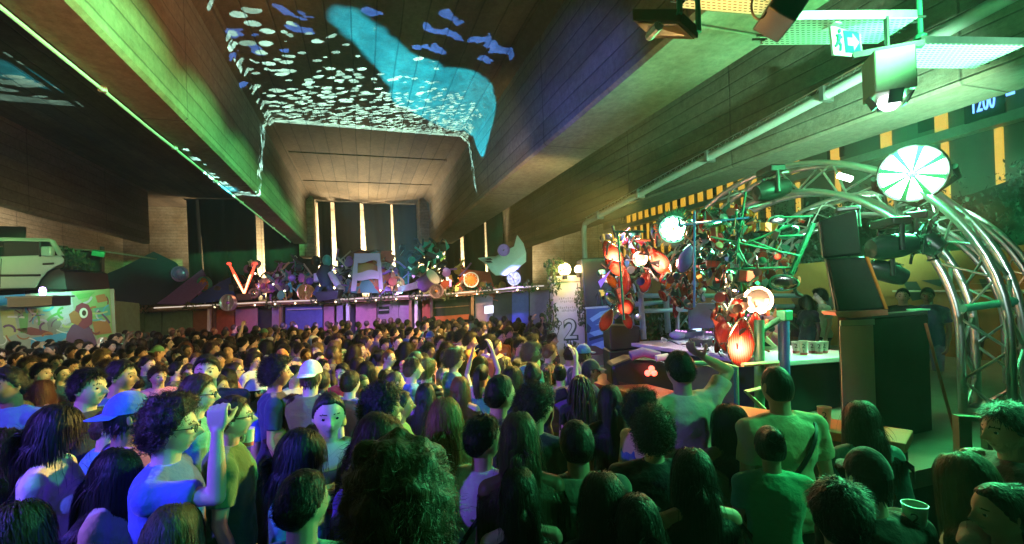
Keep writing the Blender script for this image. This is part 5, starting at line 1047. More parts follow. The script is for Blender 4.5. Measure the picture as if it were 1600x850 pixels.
# ------------------------------------------------------------------ people
skin = objcol('skin', .5, .12, 14, .1, spec=.4); cloth = objcol('cloth', .9, .14, 7, .9, sheen=.25, dist=.035); hairm = objcol('hair', .5, .6, 75, .8, spec=.35, stretch=.1)
lipm = objcol('lips', .4, .1, 10, 0, mul=.62); browm = M('brow', (.05, .032, .022), .8, bump=0); eyew = M('eye_white', (.7, .7, .68), .2, var=.05, bump=0); eyed = M('eye_dark', (.012, .009, .007), .1, bump=0); shoem = M('shoe', (.05, .05, .055), .6)
trm = objcol('trousers', .9, .2, 20, .2)
def patterned(name, kind):
    mt = cloth.copy(); mt.name = name; nt = mt.node_tree; L = nt.links; b = nt.nodes['Principled BSDF']
    src = b.inputs['Base Color'].links[0].from_socket; tc = nd(nt, 'ShaderNodeTexCoord'); sp = nd(nt, 'ShaderNodeSeparateXYZ'); L.new(tc.outputs['Object'], sp.inputs[0])
    def m_(op, a, b_=0.):
        n = nd(nt, 'ShaderNodeMath', operation=op)
        for i, v in enumerate((a, b_)):
            if isinstance(v, (int, float)): n.inputs[i].default_value = v
            else: L.new(v, n.inputs[i])
        return n.outputs[0]
    if kind == 'stripe': fac = m_('GREATER_THAN', m_('FRACT', m_('MULTIPLY', sp.outputs['Z'], 17)), .6)
    else:
        no = nd(nt, 'ShaderNodeTexNoise'); no.inputs['Scale'].default_value = 24; L.new(tc.outputs['Object'], no.inputs['Vector'])
        fac = m_('MULTIPLY', m_('LESS_THAN', m_('ABSOLUTE', sp.outputs['X']), .085), m_('LESS_THAN', m_('ABSOLUTE', m_('SUBTRACT', sp.outputs['Z'], 1.27)), .075)); fac = m_('MULTIPLY', fac, m_('GREATER_THAN', no.outputs['Fac'], .5))
        if kind == 'flower': fac = m_('GREATER_THAN', no.outputs['Fac'], .58)
    mx = nd(nt, 'ShaderNodeMix', data_type='RGBA'); L.new(fac, mx.inputs[0]); L.new(src, mx.inputs[6]); mx.inputs[7].default_value = {'stripe': (.5, .48, .42, 1), 'print': (.6, .58, .5, 1), 'flower': (.45, .2, .25, 1)}[kind]
    L.new(mx.outputs[2], b.inputs['Base Color']); return mt
PATS = [patterned('cloth_striped', 'stripe'), patterned('cloth_printed', 'print'), patterned('cloth_printed_dark', 'print'), patterned('cloth_flowered', 'flower')]
def remesh(mb, voxel, name, mats, smooth_it=4, dec=None):
    me = bpy.data.meshes.new(name+'_raw'); me.from_pydata(mb.v, [], mb.f); me.update()
    o = bpy.data.objects.new('tmp', me); COL.objects.link(o)
    r = o.modifiers.new('r', 'REMESH'); r.mode = 'VOXEL'; r.voxel_size = voxel
    s = o.modifiers.new('s', 'SMOOTH'); s.factor = .5; s.iterations = smooth_it
    if dec: dd = o.modifiers.new('d', 'DECIMATE'); dd.ratio = dec
    dg = bpy.context.evaluated_depsgraph_get(); ev = o.evaluated_get(dg); out = bpy.data.meshes.new_from_object(ev, depsgraph=dg)
    COL.objects.unlink(o); bpy.data.objects.remove(o); bpy.data.meshes.remove(me)
    out.name = name; out.materials.clear(); [out.materials.append(q) for q in mats]
    out.polygons.foreach_set('use_smooth', [True]*len(out.polygons)); return out
def rings(mb, R, n=24):
    """closed loft of horizontal ellipse rings (z, rx, ry, cy)"""
    vs = []; k = len(R)
    for z, rx, ry, cy in R: vs += [(rx*math.copysign(abs(math.cos(t))**.85, math.cos(t)), cy+ry*math.copysign(abs(math.sin(t))**.85, math.sin(t)), z) for t in [2*math.pi*j/n for j in range(n)]]
    fs = [(i*n+j, i*n+(j+1) % n, (i+1)*n+(j+1) % n, (i+1)*n+j) for i in range(k-1) for j in range(n)] + [tuple(range(n))[::-1], tuple((k-1)*n+j for j in range(n))]
    return mb.add(vs, fs)
def limb(mb, pts, rs, n=12):
    P_ = [Vector(p) for p in pts]; Q = []; q = []
    for i in range(len(P_)-1):
        m_ = 5
        for j in range(m_): u = j/m_; Q.append(P_[i].lerp(P_[i+1], u)); q.append(rs[i]+(rs[i+1]-rs[i])*(u*u*(3-2*u)))
    Q.append(P_[-1]); q.append(rs[-1]); mb.path(Q, q, n)
    mb.ell(P_[0], rs[0]*.99, None, 12, 8); mb.ell(P_[-1], rs[-1]*.99, None, 12, 8)
    for i in range(1, len(P_)-1): mb.ell(P_[i], rs[i]*1.0, None, 12, 8)
HS = (.076, .098, .118)                              # head half sizes
def g2(x, z, x0, z0, sx, sz): return math.exp(-((x-x0)/sx)**2-((z-z0)/sz)**2)
def head_pt(q, female):
    x, y, z = q; sx = 1.0
    if z < -.05: sx -= (.30 if female else .22)*min(1, (-z-.05)/.95)**1.4
    p = Vector((x*HS[0]*sx*(1.0 if z < .1 else 1.02), y*HS[1], z*HS[2]))
    if y < 0: p.y *= 1.0 - .25*max(0, -z-.1)         # nape tucks in
    if y > 0:
        f = 0.
        p.y *= 1-.10*max(0, -z)**1.2*.6
        ax = abs(x)
        f += .026*g2(x, z, 0, -.20, .16, .13) + .016*g2(x, z, 0, -.05, .10, .22)      # nose
        f -= .011*g2(ax, z, .40, .04, .20, .12)                                         # eye sockets
        f += (.003 if female else .006)*g2(ax, z, .33, .20, .3, .08)                    # brow
        f += .004*g2(ax, z, .55, -.18, .2, .18)                                         # cheekbone
        f += .007*g2(x, z, 0, -.46, .24, .045)+.007*g2(x, z, 0, -.555, .22, .05)-.003*g2(x, z, 0, -.505, .24, .02)
        f += .010*g2(x, z, 0, -.82, .22, .12)
        p.y += f
    return p
HEADC = Vector((0, .025, 1.632))
def hand(mb, w, d, n, curl, s_=1., right=1, spread=.10, thumb_curl=.5):
    """palm and five jointed fingers from the wrist w along d; n = palm side"""
    d = d.normalized(); n = (n-d*n.dot(d)).normalized(); sd = n.cross(d)*right
    k0 = w+d*.085
    for i in range(4): off = (-.03+.02*i); mb.path([w+d*.005+sd*off*.55, w+d*.045+sd*off*.9, k0+sd*off], [.014, .0145, .0115], 8)
    for i, L in enumerate((.062, .076, .080, .070)):          # little .. index
        off = (-.03+.02*i); p_ = k0+sd*off; v = (d+sd*off*spread*18).normalized(); c_ = curl*(1+.08*(3-i)); pts = [p_]; nn_ = n
        for j, f_ in enumerate((.45, .32, .23)):
            a = c_*(.8 if j == 0 else 1.); v2 = v*math.cos(a)+nn_*math.sin(a); nn_ = nn_*math.cos(a)-v*math.sin(a); v = v2; p_ = p_+v*L*f_; pts.append(p_)
        mb.path(pts, [.0095, .009, .0085, .0075], 8); mb.ell(pts[-1], .0075, None, 8, 6); mb.ell(pts[0], .0105, None, 8, 6)
    v = (d*.55+sd*(.8-.35*curl)+n*(.25+.5*curl)).normalized(); thumb_curl = .3+.5*curl; b0 = w+d*.025+sd*.025; b1 = b0+v*.042; v2 = (v*math.cos(thumb_curl)+(d*.7+n*.6).normalized()*math.sin(thumb_curl)).normalized(); b2 = b1+v2*.03; b3 = b2+(v2+n*.3).normalized()*.024
    mb.path([b0, b1, b2, b3], [.014, .0115, .010, .008], 8); mb.ell(b3, .008, None, 8, 6)
class Body: pass
def make_body(name, female, L, R_, head_yaw=0., head_pitch=0., curl=(.5, .5), beard=False, dec=.42, palms=None, lean=0.):
    """L, R_: (elbow, wrist) for the left (-x) and right (+x) arm. Front is +y."""
    B = Body(); mb = MB(); f = female
    sw = .165 if f else .19
    T = [(.80, .08, .08, 0), (.86, .165, .112, -.012), (.93, .178 if f else .168, .122, -.015), (1.0, .165, .112, -.005), (1.08, .128 if f else .148, .095, .005), (1.16, .128 if f else .152, .098, .008), (1.25, .146 if f else .168, .112, .006), (1.34, .155 if f else .180, .112, .0), (1.41, .148 if f else .172, .095, -.01), (1.45, .11, .075, -.012), (1.48, .07, .06, -.01)]
    rings(mb, T)
    if f: [mb.ell((s*.075, .085, 1.265), (.065, .055, .065)) for s in (-1, 1)]
    limb(mb, [(0, -.014, 1.42), (0, .0, 1.50), (0, .012, 1.58)], [.062, .050 if f else .056, .050 if f else .057], 14)
    arms = []
    for s, (el, wr), cu in ((-1, L, curl[0]), (1, R_, curl[1])):
        sh = Vector((s*sw, -.01, 1.405)); el = Vector(el); wr = Vector(wr)
        raised = el.z > 1.38
        if raised: sh = Vector((s*(sw-.005), -.0, 1.43))
        mb.ell(sh, (.055 if f else .064, .055, .058)); mb.path([Vector((s*.07, -.012, 1.445)), sh+Vector((0, 0, .012))], [.05, .046], 10)
        limb(mb, [sh, sh.lerp(el, .5), el], [.050 if not f else .043, .044 if not f else .037, .037 if not f else .031])
        limb(mb, [el, el.lerp(wr, .35), wr], [.036 if not f else .030, .036 if not f else .030, .023 if not f else .020])
        d_ = (wr-el).normalized()
        pn = Vector(palms[0 if s < 0 else 1]) if palms else (Vector((-s, .2, 0)) if abs(d_.z) > .5 else Vector((0, 0, 1)))
        hand(mb, wr, d_, pn, cu, right=1 if False else (s if True else 1)*(1 if True else 1))
        arms.append((sh, el, wr))
        mb.ell(Vector((s*.09, -.01, .90)), (.095, .11, .11))
        hp = Vector((s*.088, -.005, .92)); kn = Vector((s*.10, .015, .50)); an = Vector((s*.105, -.02, .085))
        limb(mb, [hp, hp.lerp(kn, .5), kn], [.088, .075, .055]); limb(mb, [kn, kn.lerp(an, .35)+Vector((0, -.02, 0)), an], [.053, .055, .036])
        mb.ell((s*.108, .055, .045), (.045, .13, .045)); mb.ell((s*.106, -.03, .06), (.042, .06, .06))
    hm = Matrix.Translation(HEADC) @ Matrix.Rotation(-head_yaw, 4, 'Z') @ Matrix.Rotation(-head_pitch, 4, 'X')
    if head_pitch or head_yaw: hm = Matrix.Translation((0, math.sin(head_pitch)*-.0, 0)) @ hm
    mb.xf = hm
    mb.ell((0, 0, 0), 1., None, 56, 46, lambda q: head_pt(q, f))
    for s in (-1, 1):
        mb.ell((s*.077, -.012, .0), (.009, .018, .031), Euler((.1, 0, s*-.35)), 12, 10); mb.ell((s*.075, -.004, -.018), (.008, .010, .014))
    mb.xf = None
    B.dec = dec
    me = remesh(mb, .0062, name, [skin, lipm, browm, eyew, eyed, shoem, hairm], 3, dec)
    inv = hm.inverted(); n = len(me.polygons); cen = np.empty(n*3); me.polygons.foreach_get('center', cen); cen = cen.reshape(-1, 3)
    mi = np.zeros(n, int); A = np.array(inv); loc = cen @ A[:3, :3].T + A[:3, 3]
    x, y, z = loc[:, 0]/HS[0], loc[:, 1], loc[:, 2]/HS[2]; ax = np.abs(x); front = (y > .03) & (cen[:, 2] > 1.4)
    mi[front & (ax < .30) & (np.abs(z+.505) < .085*(1-(ax/.34)**2))] = 1
    mi[front & (np.abs(z-(.285-.9*(ax-.40)**2)) < (.02 if f else .03)) & (ax > .18) & (ax < .66)] = 2
    if beard: mi[(cen[:, 2] > 1.4) & (y > -.02) & (z < -.42+.25*np.clip(ax-.5, 0, 1)) & (z > -1.02) & ~(front & (ax < .3) & (np.abs(z+.505) < .085))] = 6
    mi[cen[:, 2] < .115] = 5
    # eyeballs
    bm = bmesh.new(); bm.from_mesh(me); me.polygons.foreach_set('material_index', mi); bm.free(); bm = bmesh.new(); bm.from_mesh(me)
    for s in (-1, 1):
        c = Vector((s*.031, .0735, .007)); r = bmesh.ops.create_uvsphere(bm, u_segments=14, v_segments=10, radius=.0125, matrix=hm @ Matrix.Translation(c) @ Matrix.Rotation(math.pi/2, 4, 'X'))
        fs = {f_ for v in r['verts'] for f_ in v.link_faces}
        for f_ in fs:
            q = inv @ f_.calc_center_median()-c; f_.material_index = 4 if (q.y > .0085) else 3; f_.smooth = True
            if q.z > .0052: f_.material_index = 0
    bm.to_mesh(me); bm.free()
    B.mesh = me; B.hm = hm; B.arms = arms; B.f = f; B.T = T; B.sw = sw
    return B
def folds(me, amp, seed):
    n = len(me.vertices); co = np.empty(n*3); me.vertices.foreach_get('co', co); no_ = np.empty(n*3); me.vertices.foreach_get('normal', no_); co = co.reshape(-1, 3); no_ = no_.reshape(-1, 3)
    d_ = np.array([noise.noise((p[0]*6+seed, p[1]*6, p[2]*11+p[0]*4))*.7+noise.noise((p[0]*15, p[1]*15+seed, p[2]*20))*.35 for p in co])*amp
    me.vertices.foreach_set('co', (co+no_*d_[:, None]).ravel()); me.update()
def make_top(B, kind, name):
    mb = MB(); f = B.f; inf = .014 if f else .022
    zlo = {'tank': .93, 'tee': .86, 'long': .84, 'crop': 1.08}[kind]
    T = [r for r in B.T if r[0] >= zlo-.001]
    if kind == 'tank':
        RR = [(z, rx+.008, ry+.008, cy) for z, rx, ry, cy in T if z < 1.36]+[(1.375, .135, .098, -.004)]
        rings(mb, RR)
        if f: [mb.ell((s*.075, .085, 1.265), (.074, .063, .074)) for s in (-1, 1)]
        for s in (-1, 1): mb.path([(s*.095, .085, 1.33), (s*.10, .06, 1.42), (s*.10, -.01, 1.463), (s*.10, -.075, 1.42), (s*.09, -.095, 1.33)], .014, 8)
    else:
        RR = [(z, max(rx+inf, .150 if not f else 0)+(.012 if z < 1.1 and not f else 0), ry+inf, cy) for z, rx, ry, cy in T if z < 1.47]+[(1.478, .088, .075, -.012), (1.492, .078, .068, -.010)]
        if kind == 'crop': RR = RR
        rings(mb, RR)
        if f: [mb.ell((s*.075, .085, 1.265), (.077, .066, .077)) for s in (-1, 1)]
        for s, (sh, el, wr) in zip((-1, 1), B.arms):
            mb.ell(sh, (.075 if not f else .063, .068 if not f else .06, .07)); mb.path([Vector((s*.06, -.012, 1.445)), sh+Vector((0, 0, .012))], [.062, .060], 10)
            e = sh.lerp(el, .68 if not f else .5)
            if kind == 'long': limb(mb, [sh, el, el.lerp(wr, .93)], [.066, .050, .036])
            else: mb.path([sh, sh.lerp(e, .5), e], [.066 if not f else .055, .064 if not f else .052, .066 if not f else .05], 14)
    me = remesh(mb, .0105, name, [cloth], 2, .7); folds(me, .015 if not f else .008, len(name)*7 % 50); return me
def make_trousers(B, name, skirt=False):
    mb = MB(); rings(mb, [(.86, .178, .125, -.012), (.93, .188, .134, -.015), (1.0, .172, .12, -.005), (1.03, .16, .112, 0)])
    for s in (-1, 1):
        mb.ell(Vector((s*.09, -.01, .88)), (.105, .122, .12)); limb(mb, [(s*.088, -.005, .9), (s*.1, .01, .5), (s*.105, -.015, .11)], [.098, .072, .062])
    me = remesh(mb, .016, name, [trm], 2, .6); folds(me, .006, 3); return me

# ---- hair (head-local)
def hairline(q):
    x, y, z = q
    t = -.62 if y < -.5 else (-.62+(y+.5)/.5*.42 if y < 0 else -.20+min(1, y/.62)**1.3*.84)
    return z - t
def skull(q, k=1.0): p = head_pt(Vector(q), False); return Vector((q[0]*HS[0]*1.03*k, q[1]*HS[1]*1.03*k, q[2]*HS[2]*1.03*k)) if q[1] < .3 or q[2] > .3 else p*k
def rdir(q):
    z = q.uniform(-1, 1); a = q.uniform(0, 2*math.pi); r = math.sqrt(1-z*z); return Vector((r*math.cos(a), r*math.sin(a), z))
def make_hair(name, style, seed=0):
    q = random.Random(seed); mb = MB()
    P_ = dict(buzz=(.004, 0), short=(.013, 2600), quiff=(.018, 2600), curly=(.022, 1900), afro=(.046, 3000), bigfrizz=(.055, 6000), long=(.014, 3200), wavy=(.02, 3000), bob=(.014, 2600), bun=(.008, 700), pony=(.008, 900), braids=(.012, 0), capped=(.006, 300))[style]
    th, ns = P_
    def shell(v):
        h = hairline(v); k = max(0., min(1., h/.16+.3)); k = k*k*(3-2*k)
        amp = th*(1+.5*noise.noise(v*4+Vector((seed, 0, 0))))
        p_ = Vector((v.x*HS[0]*1.02, v.y*HS[1]*1.02, v.z*HS[2]*1.02)); nrm = Vector((v.x/HS[0], v.y/HS[1], v.z/HS[2])).normalized()
        top = .6+.4*max(0, v.z+.2)
        return p_+nrm*(amp*top*k if style not in ('buzz', 'bun', 'pony', 'capped') else th*k) - nrm*.016*(1-k)
    mb.ell((0, 0, 0), 1., None, 44, 32, shell)
    SM = 1.0+th*15 if style in ('long', 'wavy', 'bob') else 1.0
    def push(p, m_=None):
        m_ = m_ or SM
        e = Vector((p.x/(HS[0]*m_), p.y/(HS[1]*m_), p.z/(HS[2]*m_))); l = e.length
        if l < 1.04: p = Vector((e.x*HS[0]*m_, e.y*HS[1]*m_, e.z*HS[2]*m_))*(1.04/max(l, .05))
        c = Vector((0, -.03, -.262)); rr = Vector((.215, .115, .085)); e = Vector(((p.x-c.x)/rr.x, (p.y-c.y)/rr.y, (p.z-c.z)/rr.z))
        if e.length < 1.05: e = e*(1.05/max(e.length, .1)); p = c+Vector((e.x*rr.x, e.y*rr.y, e.z*rr.z))
        if p.z < -.26: p.y = min(p.y, -.13 if p.y < 0 else p.y)
        return p
    def strand(p, d_, L, steps, grav, width, curl=0., cf=0., frizz=0., taper=.25, col=True):
        pts = []; ph_ = q.uniform(0, 6.3); wd = []; cl_ = SM*(1+.055*noise.noise(p*38)+.03*q.random()) if SM > 1 else None
        up = Vector((0, 0, 1)); s_ = L/steps; base = p.copy()
        for i in range(steps+1):
            u = i/steps; o_ = base.copy()
            if curl:
                a_, b_ = frame(d_); o_ = base+(a_*math.cos(ph_+cf*u)+b_*math.sin(ph_+cf*u))*curl*min(1, u*3)
            pts.append(o_); d_ = (d_-up*grav*s_+Vector((q.gauss(0, 1), q.gauss(0, 1), q.gauss(0, 1)))*frizz).normalized(); base = base+d_*s_
            if col: base = push(base, cl_)
        vs = []; fs = []
        for i, o_ in enumerate(pts):
            tg = (pts[min(i+1, steps)]-pts[max(0, i-1)]); out = Vector((o_.x, o_.y, max(o_.z, -.02)*.6)); w_ = tg.cross(out)
            w_ = w_.normalized() if w_.length > 1e-7 else Vector((1, 0, 0)); w_ = w_*width*(1-(1-taper)*(i/steps)**2)
            vs += [o_-w_, o_+w_]
        mb.add(vs, [(2*i, 2*i+1, 2*i+3, 2*i+2) for i in range(steps)])
    n_ = 0
    part = q.choice((-.25, .25, 0))
    while n_ < ns:
        v = rdir(q)
        if hairline(v) < .02: continue
        n_ += 1; nrm = Vector((v.x/HS[0], v.y/HS[1], v.z/HS[2])).normalized(); p_ = shell(v)-nrm*.004
        flow = Vector((v.x-part*.3, v.y-.25, 0)); flow = (flow-nrm*flow.dot(nrm)); flow = flow.normalized() if flow.length > .01 else Vector((0, -1, 0))
        if style == 'short': strand(p_-nrm*.003, (flow*1.+nrm*.22+rdir(q)*.22).normalized(), q.uniform(.02, .04), 3, 5, .0019, frizz=.10, col=False)
        elif style == 'quiff': strand(p_-nrm*.003, (flow*.75+nrm*(.5 if v.z > .45 else .16)+rdir(q)*.25).normalized(), q.uniform(.03, .055)*(1.0 if v.z > .45 else .6), 4, 9, .0021, frizz=.12, col=False)
        elif style == 'capped':
            if v.z < .15: strand(p_, (flow*.3-Vector((0, 0, 1))*.9+nrm*.2).normalized(), .03, 3, 4, .004, frizz=.1, col=False)
        elif style == 'curly': strand(p_, (nrm+flow*.3).normalized(), q.uniform(.035, .06), 8, 5, .0019, curl=.009, cf=11, frizz=.10, taper=.6, col=False)
        elif style == 'afro': strand(p_-nrm*.03, (nrm+rdir(q)*.45).normalized(), q.uniform(.035, .06), 6, 0, .0016, curl=.009, cf=14, frizz=.1, taper=.6, col=False)
        elif style == 'bigfrizz': strand(p_-nrm*.03, (nrm*.6+flow*.9+rdir(q)*.5).normalized(), q.uniform(.04, .085), 7, 9, .0009, curl=.007, cf=8, frizz=.13, taper=.3, col=False)
        elif style in ('long', 'wavy', 'bob'):
            if n_ % 9 == 0: strand(p_, (flow+nrm*.3+rdir(q)*.3).normalized(), q.uniform(.12, .4), 9, 22, .0012, frizz=.16); continue
            L = dict(long=q.uniform(.40, .52), wavy=q.uniform(.34, .46), bob=q.uniform(.17, .23))[style]*(1-.35*max(0, -v.z))
            d0 = (flow*.9+nrm*.15); d0 = Vector((d0.x, min(d0.y, .05) if abs(v.x) > .2 else d0.y*.3-.2, d0.z)).normalized()
            strand(p_, d0, L, 11, 26 if style != 'wavy' else 20, .0030 if style != 'wavy' else .0026, curl=.0 if style != 'wavy' else .012, cf=9 if style == 'wavy' else 0, frizz=.02 if style == 'long' else .05)
        elif style in ('bun', 'pony'):
            tgt = Vector((0, -.115, .04)); strand(p_, (tgt-p_).normalized()*.8+nrm*.25, (tgt-p_).length*.95, 6, 0, .0045, frizz=.01)
    if style in ('long', 'wavy', 'bob'):           # solid mass under the strands, down the back and sides
        zb = dict(long=-.36, wavy=-.32, bob=-.16)[style]; rows = []
        for i in range(9):
            u = i/8; z = .06+(zb-.06)*u; rx = .068+.030*min(1, u*3.5)-.014*u; ry = .080+.022*min(1, u*3.5)-.012*u; row = []
            for j in range(21):
                a = math.pi*(1.08 + .84*j/20) if u > .1 else math.pi*(1.1+.8*j/20)
                p_ = Vector((rx*math.cos(a)*1.05, ry*math.sin(a)-.012+.006*noise.noise((j*.9, u*3, seed)), z)); row.append(push(p_))
            rows.append(row)
        mb.sheet(rows, .012)
    if style == 'bun':
        mb.ell((0, -.12, .085), (.042, .04, .040), None, 14, 10, lambda v: v*(1+.1*noise.noise(v*3)))
        for i in range(60): v = rdir(q); strand(Vector((0, -.12, .085))+Vector((v.x*.042, v.y*.04, v.z*.04)), (v.cross(Vector((.3, 1, .2))).normalized()+v*.3).normalized(), .022, 3, 0, .0015, frizz=.2, col=False)
    if style == 'pony':
        for i in range(420):
            strand(Vector((q.gauss(0, .010), -.12+q.gauss(0, .008), .05+q.gauss(0, .01))), Vector((q.gauss(0, .12), -.7, .15)).normalized(), q.uniform(.24, .34), 9, 30, .0045, frizz=.03)
    if style == 'braids':
        for i in range(70):
            v = rdir(q)
            if hairline(v) < .08: v = Vector((v.x, -abs(v.y), abs(v.z))).normalized()
            nrm = Vector((v.x/HS[0], v.y/HS[1], v.z/HS[2])).normalized(); p_ = shell(v); d_ = Vector((v.x*.8, v.y*.5-.4, .1)).normalized(); pts = []; rr = []
            L = q.uniform(.36, .5)
            for s_ in range(15): pts.append(p_.copy()); rr.append(.0075*(1+.25*math.sin(s_*2.4))); d_ = (d_-Vector((0, 0, 1))*26*L/14+Vector((q.gauss(0, .05), q.gauss(0, .05), 0))).normalized(); p_ = push(p_+d_*L/14)
            mb.path(pts, rr, 6)
    me = mb.mesh(name, [hairm]); me.set_sharp_from_angle(angle=math.pi)
    return me
def make_cap(name, back):
    mb = MB(); s_ = -1 if back else 1
    mb.ell((0, -.002, .022), (HS[0]*1.13, HS[1]*1.10, HS[2]*1.06), None, 30, 20, lambda v: Vector((v.x, v.y, max(v.z, .12))))
    rows = []
    for i in range(5):
        u = i/4; rows.append([(HS[0]*1.1*math.sin(a)*(1-.05*u), s_*(HS[1]*1.08*math.cos(a)+u*.075*math.cos(a)), .045-.018*u-.012*(math.sin(a)**2)) for a in np.linspace(-1.05, 1.05, 13)])
    mb.sheet(rows, .004); mb.ell((0, 0, .142), (.009, .009, .006), None, 8, 6)
    return mb.mesh(name, [cloth])
def make_glasses(name, dark):
    mb = MB()
    for s in (-1, 1):
        c = Vector((s*.033, .103, .006)); mb.path([c+Vector((.024*math.cos(a), -.004*abs(math.cos(a)), .019*math.sin(a))) for a in np.linspace(0, 6.283, 17)[:-1]], .0026, 6, closed=True)
        mb.path([c+Vector((s*.024, 0, .004)), Vector((s*.076, .06, .012)), Vector((s*.079, -.005, .010))], .0024, 6)
        if dark: mb.cm = 1; mb.ell(c, (.024, .003, .019), None, 14, 8); mb.cm = 0
    mb.path([(-.010, .106, .010), (0, .110, .012), (.010, .106, .010)], .0024, 6)
    return mb.mesh(name, [blackp, M('sunglass', (.01, .01, .012), .08, bump=0)])

REST = lambda s, sw: ((s*(sw+.045), -.03, 1.14), (s*(sw+.03), .05, .90))
def arms_(l, r, f):
    sw = .165 if f else .19
    def a(k, s):
        return {'down': ((s*(sw+.05), -.035, 1.135), (s*(sw+.055), .04, .89)),
                'cup': ((s*(sw+.045), -.01, 1.14), (s*(sw-.05), .21, 1.24)),
                'phone': ((s*(sw+.06), .14, 1.25), (s*(sw-.04), .27, 1.46)),
                'up': ((s*(sw+.10), .13, 1.60), (s*(sw+.02), .14, 1.86)),
                'fist': ((s*(sw+.06), .23, 1.38), (s*(sw+.05), .24, 1.655)),
                'high': ((s*(sw+.05), .03, 1.69), (s*(sw-.06), .10, 1.94)),
                'chin': ((s*(sw+.02), .12, 1.18), (s*.05, .18, 1.46)),
                'wave': ((s*(sw+.22), .02, 1.50), (s*(sw+.24), .10, 1.75)),
                'head': ((s*(sw+.17), .04, 1.60), (s*.14, -.01, 1.72))}[k]
    return a(l, -1), a(r, 1)
BODIES = {}
for nm, f, l, r, hy, hp, cu, bd in (
    ('m_down', 0, 'down', 'down', 0, 0, (.45, .45), 0), ('m_turn_r', 0, 'down', 'down', .6, .05, (.45, .45), 0), ('m_turn_l', 0, 'down', 'cup', -.5, .12, (.45, 1.0), 1), ('m_cup', 0, 'cup', 'down', .25, .08, (1.0, .45), 1),
    ('m_fist', 0, 'down', 'fist', .0, .06, (.5, 1.1), 0), ('m_high', 0, 'high', 'high', .0, -.05, (.3, .5), 0), ('m_wave', 0, 'down', 'wave', .1, -.05, (.4, .35), 1), ('m_head', 0, 'down', 'head', .0, .1, (.4, .4), 0), ('m_chin', 0, 'down', 'chin', .0, .1, (.4, .6), 1),
    ('f_down', 1, 'down', 'down', 0, 0, (.45, .45), 0), ('f_cup', 1, 'down', 'cup', .2, .08, (.45, 1.0), 0), ('f_turn_l', 1, 'cup', 'down', -.55, .06, (.9, .4), 0), ('f_up', 1, 'down', 'up', .1, -.06, (.4, .35), 0), ('f_phone', 1, 'down', 'phone', .0, .1, (.4, .9), 0), ('f_high', 1, 'up', 'high', .0, 0, (.3, .3), 0)):
    L_, R__ = arms_(l, r, f); BODIES[nm] = make_body('person_'+nm, bool(f), L_, R__, hy, hp, cu, bool(bd))
TOPS = {}
def top_mesh(bn, kind):
    k = (bn, kind)
    if k not in TOPS: TOPS[k] = make_top(BODIES[bn], kind, 'top_%s_%s' % k)
    return TOPS[k]
TRS = {f: make_trousers(BODIES['f_down' if f else 'm_down'], 'trousers_mesh') for f in (False, True)}
HAIR = {}
def hair_mesh(st, var=0):
    k = (st, var)
    if k not in HAIR: HAIR[k] = make_hair('hair_%s' % st, st, 3+var*17)
    return HAIR[k]
CAPS = {b_: make_cap('cap_mesh', b_) for b_ in (False, True)}
GLS = {d_: make_glasses('glasses_mesh', d_) for d_ in (False, True)}
# child accessory meshes
def strap_mesh(B):
    mb = MB(); T = B.T
    pts = []
    for u in np.linspace(0, 1, 30):
        a = u*2*math.pi; z = 1.24+.205*math.cos(a); 
        # diagonal loop over the right shoulder, round the trunk
        x = .165*math.cos(a)*1.02+.02; y = .150*math.sin(a)
        pts.append((x*.9, y-.005, z))
    mb.path(pts, .014, 6, closed=False); return mb.mesh('strap_mesh', [blackp])
STRAP = strap_mesh(BODIES['m_down'])
SKIN = [(.62, .40, .30), (.55, .34, .25), (.48, .29, .20), (.66, .45, .36), (.30, .17, .11), (.18, .10, .065)]
HC = {'black': (.012, .010, .010), 'dark brown': (.035, .020, .012), 'brown': (.085, .045, .022), 'light brown': (.17, .095, .045), 'blond': (.38, .24, .10), 'ginger': (.24, .075, .022)}
HC = {k: tuple(v*.55 for v in c) for k, c in HC.items()}
CC = {'black': (.018, .018, .02), 'charcoal': (.06, .06, .065), 'white': (.72, .71, .68), 'cream': (.6, .54, .42), 'grey': (.25, .25, .26), 'navy': (.025, .035, .10), 'blue': (.06, .14, .45), 'teal': (.08, .34, .30), 'green': (.08, .22, .10), 'red': (.40, .04, .04), 'pink': (.6, .2, .35), 'mustard': (.5, .32, .06), 'purple': (.20, .08, .32), 'olive': (.18, .17, .08), 'beige': (.48, .38, .26), 'orange': (.6, .22, .05)}
PEOPLE = []; PS = .925
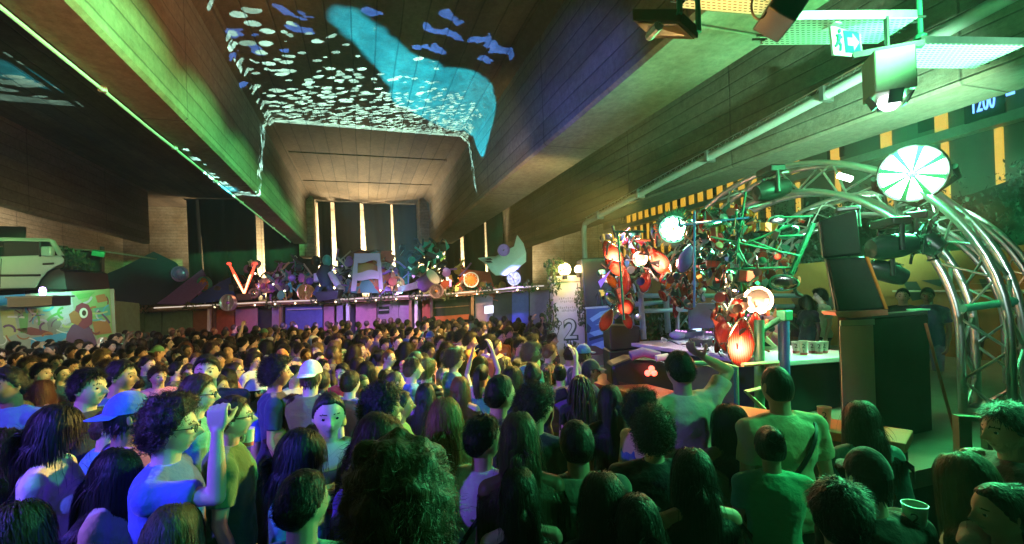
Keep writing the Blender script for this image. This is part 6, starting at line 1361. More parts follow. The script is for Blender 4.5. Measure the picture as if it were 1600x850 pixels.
def person(body, x, y, heading, hair, hc, top, cc, label, scale=1., z=0., skin_i=None, cap=None, capc=None, glasses=None, strap=False, trc=None, group='people in the dancing crowd', hvar=0, pat=False):
    B = BODIES[body]; o = bpy.data.objects.new('person', B.mesh); COL.objects.link(o)
    o.location = (x, y, z); o.rotation_euler = (0, 0, -heading); s_ = scale*PS*(.955 if B.f else 1.0); o.scale = (s_*(1+rnd.uniform(-.03, .05)), s_, s_)
    o.color = (*SKIN[skin_i if skin_i is not None else rnd.choice((0, 0, 1, 1, 2, 2, 3, 4, 5))], 1)
    tag(o, label, 'person', group)
    def kid(nm, me, col=None, mtx=None):
        c = bpy.data.objects.new(nm, me); COL.objects.link(c); c.parent = o
        if mtx is not None: c.matrix_local = mtx
        if col: c.color = (*col, 1)
        return c
    jit = lambda c: tuple(max(.004, v*rnd.uniform(.8, 1.2)) for v in c)
    if hair: kid('hair', hair_mesh(hair, hvar), jit(HC[hc]), B.hm)
    tp_ = kid('top', top_mesh(body, top), jit(CC[cc])); r_ = rnd.random()
    if r_ < .3 and pat: tp_.material_slots[0].link = 'OBJECT'; tp_.material_slots[0].material = PATS[int(r_/.3*3.99)]
    kid('trousers', TRS[B.f], trc or rnd.choice([(.03, .04, .08), (.02, .02, .02), (.06, .06, .07), (.12, .13, .18), (.2, .17, .12)]))
    if cap is not None: kid('cap', CAPS[cap], CC[capc], B.hm)
    if glasses is not None: kid('glasses', GLS[glasses], None, B.hm)
    if strap: kid('bag_strap', STRAP)
    o['body_kind'] = body; PEOPLE.append(o); return o
# ------------------------------------------------------------------ named foreground people, from left to right
D_ = math.radians
placed = []          # (x, y)
def hero(px_, py_, sc, head_deg, body, hair, hc, top, cc, label, **kw):
    hz = 1.632*sc*PS*(.955 if BODIES[body].f else 1.)
    z = kw.pop('z', 0.); d = kw.pop('d', None)
    p_ = at_z(px_, py_, hz+z)
    if d: p_ = cd(px_, py_, d); sc = p_.z/1.632/PS/(.955 if BODIES[body].f else 1.)
    placed.append((p_.x, p_.y)); return person(body, p_.x, p_.y, D_(head_deg), hair, hc, top, cc, label, scale=sc, z=z, **kw)
H_ = hero
H_(78, 676, 1.03, 82, 'f_down', 'bob', 'black', 'tee', 'cream', 'woman with dark bob and cream blouse in profile, front left', skin_i=1, d=2.5)
H_(172, 742, .98, 88, 'f_cup', 'long', 'black', 'long', 'cream', 'woman with long dark hair in cream shirt, beside the curly blue-shirted man', skin_i=0, d=2.3)
H_(258, 672, 1.02, 84, 'm_fist', 'afro', 'dark brown', 'tee', 'blue', 'curly-haired man with glasses in blue T-shirt raising his fist, front left', glasses=False, skin_i=0, d=2.2)
H_(192, 655, 1.0, 60, 'm_down', 'capped', 'black', 'tee', 'purple', 'person in blue cap and purple T-shirt behind the curly man', cap=True, capc='blue', d=2.55)
H_(132, 608, 1.05, 105, 'm_down', 'quiff', 'black', 'long', 'black', 'dark-haired man in black jacket, profile, behind the woman with bob', skin_i=0, d=3.2)
H_(182, 590, 1.05, 62, 'm_turn_r', 'short', 'black', 'tee', 'teal', 'man in teal T-shirt seen from behind left of the blue cap', skin_i=1, d=3.7)
H_(18, 602, 1.02, 205, 'm_down', 'short', 'black', 'tee', 'teal', 'man facing the camera in teal shirt at the left edge', skin_i=4, d=3.4)
H_(62, 612, .98, 30, 'f_down', 'wavy', 'ginger', 'tank', 'black', 'woman with long wavy ginger hair seen from behind at the left')
H_(28, 648, .98, 20, 'f_down', 'long', 'blond', 'tank', 'charcoal', 'blond long-haired woman seen from behind, far left')
H_(355, 655, 1.02, 80, 'm_down', 'short', 'dark brown', 'tee', 'green', 'man with glasses and green T-shirt in profile right of the raised fist', glasses=False, skin_i=0, d=2.65)
H_(301, 618, 1.0, 70, 'm_cup', 'short', 'brown', 'tee', 'teal', 'man with glasses drinking just behind the raised fist', glasses=False, skin_i=0, d=3.0)
H_(324, 580, 1.04, 172, 'm_down', 'short', 'black', 'tee', 'black', 'man in black T-shirt facing the camera behind the raised fist', skin_i=0, d=3.8)
H_(247, 588, 1.02, 165, 'm_turn_l', 'quiff', 'dark brown', 'tee', 'pink', 'man in pink top facing the camera, above the curly hair', skin_i=1)
H_(462, 716, .97, 100, 'f_down', 'bob', 'black', 'tee', 'teal', 'woman with dark bob in teal top, profile, left of centre', skin_i=1, d=2.2)
H_(470, 792, 1.0, 15, 'm_turn_r', 'short', 'black', 'tee', 'teal', 'close short-haired man in teal T-shirt seen from behind, bottom left of centre', skin_i=1, d=1.7)
H_(512, 648, 1.0, 160, 'f_cup', 'pony', 'black', 'tank', 'charcoal', 'woman facing the camera with tied dark hair and charcoal strap top', skin_i=0, d=2.6)
H_(586, 690, .97, 140, 'f_turn_l', 'long', 'brown', 'tee', 'purple', 'woman in sunglasses and purple top, behind the big frizzy hair', glasses=True, skin_i=0, d=2.2)
H_(622, 815, 1.06, 10, 'm_down', 'bigfrizz', 'brown', 'tee', 'black', 'person with huge frizzy brown hair, nearest the camera', hvar=1, d=1.08)
H_(262, 845, 1.0, 25, 'f_down', 'long', 'light brown', 'long', 'charcoal', 'light-brown-haired woman seen from behind, bottom left', hvar=1)
H_(18, 838, .98, 20, 'f_down', 'wavy', 'brown', 'long', 'black', 'brown wavy-haired woman seen from behind, bottom left corner')
H_(592, 640, 1.02, 75, 'm_down', 'curly', 'black', 'tee', 'white', 'curly black-haired man in white T-shirt above the sunglasses woman', skin_i=4, d=2.8)
H_(695, 662, 1.0, 15, 'f_down', 'long', 'blond', 'tank', 'olive', 'woman with long straight blond hair seen from behind, centre', d=2.5)
H_(752, 690, 1.02, 45, 'm_turn_r', 'quiff', 'black', 'tee', 'white', 'man in white T-shirt with black bag strap, centre', strap=True, skin_i=0, d=2.35)
H_(777, 618, 1.03, 75, 'm_down', 'short', 'black', 'tee', 'black', 'short-haired man in black T-shirt, profile, right of centre', skin_i=1, d=3.0)
H_(834, 640, 1.03, 50, 'm_turn_r', 'curly', 'dark brown', 'tee', 'black', 'curly brown-haired man in black T-shirt, seen half from behind', skin_i=1, d=2.8)
H_(812, 690, .97, 15, 'f_down', 'long', 'light brown', 'tank', 'olive', 'woman with long light brown hair seen from behind, lower right of centre', hvar=1, d=2.2)
H_(812, 775, .98, 10, 'f_down', 'long', 'dark brown', 'tank', 'beige', 'woman with long dark hair and beige strap top, bottom centre')
H_(903, 698, 1.02, 12, 'm_down', 'short', 'dark brown', 'tee', 'grey', 'short brown-haired man in grey T-shirt seen from behind')
H_(955, 628, 1.02, 10, 'f_down', 'long', 'black', 'tee', 'black', 'long black-haired woman in black top before the red counter', hvar=1)
H_(945, 790, .98, 15, 'f_down', 'wavy', 'dark brown', 'tee', 'black', 'wavy dark-haired woman seen from behind, bottom right of centre', hvar=1)
H_(1000, 826, .96, 15, 'f_down', 'bob', 'black', 'tee', 'green', 'woman with smooth black bob, lowest at bottom right of centre', hvar=1)
H_(1086, 745, 1.0, 15, 'f_down', 'long', 'black', 'tank', 'black', 'woman with very long black hair, close, right of the bob', hvar=2)
H_(1021, 680, 1.0, 25, 'm_down', 'curly', 'brown', 'tee', 'black', 'curly brown-haired person in black T-shirt at the red counter', hvar=1)
H_(1066, 580, 1.06, 5, 'm_head', 'short', 'black', 'tee', 'cream', 'man in cream T-shirt with a raised hand to his head at the counter', skin_i=1, d=3.15)
H_(1143, 665, .99, 20, 'f_turn_l', 'wavy', 'dark brown', 'tee', 'olive', 'woman with wavy dark hair left of the man with bag strap', hvar=2)
H_(1218, 606, 1.03, 15, 'm_down', 'buzz', 'black', 'tee', 'beige', 'close-cropped man in beige T-shirt with black bag strap', strap=True, skin_i=1, d=2.75)
H_(1205, 700, .99, 32, 'f_phone', 'bun', 'black', 'tee', 'teal', 'woman with black hair in a bun and teal top')
H_(1350, 660, 1.01, 22, 'f_down', 'long', 'dark brown', 'long', 'teal', 'long brown-haired woman in teal long-sleeved top before the cabinet', hvar=3)
H_(1318, 812, 1.0, 25, 'm_down', 'quiff', 'black', 'tee', 'charcoal', 'man with spiky black hair seen from behind, bottom right', hvar=1)
H_(1362, 752, .98, 20, 'm_down', 'capped', 'black', 'long', 'black', 'person in black cap behind the spiky-haired man', cap=False, capc='black')
H_(1522, 755, 1.0, -20, 'f_cup', 'long', 'light brown', 'tee', 'cream', 'light-brown-haired woman in cream top holding a cup, bottom right', hvar=2)
H_(1572, 800, .97, -62, 'f_phone', 'pony', 'dark brown', 'tank', 'teal', 'woman with tied dark hair, profile left, bottom right corner', skin_i=1)
H_(1582, 672, 1.04, -68, 'm_chin', 'quiff', 'dark brown', 'tee', 'black', 'bearded man facing left with hand at his chin, right edge', skin_i=1)
H_(908, 606, 1.0, 20, 'f_down', 'braids', 'dark brown', 'tee', 'black', 'person with long braids seen from behind near the pillar')
H_(484, 590, 1.02, 20, 'm_down', 'capped', 'brown', 'tee', 'olive', 'man in backwards white cap, left of centre', cap=True, capc='white', d=3.9)
H_(428, 585, 1.02, 80, 'm_down', 'curly', 'black', 'tee', 'navy', 'curly-haired man in navy T-shirt, profile, left of the white cap', skin_i=1, d=4.0)
H_(440, 560, 1.02, 150, 'm_down', 'capped', 'brown', 'tee', 'charcoal', 'man in orange cap facing the camera beside the white cap', cap=False, capc='orange', skin_i=0)
H_(642, 578, 1.03, 85, 'm_down', 'quiff', 'light brown', 'tee', 'blue', 'man lit green in profile, centre of the crowd', skin_i=0)
H_(708, 563, 1.03, 85, 'm_down', 'curly', 'light brown', 'tee', 'teal', 'man in sunglasses lit green, centre of the crowd', glasses=True, skin_i=0)
H_(718, 608, .98, 30, 'f_down', 'long', 'ginger', 'tank', 'teal', 'woman with long red-brown hair in front of the green-lit sunglasses man', hvar=1)
H_(752, 585, 1.0, 40, 'f_high', 'pony', 'dark brown', 'tank', 'teal', 'woman with both arms raised, centre of the crowd', skin_i=0)
H_(662, 620, .98, 60, 'f_turn_l', 'long', 'black', 'tee', 'purple', 'black-haired woman in purple top left of the long red-brown hair', skin_i=0, hvar=3)
H_(832, 588, 1.02, 30, 'm_wave', 'short', 'black', 'tee', 'black', 'man in black T-shirt with an arm raised near the pillar', skin_i=1)
H_(875, 585, .98, 25, 'f_up', 'bun', 'black', 'tank', 'purple', 'woman with bun and one arm up near the pillar', skin_i=0)
H_(770, 545, 1.02, 80, 'm_turn_r', 'short', 'black', 'tee', 'orange', 'man in orange T-shirt behind the raised arms', skin_i=2)
H_(455, 640, .97, 120, 'f_cup', 'wavy', 'brown', 'tee', 'mustard', 'woman in mustard top holding a cup, left of the facing woman', skin_i=2)
H_(395, 615, 1.0, 70, 'm_down', 'capped', 'black', 'tee', 'blue', 'person in pale cap and blue T-shirt right of the raised fist', cap=False, capc='white')
H_(545, 600, 1.02, 40, 'm_down', 'short', 'brown', 'long', 'purple', 'man in purple long-sleeved top behind the facing woman')
# DJ and people behind the stage, standing on the platform
def standing(px_, d_, head_deg, body, hair, hc, top, cc, label, z, **kw):
    p_ = cd(px_, 500, d_); return person(body, p_.x, p_.y, D_(head_deg), hair, hc, top, cc, label, z=z, group=kw.pop('group', 'people behind the stage'), **kw)
standing(1195, 5.75, -115, 'm_cup', 'short', 'black', 'tee', 'pink', 'DJ in pale pink T-shirt bending behind the red lamps', STZ-.42, skin_i=0)
for px_, d_, hd, bd, hr, hcn, cn, lab in ((1262, 7.6, -80, 'f_cup', 'bob', 'black', 'black', 'dark-haired woman in black behind the table cups'), (1284, 8.2, -60, 'm_down', 'curly', 'black', 'cream', 'man in cream top at the back right of the table cups'), (1246, 8.4, -100, 'm_cup', 'short', 'black', 'charcoal', 'man in charcoal top at the back left of the table cups'),
        (1412, 6.8, -120, 'm_down', 'short', 'black', 'black', 'man in black behind the black cabinet'), (1452, 6.6, -90, 'm_turn_l', 'short', 'black', 'navy', 'man in navy T-shirt between the cabinet and right truss leg')):
    standing(px_, d_, hd, bd, hr, hcn, 'tee', cn, lab, .55)

# ------------------------------------------------------------------ the rest of the crowd, visible ones only
W_, H__ = 400, 212
occ = np.zeros((H__, W_), bool); heroheads = np.zeros((H__, W_), bool)
yy, xx = np.mgrid[0:H__, 0:W_]
def sil(x, y, s=1.0, tall=1.74):
    s = s if s < .99 and s > .7 and False else s
    cx, cy, d_ = proj((x, y, 1.632*s)); hw = .10*F_PX/d_/4; hh = .14*F_PX/d_/4; cx /= 4; cy /= 4
    head = ((xx-cx)/hw)**2+((yy-cy)/hh)**2 < 1
    tw = .21*F_PX/d_/4; tt = cy+.20*F_PX/d_/4
    tor = (abs(xx-cx) < tw) & (yy > tt) & (yy < tt+.75*F_PX/d_/4)
    return head, head | tor, d_, cx*4, cy*4
items = []
for o in PEOPLE:
    if o.location.z > .3: continue
    h_, t_, d_, cx, cy = sil(o.location.x, o.location.y, o.scale.y); items.append((d_, h_, t_, o))
hero_items = list(items)
cand = []
q = random.Random(21)
pts = [(x, y) for x, y in placed]
def ok_spot(x, y, r):
    return all((x-a)**2+(y-b_)**2 > r*r for a, b_ in pts)
def inside(x, y):
    cx, cy, d_ = proj((x, y, 1.63))
    if d_ < 2.9 or cx < -40 or cx > 1640: return False
    xr = 1.75 if y < 3.2 else (1.9+(y-3.2)*.30 if y < 5.8 else (2.75+(y-5.8)*.22 if y < 10 else 4.6+(y-10)*.5))
    if y < 3.1 and x > .9+.35*y: return False
    if x > xr: return False
    if y > 8.2 and y < 9.6 and x > 3.4: return False
    # left wall line and the bar front
    g_ = cd(cx, 500, 1)
    lim = min(dl(cx)-.9, 10.6+cx/190*1.9 if cx < 180 else 99)
    return d_ < lim
tries = 0; found = []
while tries < 70000 and len(found) < 1000:
    tries += 1
    y = .8+16.5*q.random(); x = -14+20*q.random()
    if not inside(x, y): continue
    d_ = proj((x, y, 1.6))[2]
    if ok_spot(x, y, .37 if d_ < 6 else .39): pts.append((x, y)); found.append((d_, x, y))
found.sort()
def zone(cx, d_):
    lm = [(80, 'below graffiti container'), (190, 'below poster panel'), (245, 'below navy tarpaulin'), (305, 'below violet bonnet'), (383, 'below red V'), (450, 'below bicycle wreck'), (512, 'below robot figure'), (573, 'below lavender frame'), (640, 'below exhaust pipes'), (690, 'below teal gear'), (736, 'below white hubcap'), (790, 'below pale bonnet'), (850, 'by lamp pillar'), (930, 'by blue board'), (1000, 'by red counter'), (1180, 'by red counter')]
    return min(lm, key=lambda t: abs(t[0]-cx))[1]
row_ = lambda d_: 'in front rows' if d_ < 4 else ('mid-crowd' if d_ < 7.5 else ('far back' if d_ < 11 else 'rearmost'))
HN = {'buzz': 'cropped', 'short': 'short', 'quiff': 'quiffed', 'curly': 'curly', 'afro': 'afro', 'long': 'long straight', 'wavy': 'long wavy', 'bob': 'bobbed', 'bun': 'bunned', 'pony': 'ponytailed', 'braids': 'braided'}
TN = {'tee': 'T-shirt', 'tank': 'strap top', 'long': 'long sleeves'}
rest = []; used = set(); count = len(PEOPLE); covered = np.zeros((H__, W_), bool)
BW = dict(m_down=6, m_turn_r=4, m_turn_l=2, m_cup=4, m_fist=.3, m_high=.3, m_wave=.5, m_chin=.6, f_down=6, f_cup=2.5, f_turn_l=2, f_up=.4, f_phone=.5, f_high=.3)
for d_, x, y in found:
    s_ = q.uniform(.95, 1.05); hd, sl, d2, cx, cy = sil(x, y, s_*PS)
    n_ = hd.sum()
    if n_ < 1: continue
    blk = covered.copy()
    for dh, hh_, tt_, _ in hero_items:
        if dh < d2: blk |= tt_
    if (hd & ~blk).sum() < .35*n_: continue
    if d2 < 9.5 and (sl & ((xx > 216) & (xx < 229) & (yy > 112) & (yy < 136))).sum() > 5: continue
    bad = False
    for dh, hh_, tt_, _ in hero_items:
        if dh > d2 and (sl & hh_).sum() > .08*max(1, hh_.sum()): bad = True; break
    if bad: continue
    covered |= sl
    if len(PEOPLE) >= 298: rest.append((x, y, s_*PS)); continue
    for _ in range(60):
        bn = q.choices(list(BW), list(BW.values()))[0]; f = BODIES[bn].f
        if d2 < 4 and bn in ('m_high', 'f_high', 'm_wave', 'f_up', 'm_fist'): continue
        hs = q.choices(['long', 'wavy', 'bob', 'bun', 'pony', 'curly', 'braids'], [5, 4, 2, 2, 3, 1, 1])[0] if f else q.choices(['short', 'quiff', 'buzz', 'curly', 'afro', 'capped', 'bun'], [7, 4, 3, 4, 1, 1.5, .4])[0]
        hcn = q.choices(list(HC), [8, 7, 3, 1.2, 1.0, .5])[0]; tp = q.choices(['tee', 'tank', 'long'], [4, 4, 1])[0] if f else q.choices(['tee', 'long', 'tank'], [8, 1.5, .7])[0]
        cn = q.choices(list(CC), [6, 4, 6, 3, 4, 3, 2, 2, 2, 1.5, 1.5, 1.2, 1.2, 2, 2, 1])[0]
        back = q.random() < .12; cap_ = q.random() < .5; capn = q.choice(['black', 'white', 'red', 'blue', 'beige', 'green'])
        act = {'m_cup': ' holding up a hand', 'f_cup': ' holding up a hand', 'm_fist': ' with raised fist', 'm_high': ' with both arms up', 'f_high': ' with both arms up', 'm_wave': ' with one arm out', 'f_up': ' with one arm up', 'f_phone': ' with hand before face', 'm_chin': ' with hand at chin'}.get(bn, '')
        who = 'woman' if f else 'man'
        lead = ('%s in %s cap and ' % (who, capn)) if hs == 'capped' else '%s-haired %s %s in ' % (hcn.replace(' ', '-'), HN[hs].split()[-1], who)
        lab = lead + '%s %s%s%s, %s, %s' % (cn, TN[tp], act, ' facing camera' if back else '', row_(d2), zone(cx, d2))
        if len(lab.split()) > 16: continue
        if lab not in used: break
    used.add(lab)
    look = math.degrees(math.atan2(5.0-x, 5.2-y)) if y < 9 else 90+q.gauss(10, 30)
    hdg = look*.75 + q.gauss(15, 26) if not back else 180+q.gauss(0, 45)
    person(bn, x, y, D_(hdg), hs, hcn, tp, cn, lab, scale=s_, cap=(cap_ if hs == 'capped' else None), capc=capn if hs == 'capped' else None, glasses=(False if q.random() < .12 else None), hvar=q.randrange(2) if hs in ('long', 'wavy', 'short', 'curly') else 0, pat=True)
if rest:                                    # the farthest heads, past three hundred people, read as one mass
    mb = MB()
    for x, y, s_ in rest:
        a = D_(q.gauss(60, 40)); mb.xf = Matrix.Translation((x, y, 0)) @ Matrix.Rotation(-a, 4, 'Z') @ Matrix.Scale(s_, 4)
        mb.cm = q.randrange(2); mb.ell(HEADC, HS, None, 14, 10, lambda v: Vector((v.x, v.y*(1.1 if v.y > .8 else 1), v.z))); mb.path([(0, 0, 1.4), (0, .01, 1.56)], .055, 8)
        mb.cm = 2+q.randrange(2); mb.ell(HEADC+Vector((0, -.02, .025)), (.086, .10, .115), None, 14, 10, lambda v: v*(1+.06*noise.noise(v*5)))
        mb.cm = 4+q.randrange(4); rings(mb, [(.8, .16, .12, 0), (1.1, .15, .11, 0), (1.35, .2, .12, 0), (1.44, .15, .09, 0), (1.48, .07, .06, 0)], 12)
        for s in (-1, 1): mb.path([(s*.2, 0, 1.40), (s*.24, -.02, 1.12), (s*.2, .1, .95)], [.055, .045, .03], 8)
        mb.cm = 2; mb.path([(-.09, 0, .85), (-.1, 0, .02)], .08, 8); mb.path([(.09, 0, .85), (.1, 0, .02)], .08, 8)
    mb.xf = None
    dc = mb.obj('distant_crowd', [M('far_skin', (.5, .32, .24), .6), M('far_skin_dark', (.25, .15, .1), .6), M('far_hair', (.02, .015, .012), .6), M('far_hair_brown', (.08, .045, .025), .6), M('far_cloth_black', (.03, .03, .035), .9), M('far_cloth_white', (.6, .58, .55), .9), M('far_cloth_red', (.35, .07, .07), .9), M('far_cloth_blue', (.08, .14, .3), .9)]); tag(dc, 'farthest heads of the dancing crowd before the timber bar', 'crowd', kind='stuff')
print(len(rest), 'people', len(PEOPLE), 'candidates', len(found))
# cups held in front of the chest
nc = 0
for o in PEOPLE:
    if o['body_kind'] in ('m_cup', 'f_cup') and o.location.z < .2 and proj(o.location)[2] < 7.5 and nc < 14:
        B = BODIES[o['body_kind']]; s = -1 if o['body_kind'] == 'm_cup' else 1; el, wr = B.arms[0 if s < 0 else 1][1:]
        loc = wr + (wr-el).normalized()*.085 + Vector((0, 0, -.045)) + Vector((0, .022, 0))
        mw = Matrix.Translation(o.location) @ o.rotation_euler.to_matrix().to_4x4() @ Matrix.Diagonal((*o.scale, 1)); p_ = mw @ loc
        who = ' '.join(o['label'].split()[:11]).rstrip(',')
        cup(p_, ('white cup held by ' + who).replace('  ', ' '), 'cups held in the crowd', h=.12, face=o.matrix_basis.to_3x3() @ Vector((0, 1, 0)) if False else Vector((math.sin(-o.rotation_euler.z), math.cos(-o.rotation_euler.z), 0))); nc += 1
for o in PEOPLE: del o['body_kind']
# two large cups in raised hands near the front
def hand_cup(who, label, mat, h, drink):
    o = next(p for p in PEOPLE if who in p['label']); el, wr = BODIES['f_phone'].arms[1][1:]
    mw = Matrix.Translation(o.location) @ o.rotation_euler.to_matrix().to_4x4() @ Matrix.Diagonal((*o.scale, 1))
    c = mw @ (wr + (wr-el).normalized()*.075 + Vector((-.03, .012, -.05))); cup(c, label, None, mat, tx='2', h=h, red=False, drink=drink)
frost = M('cup_frosted', (.55, .75, .65), .3, trans=.4, bump=0)
hand_cup('profile left, bottom right corner', 'translucent green-lit cup held up near the bottom right corner', frost, .13, M('beer', (.25, .3, .1), .2, bump=0))
hand_cup('black hair in a bun and teal top', 'pale cup held up by the woman with the bun', frost, .12, None)
# ------------------------------------------------------------------ light
w = bpy.data.worlds.new('World'); S.world = w; w.use_nodes = True; nt = w.node_tree
sky = nt.nodes.new('ShaderNodeTexSky'); sky.sky_type = 'NISHITA'; sky.sun_disc = False; sky.sun_elevation = rad(-4); sky.sun_rotation = rad(200)
nt.links.new(sky.outputs[0], nt.nodes['Background'].inputs[0]); nt.nodes['Background'].inputs[1].default_value = .02
def spot(name, loc, tgt, col, power, size=60, blend=.3, r=.08):
    l = bpy.data.lights.new(name, 'SPOT'); l.color = col; l.energy = power; l.spot_size = rad(size); l.spot_blend = blend; l.shadow_soft_size = r
    o = bpy.data.objects.new(name, l); COL.objects.link(o); o.location = loc; o.rotation_euler = (Vector(tgt)-Vector(loc)).to_track_quat('-Z', 'Y').to_euler(); return o
def point(name, loc, col, power, r=.1):
    l = bpy.data.lights.new(name, 'POINT'); l.color = col; l.energy = power; l.shadow_soft_size = r
    o = bpy.data.objects.new(name, l); COL.objects.link(o); o.location = loc; return o
GRN = (.08, 1, .32); AMB = (1, .58, .16)
spot('stage_lamp_beam', BIG+BIGAX*.12, BIG+BIGAX*5+Vector((-1.5, 1.5, -1.6)), GRN, 700, 120, .6, .25)
point('stage_lamp_spill', BIG+BIGAX*.35+Vector((0, 0, .3)), GRN, 150, .2)
spot('green_soffit_flood', (4.1, 1.3, 4.55), (4.1, 7.5, 5.2), (.20, 1, .36), 1300, 60, .7, .15)
spot('green_tray_flood', (6.2, 1.5, 3.3), cd(1500, 90, 4.2), (.3, 1, .5), 800, 40, .7, .1)
spot('orange_tray_lamp', cd(1165, 60, 3.6), cd(1150, 2, 3.8), (1, .45, .08), 30, 110, .7, .05)
spot('facade_green_wash', (8.0, 2.0, 4.6), (15.5, 8.5, 5.4), (.05, 1, .42), 600, 95, .8, .15)
spot('green_far_soffit', (7.0, 3.0, 3.4), (8.6, 7.5, 5.0), (.40, 1, .58), 1800, 95, .7, .1)
for y_, sz_, pw_ in ((3.4, 22, 4200), (4.9, 18, 6200), (6.8, 14.5, 8500), (9.2, 11.5, 11500), (12.2, 9, 15500), (15.8, 7.4, 20000), (20, 6.2, 26000)): spot('green_girder_wash', (2.9, .6, 5.45), (-2.5, y_, 5.3), (.14, 1, .26), pw_*1.3, sz_, 1, .1)
spot('amber_girder_wash', (2.6, 1.2, 2.5), (-2.5, 7.0, 7.2), (1, .34, .12), 2200, 40, .8, .1)
for y_, z_, s_ in ((6.6, 5.75, 15), (8.6, 5.6, 13), (10.8, 5.5, 11)): spot('blue_girder_wash', (-1.2, -.5, 2.6), (3.5, y_, z_), (.06, .09, 1), 2200, s_, 1, .1)
spot('olive_soffit_wash', (2.6, 8.0, 2.6), (4.1, 11, 5.2), (1, .75, .25), 420, 64, .8, .1)
spot('left_soffit_wash', (-3.4, 3.0, 2.6), (-2.8, 8, 5.2), (.5, .9, .3), 14, 60, .8, .1)
spot('blue_crowd_wash', (-4.5, -1.4, 4.4), (-1.1, 2.9, 1.2), (.05, .08, 1), 1500, 26, .5, .1)
spot('violet_crowd_wash', (-5.6, 1.0, 4.6), (-.6, 5.2, 1.3), (.22, .09, 1), 1500, 60, .7, .1)
for i, c in enumerate(((882, 421), (904, 421))): point('pillar_lamp', cd(*c, 9.0), (1, .62, .22), 12 if i == 0 else 8, .1)
spot('amber_crowd_wash', (4.4, 6.4, 3.9), (-1.8, 5.6, .6), (1, .72, .14), 2100, 78, .8, .12)
spot('amber_back_wash', (4.4, 9.8, 3.4), (-1.2, 12.0, .9), (1, .66, .2), 1100, 78, .7, .12)
hg = [o for o in PEOPLE if 'lit green' in o['label']]; hc_ = sum((o.location for o in hg), Vector())/len(hg)+Vector((0, 0, 1.5))
spot('green_face_beam', hc_+Vector((1.5, 1.7, 2.1)), hc_, (.03, 1, .40), 520, 24, .4, .05)
for x, c, pw in ((-7.5, (.2, 1, .5), 50), (-4.5, (1, .35, .2), 60), (-2.5, (.35, .2, 1), 170), (.6, (.75, .3, 1), 150), (3.0, (1, .5, .25), 80), (5.0, (.35, .25, 1), 150)):
    spot('bar_wash', (x, 14.2, 3.2), (x+.2, 17.2, 1.5), c, pw*2.8, 75, .7, .1)
for x, pw in ((-4.6, 150), (-1.2, 300), (.7, 420), (2.4, 300), (6.0, 130), (8.6, 90)): spot('pier_uplight', (x, 26.7, 3.0), (x, 28.4, 5.4), (1, .80, .48), pw*10, 150, .6, .15)
spot('deck_warm_wash', (.55, 25.0, 3.0), (.55, 22.2, 7.6), (1, .80, .46), 3200, 84, .8, .15)
for y in (11, 15, 19): spot('abutment_light', (-10.0, y, 3.3), (-11.5, y+.4, 4.6), (1, .80, .52), 420, 150, .7, .1)
spot('left_girder_green', (-6, 8, 3.0), (-9, 14, 5.5), (.25, 1, .4), 130, 80, .8, .1); spot('left_girder_brown', (-6.5, 8, 3.2), (-9, 13, 6.0), (1, .45, .2), 22, 90, .8, .1)
spot('roof_violet', (-1, 14, 3.8), (-.5, 17.2, 3.2), (.5, .3, 1), 75, 70, .6, .1); spot('roof_teal', (5, 12, 3.8), (4.5, 16, 3.3), (.5, 1, .85), 60, 50, .6, .1)
spot('car_light', (-4, 9, 4.2), (-7.6, 12.5, 3.0), (.55, 1, .68), 230, 46, .6, .1); spot('mural_light', (-4.5, 9.5, 3.4), (-6.6, 12.6, 1.8), (.75, .85, 1), 170, 60, .6, .1)
for x, y, d_, pw, c in ((1158, 540, 4.0, 9, (1, .3, .12)), (1184, 472, 4.35, 9, (1, .5, .25)), (960, 405, 6.3, 9, (1, .3, .15)), (1000, 395, 6.4, 8, (1, .4, .2)), (1035, 410, 6.1, 8, (1, .45, .3)), (383, 440, 16.8, 18, (1, .15, .08))): point('lamp_glow', cd(x, y, d_), c, pw, .08)
spot('table_light', (5.2, 5.2, 3.4), (4.3, 4.6, 1.55), (.85, .75, 1), 420, 60, .6, .1); spot('red_table_light', (5.0, 3.2, 3.0), (4.6, 3.9, 1.55), (1, .25, .25), 40, 60, .5, .08)
spot('blue_scaffold_light', (3.6, 5.6, 3.4), (4.3, 7.2, 1.8), (.25, .45, 1), 300, 60, .6, .1)
spot('cabinet_fill_light', (2.2, 4.6, 2.9), (3.75, 2.65, 1.6), (1, .85, .5), 60, 30, .6, .08)  # unseen fill spot added to brighten the pale cabinet front
spot('counter_light', (3.6, 4.2, 3.2), (2.2, 2.8, 1.2), (1, .55, .18), 70, 70, .6, .1)
spot('wall_amber', (8.4, 3.0, 3.4), (9.3, 3.2, 1.7), (1, .72, .3), 30, 120, .7, .1)
spot('crowd_green_wash', (5.2, .4, 4.2), (.2, 2.4, 1.2), GRN, 330, 52, .8, .15)
spot('truss_fill_light', (.8, -.6, 3.9), (5.6, 3.6, 2.4), (.75, 1, .9), 420, 24, .8, .1)  # unseen fill spot added near the camera to brighten the truss leg
spot('truss_fill_light', (1.2, -.4, 3.9), (5.2, 4.6, 3.5), (.75, 1, .9), 380, 20, .8, .1)  # second added fill spot, for the arch top
spot('left_green_wash', (1.0, -2.5, 4.4), (-1.8, 3.0, 1.3), (.2, 1, .4), 18, 60, .8, .15)
